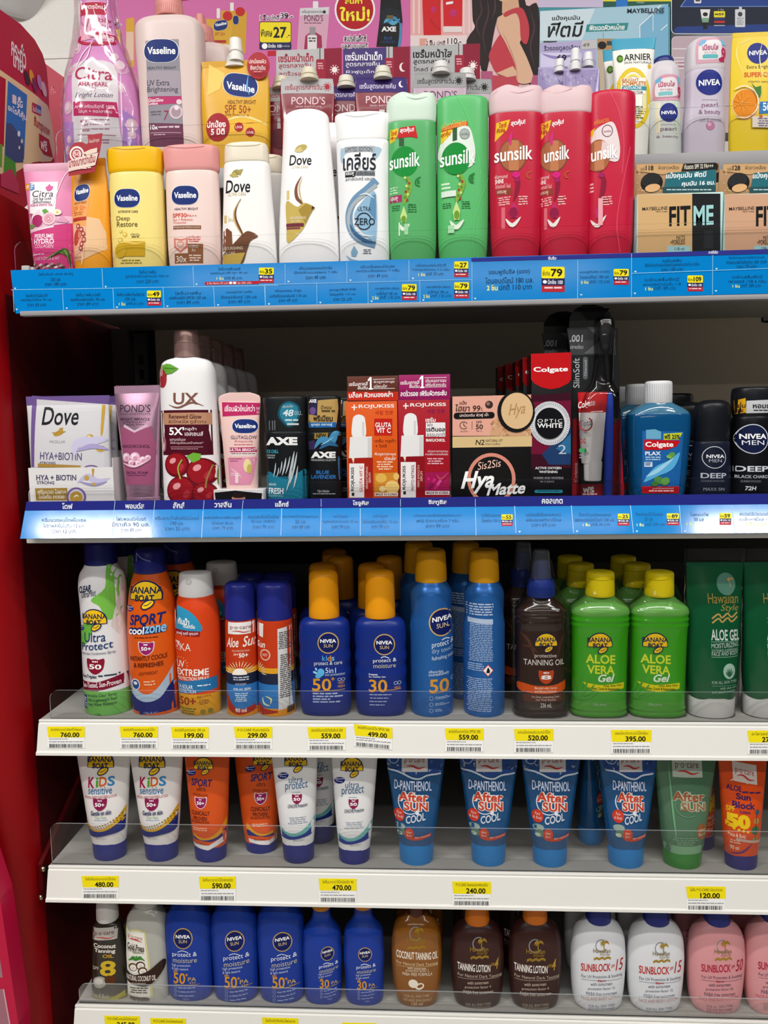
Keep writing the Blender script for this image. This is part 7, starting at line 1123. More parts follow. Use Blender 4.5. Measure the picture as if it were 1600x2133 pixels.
def after(label, z, cx, xs, yb, hw=112, fl=0, ys=0):
    p = tube(label, z, cx, -10, (662 if z == 'N' else 660)+ys, hw*1.02, 200 if z == 'N' else 192, BLU, BCAP, yb=yb, hc=hw)
    k = 1 if z == 'N' else .975
    X = lambda x: cx+(x-1030)*k*(1-fl*.12)+xs; Y = lambda y: y*k+ys
    p.PG([(X(826), Y(-20)), (X(1230), Y(-20)), (X(1195), Y(225)), (X(1150), Y(236)), (X(1100), Y(225)), (X(1060), Y(250)), (X(1000), Y(236)), (X(950), Y(215)), (X(855), Y(210))], '2c4f92'); rd = random.Random(int(cx))
    for j in range(46): p.PG([(X(x0:=rd.uniform(840, 1200)), Y(y0:=rd.uniform(40, 225))), (X(x0+rd.uniform(8, 26)), Y(y0+rd.uniform(-12, 10))), (X(x0+rd.uniform(0, 16)), Y(y0+rd.uniform(8, 24)))], ('8fa4cc', 'b8c6e0', '1d3a78', '5c78b4')[j % 4])
    p.RING(X(895), Y(135), 36, 38, 6, 'a8b8d8'); p.CURVE([(X(856), Y(210)), (X(910), Y(212)), (X(960), Y(228)), (X(1010), Y(250)), (X(1060), Y(256)), (X(1110), Y(236)), (X(1192), Y(234))], 10, 'd0dcec', n=16)
    pocare(p, X(948), X(1110), Y(90), Y(215), bg='d2cfd0', tc='9a4a44'); p.T('D-PANTHENOL', X(900), X(1136), Y(262), Y(326), '16356e', b=.07, sl=8); p.T('D-PANTHENOL', X(902), X(1134), Y(265), Y(323), 'd3def2', b=.015, sl=8)
    p.RING(X(1000), Y(390), 76*k, 78*k, 6, 'd8e0ea', a0=40, a1=210); p.T('After', X(924), X(1118), Y(326), Y(392), 'e4e0dc', b=.11, sl=10); p.T('After', X(928), X(1114), Y(330), Y(388), 'c8412a', b=.06, sl=10); p.T('SUN', X(958), X(1116), Y(384), Y(444), 'e4e0dc', b=.11, sl=8); p.T('SUN', X(962), X(1112), Y(388), Y(440), 'c8412a', b=.06, sl=8); p.E(X(1044), Y(455), 12, 12, 'dfe8f2')
    p.E(X(932), Y(474), 34*k, 40*k, 'cf3d2a'); p.T('Face\n& Body', X(906), X(958), Y(450), Y(498), 'f0d8d0', sh=.2); p.T('COOL', X(974), X(1096), Y(476), Y(524), 'ccd6e2', b=.03, sl=-24)
    p.E(X(938), Y(545), 32, 20, '9ab0a8'); p.E(X(945), Y(580), 26, 24, '5f7f6c'); p.E(X(935), Y(590), 16, 12, 'b8c8b0'); p.E(X(995), Y(585), 30, 36, 'c8452c'); p.T('After\nBurn', X(978), X(1012), Y(568), Y(602), 'f0d8d0'); p.PG([(X(1005), Y(608)), (X(1060), Y(600)), (X(1132), Y(588)), (X(1128), Y(608)), (X(1060), Y(622)), (X(1010), Y(625))], 'c8452c'); p.T('Skin recovery', X(1030), X(1124), Y(600), Y(616), 'f0d8d0', sl=-10)
    return p
after('blue ice-print after sun tube beside the white ultra tube, first of four', 'N', 1030, -10, 792)
after('blue ice-print after sun tube, second from the left of the four', 'N', 1482, 0, 812)
after('blue ice-print after sun tube, third from the left of the four', 'O', 314, 12, 796, 108).copy(.068, .06, 'blue after sun tube turned sideways behind the gap of the front ones', None, 70)
after('blue ice-print after sun tube turned a little, right beside the green tube', 'O', 775, 20, 778, 112, fl=1)
GRT = M('4c7256', rough=.2, coat=.4)
p = tube('translucent green after sun tube with a green cap', 'O', 1118, 0, 690, 122, 200, GRT, M('2c7d2a', rough=.25, coat=.3), yb=815, hc=122)
pocare(p, 1046, 1226, 120, 242, sl=4, bg='b4c0b4', tc='6a4a3c'); p.T('After', 1036, 1238, 318, 378, 'b8c0a8', b=.1, sl=8); p.T('After', 1040, 1234, 322, 374, 'a05a3a', b=.05, sl=8); p.T('SUN', 1084, 1238, 380, 436, 'b8c0a8', b=.1, sl=6); p.T('SUN', 1088, 1234, 384, 432, '9a6a48', b=.05, sl=6); p.RING(1130, 400, 80, 70, 5, '6a9474', a0=60, a1=210); p.E(1216, 560, 36, 48, '9a5a30'); p.T('After\nBurn', 1190, 1244, 540, 584, 'd8c8a8'); p.LINES(1040, 1190, 590, 640, 4, '74a07c'); p.T('90 ml', 1100, 1166, 650, 672, 'a8c4a8'); p.PG([(985, 640), (1250, 640), (1245, 688), (990, 690)], '7aa882'); p.CURVE([(1020, 140), (1040, 420), (1060, 620)], 12, '6fa67c', taper=True)
p = tube('orange aloe sun block tube with a navy cap at the right end of fourth shelf', 'O', 1468, 70, 700, 100, 150, 'd54a14', '25236e', yb=820, top=(1480, 150), hc=100)
p.copy(-.033, .05, 'orange aloe sun block tube turned away behind the one at the right end', None, 60)
pocare(p, 1408, 1552, 150, 262, sl=26, bg='dcd2cc', tc='b04a44'); p.CURVE([(1392, 262), (1450, 240), (1490, 280)], 6, 'f0d0bc', n=8); p.T('ALOE', 1368, 1452, 282, 314, '3a2458', b=.04, sl=12); p.LINES(1456, 1572, 322, 340, 1, '3a2458', rag=.02, sl=10); p.T('Sun', 1420, 1506, 330, 366, '2c2560', b=.05, sl=10); p.T('Block', 1398, 1532, 376, 416, '2c2560', b=.05, sl=12); p.T('Lotion', 1440, 1500, 428, 446, '2c2560', b=.02, sl=6); p.T('SPF', 1366, 1410, 408, 440, 'e8b818', b=.03); p.T('50', 1364, 1498, 446, 530, 'eac21c', b=.07, sl=12)
for k in range(4): p.E(1404+k*26, 536+k*6, 9, 9, 'eac21c', n=5)
for x, y, r, c in ((1546, 445, 16, '4a5a6a'), (1538, 495, 18, 'b08a4a'), (1530, 548, 26, '3f6a4a'), (1526, 600, 14, '8a9a5a')): p.E(x, y, r, r, c)
p.CURVE([(1548, 430), (1536, 500), (1526, 610)], 4, '5a3a2a', n=8); p.T('Face & Body', 1376, 1470, 560, 590, 'f4d8c4', b=.01, sl=10); p.R(1414, 1572, 590, 606, 'c8a898', sl=22); p.T('90 ml', 1386, 1430, 640, 664, 'f4d8c4', b=.01); p.CURVE([(1380, 690), (1450, 672), (1510, 620)], 10, '4a2a78', taper=True); p.LINES(1380, 1440, 606, 630, 2, 'f0c4ac')
# ================================================================== bottom shelf
p = Prod('tanning_oil_bottle', 'dark coconut tanning oil bottle with white cap at the left end of bottom shelf', 'bottle', 'P', (640, 728), 5, top=(612, 250))
p.loft('body', [('b', 104, None), (722, 112), (600, 108), (450, 98), (320, 86), (270, 76), (252, 56), (240, 50)], M('2a241c', rough=.18, coat=.4), dr=.62, n=2.8, bands=[(672, '7d7a1e')])
p.loft('cap', [(252, 60), (244, 64), (160, 60), (128, 50), (60, 46), (50, 40)], 'd8d6d2', dr=.95, sub=2)
pocare(p, 538, 688, 282, 352, sl=-8, bg='b4b0aa', tc='7a3436'); p.T('Coconut', 548, 682, 368, 392, 'e8e2d8', b=.03, sl=4); p.T('Tanning', 554, 680, 397, 425, 'e8e2d8', b=.03, sl=4); p.T('OIL', 606, 672, 430, 450, 'c89c30', b=.03); p.T('SPF', 544, 586, 502, 522, 'b8b0a0', b=.01); p.T('8', 592, 686, 466, 556, 'd2b02e', b=.04); p.E(590, 592, 44, 34, 'a8a49a', rot=-12); p.E(585, 588, 28, 20, 'd0ccc4', rot=-12); p.PG([(620, 575), (640, 550), (686, 556), (684, 600), (630, 605)], '5a3018'); p.T('Face & Body', 540, 652, 654, 690, 'c8c2b4', sh=.2, sl=8); p.PG([(528, 700), (640, 690), (735, 650), (738, 700), (640, 722), (530, 722)], 'a8a02a')
p.copy(.032, .06, 'dark coconut tanning oil bottle behind the gap between the two left bottles', None)
p = Prod('coconut_oil_bottle', 'pale clear coconut oil bottle with a palm label, right of the dark one', 'bottle', 'P', (865, 735), 5, top=(846, 200))
p.loft('body', [('b', 118, None), (728, 124), (500, 122), (300, 118), (240, 112), (200, 90), (175, 70), (160, 64)], M('b4b3ac', rough=.15, coat=.4), dr=.6, n=3.2)
p.loft('cap', [(172, 62), (164, 68), (100, 66), (40, 62), (30, 54)], 'c4c3c0', dr=.9, sub=2)
p.PG([(735, 735), (736, 300), (760, 285), (810, 276), (850, 290), (870, 330), (905, 735)], 'd8d294'); p.PG([(745, 735), (746, 308), (765, 294), (808, 286), (842, 298), (860, 336), (892, 735)], 'efece2'); p.T('p·o·care', 758, 846, 308, 332, 'b0423c', sl=18); p.CURVE([(760, 332), (800, 336), (846, 352)], 7, 'c43a30', taper=True); p.T('Cold Press', 752, 858, 356, 394, '3a2c24', b=.02, sl=16); p.T('EXTRA VIRGIN COCONUT', 754, 858, 380, 408, '4a3a30', sl=14); p.T('natural', 790, 828, 408, 418, '6a8a5a')
for a in (10, 45, 90, 135, 170): r = math.radians(a); p.CURVE([(812, 460), (812+26*math.cos(r), 452-20*math.sin(r)), (812+52*math.cos(r), 466-22*math.sin(r))], 12, '3f8a34', taper=True, n=6)
for x, y in ((790, 500), (836, 488), (850, 520)): p.E(x, y, 28, 24, '5a3a24'); p.E(x+2, y+2, 21, 18, 'f0ece4'); p.E(x+3, y+4, 10, 8, 'd8cfc0')
p.PG([(742, 522), (800, 542), (880, 520), (964, 462), (970, 520), (890, 602), (820, 604), (746, 576)], '33201a'); p.T('NATURAL COCONUT OIL', 748, 930, 540, 572, 'e8dcd0', b=.02, arch=-6); p.LINES(784, 872, 588, 596, 1, 'c8b8a8', rag=.05); p.LINES(770, 880, 620, 660, 3, '4a4038'); p.R(770, 890, 672, 690, '4a443c', sl=8); p.LINES(776, 886, 676, 720, 3, '4a4038')
p.copy(.004, .12, 'pale clear coconut oil bottle behind the palm label one', None)
def nsun(label, z, cx, yb, kx, xs, ys, sl, num, cap, hw=134, hy=1.0, rr=(58, 62), pl=1.0, ytop=0, group=None):
    """kx, xs, ys: scale and offset of the printed block"""
    p = Prod('sun_lotion_bottle', label, 'bottle', z, (cx, yb), 5)
    t = ytop
    p.loft('body', [('b', hw*.8, hw*.56), (yb-8, hw*.9, hw*.6), (yb-60, hw*.97, hw*.62), (yb-220, hw*1.0, hw*.625), (yb-420*hy, hw*1.04), (t+250*hy, hw*.97), (t+190*hy, hw*.76), (t+140*hy, hw*.55), (t+90*hy, hw*.47), (t+20, hw*.46)], '15399a', dr=.62, n=2.4)
    p.loft('cap', [(t+24, hw*.46), (t+18, hw*.49), (t-8, hw*.45), (t-16, hw*.4)], cap, dr=.9, sub=2)
    X = lambda x: xs+(x-1088)*kx; Y = lambda y: ys+(y-330)*kx
    niveasun(p, X(1088), Y(330), rr[0], rr[1], sl=sl*.6); p.CURVE([(X(1056), Y(412)), (X(1085), Y(402)), (X(1120), Y(414))], 5, 'cfd8ee', n=6); p.T('protect &', X(1022), X(1170), Y(412)+max(0, -sl)*.3, Y(446)+max(0, -sl)*.3, 'eef2fa', sl=sl); p.T('moisture', X(1026), X(1170), Y(448)+max(0, -sl)*.3, Y(476)+max(0, -sl)*.3, 'c6bfa6', sl=sl); p.T('high protection', X(1018), X(1132), Y(484), Y(504), 'c8d2ea', sl=sl*.7); p.T('& light texture', X(1018), X(1120), Y(506), Y(526), 'c8d2ea', sl=sl*.7)
    p.T(num, X(1028), X(1102), Y(536), Y(602), 'dc9a2a', b=.015); p.T('SPF', X(1028), X(1056), Y(524), Y(534), 'dc9a2a', b=.02); 
    if num == '50': p.T('+', X(1102), X(1118), Y(538), Y(556), 'dc9a2a', b=.02)
    p.T('PA', X(1118), X(1166), Y(562)+sl*.3, Y(586)+sl*.3, 'c9a860', b=.01); p.T('+++', X(1126), X(1164), Y(590)+sl*.3, Y(600)+sl*.3, 'c9a860', b=.02); p.R(X(1028), X(1186), Y(606), Y(609), 'b08a3a', sl=sl)
    for k in range(3): p.RING(X(1040), Y(624+k*24), 9*kx, 9*kx, 2, 'a8b8dc'); p.LINES(X(1058), X(1160), Y(622+k*24), Y(634+k*24), 1, '9cb0dc', rag=.05, sl=sl*.5)
    p.T('125ml', X(1088), X(1122), Y(686), Y(698), '9cb0dc'); return p
G5 = 'blue sun lotion bottles'
nsun('large blue sun lotion bottle marked 50 next to the coconut oil', 'P', 1118, 745, 1, 1088, 330, -2, '50', '1a46a8', hw=136).copy(.008, .07, 'large blue sun lotion bottle behind the left one marked 50', None)
nsun('large blue sun lotion bottle marked 50, middle of the three large ones', 'P', 1392, 755, 1.03, 1396, 345, -18, '50', '1a46a8', hw=136)
nsun('large blue sun lotion bottle marked 50 beside the smaller marked 30', 'Q', 190, 790, 1.06, 202, 362, -22, '50', '1a46a8', hw=142, rr=(60, 60))
nsun('smaller blue sun lotion bottle marked 30 with orange cap, left one', 'Q', 448, 795, .78, 480, 436, -20, '30', 'dd8a14', hw=118, rr=(41, 43), ytop=170, hy=.68)
nsun('smaller blue sun lotion bottle marked 30 with orange cap, right one', 'Q', 706, 795, .80, 712, 440, -12, '30', 'dd8a14', hw=122, rr=(43, 43), ytop=165, hy=.68)
def haw(label, z, cx, yb, col, cap, hw, lg, title, tc, tail, tailc, sub, sc, x0, cx2, ys, rough=.3, coat=0, spf=True, gold='a8842c', kind='lotion'):
    p = Prod('tanning_bottle' if kind != 'block' else 'sunblock_bottle', label, 'bottle', z, (cx, yb), 5)
    p.loft('body', [('b', hw*.72, hw*.50), (yb-6, hw*.76, hw*.525), (yb-60, hw*.87, hw*.545), (yb-180, hw*.97, hw*.555), (yb-320, hw*1.0), (yb-430, hw*.95), (yb-480, hw*.86), (yb-516, hw*.7), (yb-540, hw*.52), (yb-556, hw*.4)], M(col, rough=rough, coat=coat, noise=.04), dr=.56, n=2.6)
    f = .68 if kind == 'oil' else 1
    p.loft('cap', [(yb-532, hw*.43*f), (yb-540, hw*.47*f), (yb-620, hw*.42*f), (yb-680, hw*.38*f), (yb-700, hw*.34*f)], cap, dr=.9, sub=2)
    w = 106 if kind == 'block' else 116
    hawaiian(p, lg[0], lg[1], w, gold, gold if kind != 'block' else '8a7440'); ty = ys
    p.T(title, x0[0], x0[1], ty, ty+46, tc, b=.02, sl=x0[2])
    if tail: p.T('SPF', x0[1]+2, x0[1]+26, ty+4, ty+22, tailc, b=.01, sl=-4, sh=.2); p.T(tail, x0[1]+(30 if len(tail) > 1 else 24), x0[1]+(82 if len(tail) > 1 else 54), ty-26, ty+42, tailc, sh=.25, b=.01)
    p.T(sub, x0[0]+2, x0[1]+(74 if tail else 0), ty+66, ty+90, sc, sl=x0[2]*.8); p.R(x0[0]+2, x0[1]+(74 if tail else 0), ty+94, ty+96, sc)
    return p
def fine(p, cx, y, c, c2, num, pa_=None, face=None, dy=0):
    if pa_: p.T(pa_, cx-24, cx+24, y-4, y+10, 'b03040', b=.03)
    p.T('with sunscreen', cx-68, cx+62, y+14, y+34, c, sl=-4); p.T('protection factor '+num, cx-82, cx+78, y+44, y+64, c, sl=-4); p.T('PABA free sunscreen', cx-92, cx+92, y+72, y+94, c, sl=-4)
    if face: p.T('FACE AND BODY LOTION', cx-120, cx+112, y+104, y+124, face, sl=-10)
    p.T('FOR ALL SKIN TYPES', cx-78, cx+78, y+142+dy, y+158+dy, c2, sl=-4); p.R(cx-80, cx+80, y+162+dy, y+164+dy, c2); p.T('SUN AND SKIN EXPERT', cx-78, cx+78, y+166+dy, y+180+dy, c2, sl=-4); p.R(cx-80, cx+80, y+183+dy, y+185+dy, c2); p.T('120 ml', cx-32, cx+32, y+188+dy, y+206+dy, c2)
p = haw('amber brown coconut tanning oil bottle beside the small blue lotion bottles', 'Q', 1034, 785, '8a5316', '5a2a1c', 158, (1030, 350), 'COCONUT TANNING OIL', 'f6ead8', None, '', 'For Natural Dark Tanning', 'e8c89c', (905, 1162, 12), None, 420, rough=.15, coat=.5, gold='a07a22', kind='oil')
p.T('with sunscreen', 974, 1090, 512, 530, 'f0dcc0', sl=4); p.T('protection factor 2', 964, 1106, 528, 548, 'f0dcc0', sl=4); p.T('PABA FREE FORMULA', 944, 1128, 548, 568, 'f0dcc0', sl=4); p.E(1010, 620, 30, 26, 'f0e6d4', rot=20); p.E(1050, 636, 28, 20, 'f0e6d4', rot=-20); p.E(1052, 634, 18, 10, '8a5a2a', rot=-20); p.T('FOR ALL SKIN TYPES', 958, 1110, 690, 706, 'e0c08c'); p.T('USE AND SKIN EXPERT', 946, 1128, 714, 730, 'e0c08c', sl=4); p.T('120 ml', 1000, 1068, 736, 756, 'f0dcc0')
p.copy(.004, .07, 'amber tanning oil bottle in the shade behind the front amber one', None)
p = haw('dark brown tanning lotion bottle with orange cap beside the amber one', 'Q', 1412, 822, '3a1f1c', 'dd7614', 166, (1420, 410), 'TANNING LOTION', 'f4ece4', '4', 'b08a34', 'For Natural Dark Tanning', 'c8b8a8', (1284, 1486, 10), None, 495, gold='9a7a2c')
fine(p, 1412, 592, 'd0c0b0', 'b8a898', '4', dy=10); p.copy(.006, .07, 'dark brown tanning lotion bottle behind the left orange-capped one', None)
p = haw('dark brown tanning lotion bottle with orange cap beside the white bottles', 'R', 222, 802, '3a1f1c', 'dd7614', 160, (220, 408), 'TANNING LOTION', 'f4ece4', '4', 'b08a34', 'For Natural Dark Tanning', 'c8b8a8', (92, 288, 8), None, 484, gold='9a7a2c')
fine(p, 218, 580, 'd0c0b0', 'b8a898', '4'); p.copy(-.006, .07, 'dark brown tanning lotion bottle behind the right orange-capped one', None)
p = haw('white sunblock bottle marked 15 with navy cap, next to the brown one', 'R', 602, 806, 'e2e4e8', '1d2a80', 164, (614, 404), 'SUNBLOCK', 'c2302c', '15', 'b8302e', 'For UV Protection & Soothing', '4a5270', (490, 664, -8), None, 484, kind='block')
fine(p, 612, 578, '4a5270', '6a7084', '15', 'PA++', 'c88a84', dy=6); p.copy(.004, .07, 'white sunblock bottle in the shade behind the left one marked 15', None)
p = haw('white sunblock bottle marked 15 with navy cap, next to the pink one', 'R', 948, 814, 'e2e4e8', '1d2a80', 170, (968, 420), 'SUNBLOCK', 'c2302c', '15', 'b8302e', 'For UV Protection & Soothing', '4a5270', (836, 1014, -2), None, 498, kind='block')
fine(p, 956, 592, '4a5270', '6a7084', '15', 'PA++', 'c88a84', dy=10); p.copy(.004, .07, 'white sunblock bottle in the shade behind the right one marked 15', None)
p = haw('pink sunblock bottle marked 50 with navy cap, beside the white ones', 'R', 1312, 815, 'dd989c', '1d2a80', 170, (1336, 408), 'SUNBLOCK', 'b81c3c', '50', 'b01a38', 'For UV Protection & Soothing', '5a4a68', (1208, 1380, -6), None, 488, kind='block')
fine(p, 1316, 582, '5a4a60', '7a6474', '50', 'PA+++', 'c4606c', dy=6); p.copy(.004, .07, 'pink sunblock bottle in the shade behind the whole pink one', None)
p = haw('pink sunblock bottle cut off by the right edge of the photo', 'R', 1652, 800, 'dd989c', '1d2a80', 170, (1676, 395), 'SUNBLOCK', 'b81c3c', '50', 'b01a38', 'For UV Protection & Soothing', '5a4a68', (1548, 1720, -6), None, 474, kind='block')
fine(p, 1656, 568, '5a4a60', '7a6474', '50', 'PA+++', 'c4606c', dy=6); p.copy(.004, .07, 'pink sunblock bottle in the shade behind the cut-off one', None)
# ================================================================== price tags on the white rails
def ptag(z, x0, x1, y0, y1, price, row, name, lab, sl=0):
    zt = ROWZ[row]; o = V3((0, -.0035-.0007, zt-.005)); d = V3((0, -.009, -.0335))
    p = Panel('price_tag', lab, 'price tag', o, n=(0, .0335, -.009), up=(0, .009, .0335), th=.0003, group='yellow price tags'); p.zoom = Z[z]; w = x1-x0; h = y1-y0
    q = lambda fx, fy: (x0+w*fx, y0+h*fy+sl*fx)
    p.slab([q(0, 0), q(1, 0), q(1, 1), q(0, 1)], M('ecebe8', rough=.4)); p.PG([q(0, 0), q(1, 0), q(1, .5), q(.03, .5)], 'ecd914')
    p.T(name, x0+w*.1, x0+w*.92, y0+h*.06, y0+h*.2, '4a4410', sl=sl*.8); p.T(price, x0+w*.36, x0+w*.86, y0+h*.27+sl*.4, y0+h*.49+sl*.4, '14140f', b=.04, sl=sl*.5); p.LINES(x0+w*.05, x0+w*.55, y0+h*.56+sl*.1, y0+h*.62+sl*.1, 1, '8a8c92', rag=.05, sl=sl*.5); p.LINES(x0+w*.05, x0+w*.96, y0+h*.68, y0+h*.75, 1, '8a8c92', rag=.05, sl=sl*.9); rd = random.Random(int(x0)); x = x0+w*.06
    while x < x0+w*.93:
        b = rd.choice((2, 3, 3, 5))*w/230; p.R(x, x+b, y0+h*.8+sl*(x-x0)/w, y0+h*.97+sl*(x-x0)/w, '2a2a2a'); x += b+rd.choice((2, 3, 5))*w/230
for a in (('J', 52, 276, 1152, 1282, '760.00', 3, 'สเปรย์บานาน่าอัลตร้าโพรเท', 'price tag 760.00 under the white and green spray can', 0), ('J', 484, 712, 1152, 1284, '760.00', 3, 'สเปรย์กันแดดบานาน่าโบ๊ท', 'price tag 760.00 under the orange and navy spray can', 0), ('J', 790, 1014, 1155, 1288, '199.00', 3, 'สเปรย์กันแดดเคเอ 100 มล.', 'price tag 199.00 under the white flip cap bottle', 0), ('J', 1164, 1392, 1154, 1288, '299.00', 3, 'P·O·CARE ซันสเปรย์อโล', 'price tag 299.00 under the small red spray cans', 0),
          ('K', 180, 416, 1198, 1342, '559.00', 3, 'สเปรย์กันแดดนีเวียซันคิดส์ 200', 'price tag 559.00 under the kids navy spray bottle', 0), ('K', 466, 704, 1180, 1318, '499.00', 3, 'สเปรย์กันแดดนีเวีย SPF30 200', 'tilted price tag 499.00 under the navy spray marked 30', 22), ('K', 1028, 1266, 1205, 1350, '559.00', 3, 'สเปรย์กันแดดนีเวีย SPF50 200', 'price tag 559.00 under the metallic blue spray cans', 2), ('L', 88, 322, 1166, 1308, '520.00', 3, 'แทนนิ่งออยล์บานาน่าโบ๊ท', 'price tag 520.00 under the brown tanning oil spray bottle', 0), ('L', 665, 905, 1172, 1314, '395.00', 3, 'เจลอโลเวร่าบานาน่าโบ๊ทเขียว', 'price tag 395.00 under the two green aloe gel bottles', 0), ('L', 1478, 1716, 1176, 1318, '279.00', 3, 'อะโลเจลฮาวายเอี้ยน', 'price tag cut off at the right edge of the third shelf', 0),
          ('Mm', 486, 706, 812, 948, '480.00', 4, 'โลชั่นกันแดดบานาน่าโบ๊ทคิด', 'price tag 480.00 under the white kids tubes', 0), ('Mm', 1184, 1404, 816, 962, '590.00', 4, 'โลชั่นบานาน่าโบ๊ทสปอร์ต', 'price tag 590.00 under the orange sport tubes', 0), ('N', 426, 660, 858, 1006, '470.00', 4, 'โลชั่นบานาน่าโบ๊ทอัลตร้า 90', 'price tag 470.00 under the white ultra tubes', 2), ('N', 1250, 1490, 876, 1028, '240.00', 4, 'P·O·CARE ดีแพนธอลอาฟเตอร์ซัน', 'price tag 240.00 under the blue after sun tubes', 2), ('O', 1112, 1346, 874, 1018, '120.00', 4, 'โลชั่น P·O·CARE อโลเวร่าเจล', 'price tag 120.00 under the green after sun tube', 2),
          ('P', 620, 832, 786, 920, '245.00', 5, 'P·O·CARE แทนโคโคนัทออยล์', 'price tag 245.00 under the dark tanning oil bottle on the bottom shelf', 4), ('P', 894, 1106, 800, 934, '160.00', 5, 'P·O·CARE โคลด์เพรสออยล์', 'yellow price tag under the pale coconut oil bottle', 4), ('Q', 76, 300, 826, 966, '329.00', 5, 'โลชั่นนีเวียซันโพรเทค', 'yellow price tag under the large blue lotion bottle beside marked 30', 6), ('Q', 570, 784, 858, 998, '219.00', 5, 'โลชั่นนีเวียซัน', 'yellow price tag under the small right blue lotion bottle', 4)): ptag(*a)
# ================================================================== raised back step: tall lotions and sachets
FY = .118
p = Prod('lotion_bottle', 'tall pink pearl lotion bottle in a clear sleeve at the left of the back step', 'bottle', 'A', (588, 860), 0, yf=FY, top=(545, 350))
p.loft('body', [('b', 240, None), (850, 246), (640, 238), (520, 226), (400, 190), (300, 160), (220, 130), (100, 105), (-20, 90), (-140, 84), (-150, 70)], 'cf86be', dr=.5, n=2.6)
p.extra('clear_sleeve', wrapfn([('b', 250), (700, 246), (520, 232), (400, 205), (300, 180), (150, 145), (-60, 120), (-200, 118)], .56), Mfilm(mixf=.55, rough=.05))
p.PG([(425, 352), (640, 350), (690, 470), (700, 700), (718, 1000), (455, 1000), (420, 560), (408, 420)], 'dcd6da'); p.PG([(326, 700), (430, 720), (440, 1000), (330, 1000)], 'b084c4'); p.PG([(720, 640), (810, 700), (820, 1000), (726, 1000)], 'a87cc2')
p.T('Citra', 430, 660, 380, 464, 'a8204e', b=.01, sl=6); p.T('AHA PEARL', 456, 638, 478, 506, 'b02a58', b=.02, sl=4); p.T('UV', 528, 568, 516, 540, 'b02a58', b=.03); p.T('Bright Lotion', 440, 668, 544, 582, '5a4a66', sh=.4, sl=4); p.PG([(428, 598), (690, 604), (704, 696), (432, 684)], 'b9175c'); p.T('AHA สกัดบริสุทธิ์ 100%', 438, 682, 618, 648, 'f2d4e2', b=.01, sl=4); p.T('ไข่มุก + คอลลาเจน', 462, 664, 646, 676, 'f2d4e2', b=.01, sl=4)
for k in range(3): p.T(('ผลัด', 'บูสต์', 'ปกป้อง')[k], 476+k*6, 514+k*10, 706+k*28, 726+k*28, 'a03060', b=.03); p.LINES(524+k*10, 652, 708+k*28, 722+k*28, 1, 'a07088', rag=.05)
p.R(458, 688, 798, 802, '9a4a6a', sl=6); p.LINES(560, 655, 830, 862, 2, 'a07088', rag=.2)
for x, y, rx, ry in ((395, 390, 22, 34), (392, 630, 30, 40), (345, 550, 22, 30), (400, 820, 16, 24), (390, 880, 20, 28), (700, 370, 36, 50), (660, 310, 22, 24), (712, 510, 20, 34), (770, 730, 30, 40), (775, 790, 20, 26), (430, 250, 26, 40)): p.E(x, y, rx, ry, 'd8b4c4'); p.E(x-rx*.2, y-ry*.2, rx*.6, ry*.6, 'e6ccd6')
p.PG([(425, -40), (650, -40), (640, 180), (560, 200), (440, 190)], 'e2b4cc'); p.R(432, 630, -30, 48, 'b3183c', sl=-6); p.T('สูตรใหม่', 466, 590, -22, 18, 'f6e0e4', b=.03); p.T('ผิวใส', 540, 622, 62, 92, 'a82a50', b=.03); p.T('น่ามอง', 556, 626, 98, 122, 'a82a50', b=.01); p.RING(545, 200, 120, 44, 20, 'b01a40'); p.R(560, 655, 164, 230, 'b01a40', r=10); p.R(570, 645, 174, 214, 'e0c4d0', r=8); p.T('แบบใหม่', 530, 608, 202, 226, 'a01a40', b=.02, sl=-16); p.PG([(450, 60), (500, 60), (480, 160), (520, 200), (450, 210)], 'e0a4b8'); p.CURVE([(500, 60), (480, 130), (450, 90)], 4, '9a3a5a', n=8); p.R(506, 540, 90, 190, 'd08aa4')
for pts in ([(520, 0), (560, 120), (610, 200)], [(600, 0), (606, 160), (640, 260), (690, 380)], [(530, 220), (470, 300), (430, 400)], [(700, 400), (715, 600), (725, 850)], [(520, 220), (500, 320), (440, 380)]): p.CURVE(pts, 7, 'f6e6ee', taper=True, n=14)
p = Prod('lotion_bottle', 'big pale pink pump lotion bottle with rose pump collar on the back step', 'bottle', 'A', (1006, 860), 0, yf=FY)
p.loft('body', [('b', 186, None), (855, 190), (600, 192), (400, 196), (200, 202), (120, 200), (85, 180), (65, 140), (52, 90), (46, 80)], 'dcc8c3', dr=.56, n=3)
p.loft('collar', [(52, 84), (46, 88), (-20, 80), (-60, 76), (-70, 60)], 'd98f88', dr=.9, sub=2); p.loft('pump_stem', [(-60, 30), (-150, 28)], 'd98f88', dr=1, sub=1, surf=False)
for k in range(14): p.R(890+k*11.5, 893+k*11.5, -10, 40, 'c27a74')
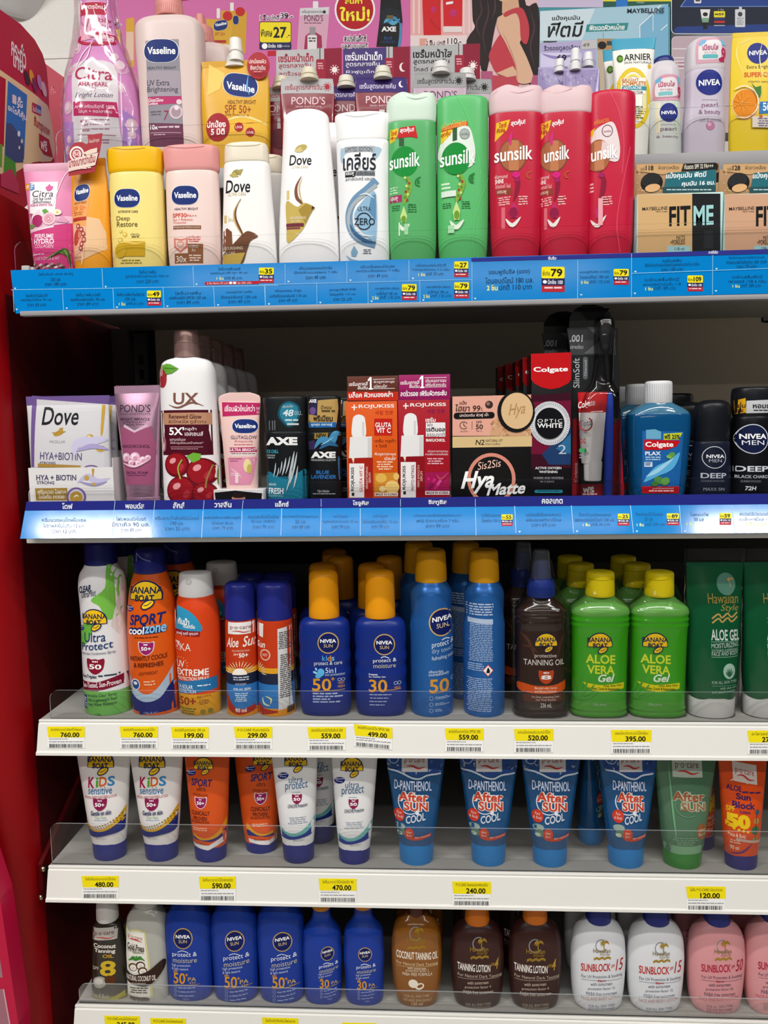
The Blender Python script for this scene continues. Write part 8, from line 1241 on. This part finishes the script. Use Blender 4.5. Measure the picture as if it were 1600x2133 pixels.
p.PG([(862, 240), (1062, 232), (1092, 870), (886, 870), (868, 380)], '8f8c96'); p.PG([(880, 728), (1086, 735), (1092, 870), (888, 870)], '6b3550'); p.PG([(876, 574), (1078, 570), (1078, 612), (878, 625)], 'b8336c'); p.PG([(868, 420), (1072, 420), (1076, 570), (874, 572)], 'a39aa4'); vaseline(p, 958, 302, 206, 136); p.T('HEALTHY BRIGHT', 874, 1048, 394, 410, '4a4a56', b=.01); p.T('UV Extra', 872, 1008, 474, 508, '3a3a48'); p.T('Brightening', 872, 1058, 514, 554, '3a3a48'); p.T('GlutaGlow', 878, 972, 582, 604, 'f4e4ea', b=.02); p.T('Lotion', 880, 938, 604, 622, 'f4e4ea', b=.02); p.LINES(888, 966, 658, 690, 2, '6a5a68'); p.T('7', 974, 1004, 656, 714, '9a2450', sh=.1); p.E(1046, 664, 40, 42, 'd2c0c8'); p.E(1046, 664, 28, 30, 'a8909c'); p.E(1050, 640, 14, 14, 'ecdce2'); p.E(1064, 604, 16, 16, 'e4d0d8'); p.T('10x', 890, 938, 740, 768, 'fff', b=.02); p.LINES(940, 1076, 748, 768, 1, 'e0c8d4', rag=.05); p.R(892, 1076, 786, 789, 'd0b0c0'); p.LINES(894, 1000, 796, 806, 1, 'd0b0c0')
p.copy(.022, .075, 'big pale pink pump lotion bottle half hidden behind the front one', None)
def pouch(name, label, z, cx, yb, hw, ytop, body, seal, cap=None, capx=0, cw=40, ch=(0, 0), sealh=20, group=None, yf=FY, thick=.09, top=None, cat='pouch'):
    p = Prod(name, label, cat, z, (cx, yb), 0, yf=yf, group=group, top=top)
    p.loft('pouch', [('b', hw*.92, hw*.26), (yb-20, hw*.97, hw*.26), (yb-(yb-ytop)*.5, hw, hw*.2), (ytop+(yb-ytop)*.14, hw*.98, hw*.08), (ytop, hw*.95, hw*.03)], body, n=3)
    if seal: p.loft('seal', [(ytop, hw*.95, hw*.03, 5), (ytop-sealh, hw*.96, hw*.025, 5)], seal, n=5, sub=1)
    if cap:
        def spout(bm, s):
            k = s.k; u = s.pf(*s.cv(cx+capx, ytop))[0]
            rows = [(s.zv(ch[0]), cw*.5*k, cw*.5*k, 2), (s.zv(ch[0]-(ch[0]-ch[1])*.3), cw*.5*k, cw*.5*k, 2), (s.zv(ch[0]-(ch[0]-ch[1])*.34), cw*.36*k, cw*.36*k, 2), (s.zv(ch[0]-(ch[0]-ch[1])*.4), cw*.36*k, cw*.36*k, 2), (s.zv(ch[0]-(ch[0]-ch[1])*.44), cw*.44*k, cw*.44*k, 2), (s.zv(ch[1]+3), cw*.38*k, cw*.38*k, 2), (s.zv(ch[1]), cw*.28*k, cw*.28*k, 2)]
            b2 = loft_bm(rows, 28)
            for v in b2.verts: v.co.x += u
            me = bpy.data.meshes.new('q'); b2.to_mesh(me); b2.free(); bm.from_mesh(me); bpy.data.meshes.remove(me)
        p.extra('spout_cap', spout, cap)
    return p
p = pouch('lotion_pouch', 'golden yellow lotion pouch with a white spout cap and red round badges', 'A', 1400, 870, 205, 372, 'd9a41c', 'd09a18', 'ece8e2', -6, 92, (345, 205), 36)
p.loft('neck', [(372, 60, 30), (342, 46, 34), (320, 44, 40)], 'e6e2dc', sub=2, surf=False)
p.PG([(1230, 360), (1330, 420), (1300, 520), (1225, 560)], 'e8c868'); p.PG([(1240, 860), (1300, 720), (1420, 690), (1580, 720), (1600, 870)], 'e6b73c'); p.CURVE([(1330, 720), (1450, 690), (1600, 740)], 16, 'f0d890', taper=True); vaseline(p, 1424, 494, 206, 146, sl=30); p.CURVE([(1470, 430), (1465, 500), (1480, 560)], 10, '5f9fd4', taper=True); p.T('HEALTHY BRIGHT', 1352, 1520, 588, 614, '7a4a14', b=.01); p.T('SPF 50+', 1336, 1492, 618, 666, '9a3a1c', b=.005, sl=6); p.T('Daily Protection &', 1340, 1480, 668, 690, '9a5a1c', sl=8); p.E(1295, 755, 72, 86, 'a01a24'); p.T('ปกป้อง', 1230, 1344, 714, 758, 'fff', b=.03); p.T('5 มิติ', 1254, 1338, 764, 802, 'fff', b=.03); p.E(1422, 756, 27, 28, 'a8202a'); p.T('UVA', 1402, 1442, 748, 764, 'fff'); p.E(1489, 786, 27, 28, 'a8202a'); p.T('UVB', 1470, 1508, 780, 796, 'fff')
def badge(bm, s):
    u, v = s.pf(*s.cv(1532, 378)); r = 70*s.k; n = 30
    a = [bm.verts.new((u+r*.96*math.cos(2*math.pi*i/n), -.006, v+1.08*r*math.sin(2*math.pi*i/n))) for i in range(n)]; b = [bm.verts.new(w.co+V3((0, .0006, 0))) for w in a]
    bm.faces.new(a); bm.faces.new(b[::-1]); [bm.faces.new((a[i], b[i], b[(i+1) % n], a[(i+1) % n])) for i in range(n)]
p.extra('round_badge', badge, 'a81c28')
t = Panel('x', '', '', p.O+V3((0, p.hd*0+.0, 0)), th=.0002); PRODS.remove(t); t.zoom = Z['A']; BADGE = (p, t); HEADS.append((p, t, 'round_badge'))
t.T('ปกป้องผิว', 1482, 1584, 350, 378, 'f0dcd8', b=.02); t.T('ยิ่งกว่าเดิม', 1490, 1580, 386, 416, 'f0dcd8', b=.02); t.LINES(1510, 1560, 424, 434, 1, 'd8a8a8', rag=.05)
# serum sachets with header cards
PG_ = 'serum sachets on the back step'
def sachet(label, cx, hw, ytop, body, head, t1, sun, name, off=(0, 0), capc='dedad2', yf=FY, mini=False, sunc='a82030', tcol='9a2036'):
    p = pouch('serum_sachet', label, 'B', cx, 820, hw, ytop, body, None, capc, 4, 104, (ytop+2, ytop-66), yf=yf, cat='sachet')
    p.R(cx-hw, cx+hw, ytop-10, ytop+78, head); p.T(t1, cx-hw*.84, cx+hw*.5, ytop+22, ytop+66, tcol, b=.01)
    if sun == 'sun':
        p.E(cx+hw*.68, ytop+38, 14, 16, sunc)
        for k in range(10): a = 2*math.pi*k/10; p.CURVE([(cx+hw*.68+16*math.cos(a), ytop+38+18*math.sin(a)), (cx+hw*.68+24*math.cos(a), ytop+38+27*math.sin(a))], 4, sunc, n=1)
    else: p.E(cx+hw*.72, ytop+30, 16, 19, 'e8e4ea'); p.E(cx+hw*.78, ytop+26, 14, 17, head)
    p.T("POND'S", cx-hw*.6, cx+hw*.62, ytop+98, ytop+144, name, sl=0); p.T('SKIN INSTITUTE', cx-hw*.45, cx+hw*.5, ytop+152, ytop+162, name); p.R(cx-hw*.1, cx+hw*.1, ytop+180, ytop+260, 'c8c4c4'); p.E(cx, ytop+300, hw*.4, 60, '5c1224')
    return p
MAR = M('7c1226', rough=.22, coat=.3)
sachet('maroon and grey day serum sachet with cream spout in front of the grey card', 322, 154, 430, MAR, 'b4b2b4', 'เซรั่มสูตรกลางวัน', 'sun', 'e8ccd0', capc='dcd4bc').copy(-.042, .022, 'maroon and grey day serum sachet half hidden behind its twin', None)
sachet('maroon and purple night serum sachet with a moon, in front of the purple card', 735, 150, 424, MAR, '38246a', 'เซรั่มสูตรกลางคืน', 'moon', 'ecd0d6', tcol='ddd4ea', capc='dcd8c8').copy(-.052, .022, 'maroon and purple night serum sachet half hidden behind its twin', None)
sachet('pale mauve and grey serum sachet with white spout behind the green bottles', 1060, 152, 396, M('b8a0b0', rough=.25, coat=.3), '9c9c9c', 'เซรั่มสูตรกลางวัน', 'sun', '6a3a58', sunc='15151a', tcol='2a2a2e', capc='dcdad8').copy(.036, .022, 'greenish grey serum sachet half hidden behind the pale mauve one', None)
def scard(label, x0, x1, y0, y1, c1, c2, xc, t1, tc, lines, sun):
    p = Panel('header_card', label, 'card', (0, .150, 1.8), th=.0008); p.zoom = Z['B']
    p.slab([(x0, y0), (x1, y0-14), (x1, 900), (x0, 900)], M(c1, rough=.3)); p.PG([(xc, y0-8), (x1, y0-14), (x1, 900), (xc, 900)], c2)
    p.T(t1, x0+12, xc-26 if xc < 9e3 else x1-20, y0+18, y0+66, tc, b=.02, sl=-4); p.T(lines[0], x0+14, xc-40, y0+72, y0+106, tc, b=.005, sl=-4); p.T(lines[1], x0+16, xc-70, y0+116, y0+140, tc)
    p.R(xc-2, xc+34, y0-12, y0+50, 'b4b2b2'); p.R(xc+8, xc+14, y0-12, y0+50, '5a5656'); p.R(xc-10, xc+42, y0+50, y0+160, '9a2038', r=6); p.LINES(xc-4, xc+36, y0+70, y0+110, 3, 'd8a4ac')
    cx = (xc+x1)/2+26; cy = y0+108
    if sun: 
        p.E(cx, cy, 15, 16, 'ecdcd8')
        for k in range(10): a = 2*math.pi*k/10; p.CURVE([(cx+17*math.cos(a), cy+18*math.sin(a)), (cx+27*math.cos(a), cy+28*math.sin(a))], 4, 'ecdcd8', n=1)
    else: p.E(cx, cy-6, 20, 25, 'ecdcd8'); p.E(cx+9, cy-9, 17, 22, c2)
scard('grey and maroon serum header card with red Thai text behind the sachets', 148, 512, 280, 0, 'b2b0b2', '861832', 380, 'เซรั่มหน้าเด็ก', 'a02038', ('สูตรกลางวัน', 'ลดริ้วรอย'), 1)
scard('purple and maroon serum header card with a white moon behind the sachets', 520, 890, 272, 0, '38246a', '861832', 762, 'เซรั่มหน้าเด็ก', 'f0ecf4', ('สูตรกลางคืน', 'ผิวฟูดูเด็ก'), 0)
scard('grey and maroon serum header card with black Thai text and a white sun', 896, 1280, 256, 0, 'a8a8a8', '861832', 1150, 'เซรั่มหน้าใส', '16161a', ('สูตรกลางวัน', 'โกลด์ ผิวใส'), 1)
PUR = M('8d80ae', rough=.2, coat=.4)
def ppouch(label, cx, ytop, hw, yf, cap, ch):
    p = pouch('serum_pouch', label, 'C3', cx, 1400, hw, ytop, PUR, 'a79cc4', 'e6e6e8', cap, 116, (ch[0], ch[1]), 22, yf=yf)
    for k in range(14): p.CURVE([(cx-hw*.8+k*hw*.12, ytop+30+(k*53 % 90)), (cx-hw*.75+k*hw*.12, ytop+60+(k*53 % 90)), (cx-hw*.7+k*hw*.11, ytop+50+(k*53 % 90))], 9, ('b9b0d4', '6f6396', 'd4cee4')[k % 3], taper=True, n=6)
    return p
ppouch('purple serum pouch with white spout in front, behind the red bottles', 560, 710, 195, FY, -60, (712, 485)); ppouch('purple serum pouch with white spout behind the front purple one, right side', 600, 690, 110, FY+.022, 30, (692, 540)); ppouch('purple serum pouch with a low white spout, leftmost of the purple ones', 260, 700, 160, FY+.018, 75, (742, 605))
p = Panel('header_card', 'pale purple header card with small 49 price patch behind the purple pouches', 'card', (0, .152, 1.8), th=.0008); p.zoom = Z['C3']; p.slab([(128, 450), (712, 412), (712, 1400), (128, 1400)], M('a49ac0', rough=.3)); p.T('ริ้วรอยดูลดเลือน', 165, 540, 476, 545, '3a2f58', b=.01, sl=-16); p.R(556, 712, 424, 515, 'b8b4b4', sl=-8); p.T('49', 570, 640, 452, 492, '5a5648', sl=-4); p.R(130, 556, 550, 720, 'c9c2de'); p.CURVE([(140, 560), (300, 600), (550, 560)], 30, '8a7eb4', taper=True); p.T('69', 300, 400, 570, 640, '1c1a24', b=.03)
# face wash tubes
def garn(label, cx, hw, ytop, xs, yf, full):
    p = Prod('squeeze_tube', label, 'tube', 'C3', (cx, 1400), 0, yf=yf)
    p.loft('body', [('b', hw*.72, hw*.5), (1380, hw*.76, hw*.5), (1100, hw*.82, hw*.44), (700, hw*.92, hw*.3), (ytop+120, hw*.97, hw*.1)], 'ebe9e2', n=2.2)
    p.loft('seal', [(ytop+122, hw*.97, hw*.09, 4), (ytop+60, hw*.99, hw*.06, 4), (ytop, hw*1.03, hw*.04, 4)], '1d97b8', sub=1, n=4)
    X = lambda x: x+xs; Y = lambda y: y+ytop-345
    p.E(X(978), Y(575), 34, 44, '6a9a30'); p.RING(X(980), Y(575), 30, 36, 9, '23451a', a0=30, a1=330); p.T('ARNIER', X(1018), X(1308), Y(528), Y(602), '1a2420', b=.015, sl=-14); p.T('SKIN NATURALS', X(1020), X(1306), Y(612), Y(638), '3a3f3a', sl=-8)
    p.RING(X(1105), Y(1010), 190, 330, 46, 'e4c726'); p.RING(X(1105), Y(1000), 135, 250, 26, 'ecd860'); p.PG([(X(980), Y(800)), (X(1245), Y(790)), (X(1240), Y(965)), (X(980), Y(970))], 'f0eee6'); p.T('BRIGHT', X(990), X(1165), Y(802), Y(836), 'c87a1c', b=.02); p.T('COMPLETE', X(990), X(1240), Y(836), Y(880), 'c87a1c', b=.02, sl=-4); p.R(X(990), X(1244), Y(884), Y(928), '2f8fa0'); p.T('ANTI-ACNE', X(1000), X(1190), Y(890), Y(920), 'e8f4f4', b=.02); p.T('CLEANSING FOAM', X(1000), X(1200), Y(938), Y(962), '3a3a3a', b=.01); p.LINES(X(1000), X(1215), Y(1100), Y(1240), 6, '6a6238'); p.R(X(1200), X(1240), Y(980), Y(1150), 'e8e0a8'); p.E(X(1285), Y(660), 20, 24, 'd9b022')
    return p
garn('white and yellow face wash tube with turquoise seal on the back step', 1112, 228, 345, 0, FY, 1)
garn('white and yellow face wash tube mostly hidden behind the front one', 980, 190, 470, -110, FY+.035, 0)
# roll-ons
p = Prod('roll_on_deodorant', 'small pearl roll-on deodorant with navy lid and pink sticker on the back step', 'deodorant', 'C4', (325, 1790), 0, yf=FY, top=(312, 800))
p.loft('body', [('b', 205, None), (1760, 214), (1500, 214), (1300, 208), (1260, 200), (1250, 190)], 'ccd0cc', dr=.8, n=2.4)
p.loft('cap', [(1262, 196), (1220, 206), (1000, 205), (860, 196), (760, 150), (730, 120)], 'd3ccd2', dr=.8, n=2.3); p.loft('lid', [(735, 135), (690, 128), (660, 100), (652, 40)], '1c2c74', dr=.8, sub=2)
p.R(170, 200, 1310, 1700, 'e2d8b8'); p.R(200, 225, 1310, 1700, 'e4e6d0'); p.R(410, 450, 1280, 1700, 'c8e0bc'); p.PG([(140, 1230), (160, 1040), (240, 960), (420, 950), (520, 1010), (530, 1240), (440, 1275), (200, 1280)], 'd49aac'); p.PG([(165, 1200), (175, 1060), (260, 1000), (420, 990), (450, 1100), (430, 1220), (220, 1240)], 'e8e2e4'); p.PG([(165, 1010), (240, 980), (232, 1040), (175, 1060)], '6fb2d4'); p.PG([(455, 960), (510, 960), (505, 1050), (460, 1050)], '7fc0dc'); p.T('เนียนใส', 200, 410, 1040, 1112, 'c04a72', b=.02, sl=-10); p.T('ขาว 3 อย่าง', 222, 375, 1126, 1156, 'c04a72'); p.R(200, 380, 1175, 1222, '7cc4c8', r=18, sl=-8); p.T('9', 450, 515, 1090, 1235, 'b82a5a', b=.06)
p.E(332, 1440, 120, 122, '1d2a80'); p.T('NIVEA', 234, 426, 1424, 1468, 'fff', b=.03, sl=-8); p.T('anti-perspirant', 230, 430, 1586, 1606, '9a98a0'); p.T('pearl', 222, 430, 1626, 1690, '7a5a70', sl=-2); p.T('& beauty', 175, 460, 1730, 1775, '8a7080', sl=-4)
p = Prod('roll_on_deodorant', 'large lilac roll-on deodorant with round pink stickered cap on the back step', 'deodorant', 'C4', (828, 1790), 0, yf=FY, top=(850, 850))
p.loft('body', [('b', 268, None), (1700, 272), (1500, 264), (1250, 246), (1050, 248), (930, 250), (860, 240), (835, 220), (828, 200)], 'c6bccc', dr=.62, n=2.6)
p.loft('cap', [(890, 236), (840, 250), (700, 256), (560, 250), (470, 200), (425, 130), (408, 60)], 'd2ccd4', dr=.62, n=2.5)
p.PG([(690, 780), (690, 560), (740, 480), (860, 455), (1080, 470), (1085, 700), (1060, 780), (740, 805)], 'd7a4b4'); p.PG([(715, 720), (720, 580), (770, 520), (1000, 500), (1010, 700), (960, 750), (740, 760)], 'e6e2e4'); p.PG([(720, 540), (760, 500), (830, 495), (800, 545), (730, 585)], '7fb4d8'); p.PG([(1000, 480), (1085, 470), (1090, 560), (1020, 560)], '78b8dc'); p.T('เนียนใส', 765, 970, 560, 640, 'b84a78', b=.03, sl=-8); p.T('ขาว 3 อย่าง', 790, 945, 645, 682, 'c07a90'); p.R(765, 965, 695, 745, '5fb4bc', r=18, sl=-6); p.T('9', 1010, 1085, 590, 760, 'c03060', b=.06); p.PG([(975, 740), (1050, 700), (1060, 770), (990, 780)], 'b82a5a')
p.E(858, 1048, 172, 166, '1e2b82'); p.T('NIVEA', 720, 998, 1020, 1096, 'fff', b=.03, sl=-16); p.T('anti-perspirant', 760, 960, 1262, 1284, '8a8494'); p.T('pearl', 756, 962, 1310, 1385, '7a3f66', sl=-4); p.T('& beauty', 716, 1000, 1400, 1475, '7a3f66', sl=-4); p.T('soft & smooth', 728, 1010, 1510, 1560, '9a8a9a', sl=-6); p.E(862, 1610, 58, 58, 'c07ca4'); p.E(848, 1595, 26, 26, 'dcaec6')
p = pouch('lotion_pouch', 'bright yellow vitamin lotion pouch with an orange slice at the upper right', 'C4', 1400, 1760, 285, 440, 'e6c60c', 'e2c008', None, 0, 0, (0, 0), 60)
p.E(1490, 660, 138, 140, '1e2b82'); p.T('NIVEA', 1376, 1610, 630, 690, 'fff', b=.03, sl=-14); p.T('Extra Bright', 1342, 1640, 822, 880, '5a3a1c', sl=-10); p.T('SUPER C+', 1304, 1650, 915, 980, 'd8541c', b=.03, sl=-8); p.T('vitamin serum', 1350, 1660, 1020, 1050, '8a6a3a'); p.E(1320, 1330, 172, 205, 'f0c890'); p.E(1318, 1330, 158, 190, 'e2870e'); p.E(1265, 1320, 20, 14, 'f0d080')
for k in range(9): a = 2*math.pi*k/9; p.CURVE([(1265, 1320), (1265+110*math.cos(a), 1320+150*math.sin(a))], 7, 'efa83c', n=2)
p.CURVE([(1180, 1140), (1300, 1100), (1420, 1160), (1470, 1280), (1440, 1420), (1330, 1510), (1190, 1500)], 18, 'f4e0c0', n=24); p.PG([(1380, 1060), (1440, 1120), (1510, 1100), (1510, 1200), (1490, 1260), (1440, 1180)], '3f7a2c'); p.PG([(1500, 1300), (1700, 1290), (1700, 1440), (1485, 1460)], '2b78b8'); p.T('50', 1535, 1640, 1310, 1420, 'e8f2f8', b=.04); p.PG([(1390, 1500), (1700, 1480), (1700, 1640), (1390, 1640)], 'e8e0d0'); p.LINES(1450, 1690, 1520, 1640, 4, '7a6a9a'); p.E(1500, 1500, 24, 18, 'd8602c'); p.CURVE([(1240, 520), (1220, 700), (1300, 950)], 14, 'f6e890', taper=True); p.CURVE([(1260, 540), (1400, 470)], 10, 'f6e890', n=4); p.CURVE([(1560, 490), (1510, 700), (1540, 940), (1600, 900)], 12, 'f8f0b8', taper=True)
# ================================================================== build everything
build_text()
for p in PRODS: p.build()
# prints that sit on a flat attached card: a sub-part of that card
for p, t, part in HEADS:
    par = [c for c in p.root.children if c.name.split('.')[0] == part][0]
    bm = bmesh.new(); mats = []; t.mesh_into(bm, mats); inv = p.root.matrix_world.inverted(); bpy.context.view_layer.update()
    for v in bm.verts: v.co = inv @ (t.O+t.ux*v.co.x+t.uz*v.co.z+t.n*(-.00012*v.co.y))
    for f in bm.faces:
        f.normal_update()
        if f.normal.y > 0: f.normal_flip()
    me = bpy.data.meshes.new('print'); bm.to_mesh(me); bm.free()
    for m in mats: me.materials.append(m)
    link('print', me, par)
bd, st = BANDP; bpy.context.view_layer.update(); mw = bd.root.matrix_world.copy(); bd.root.parent = st.root; bd.root.matrix_parent_inverse = st.root.matrix_world.inverted(); bd.root.matrix_basis = mw
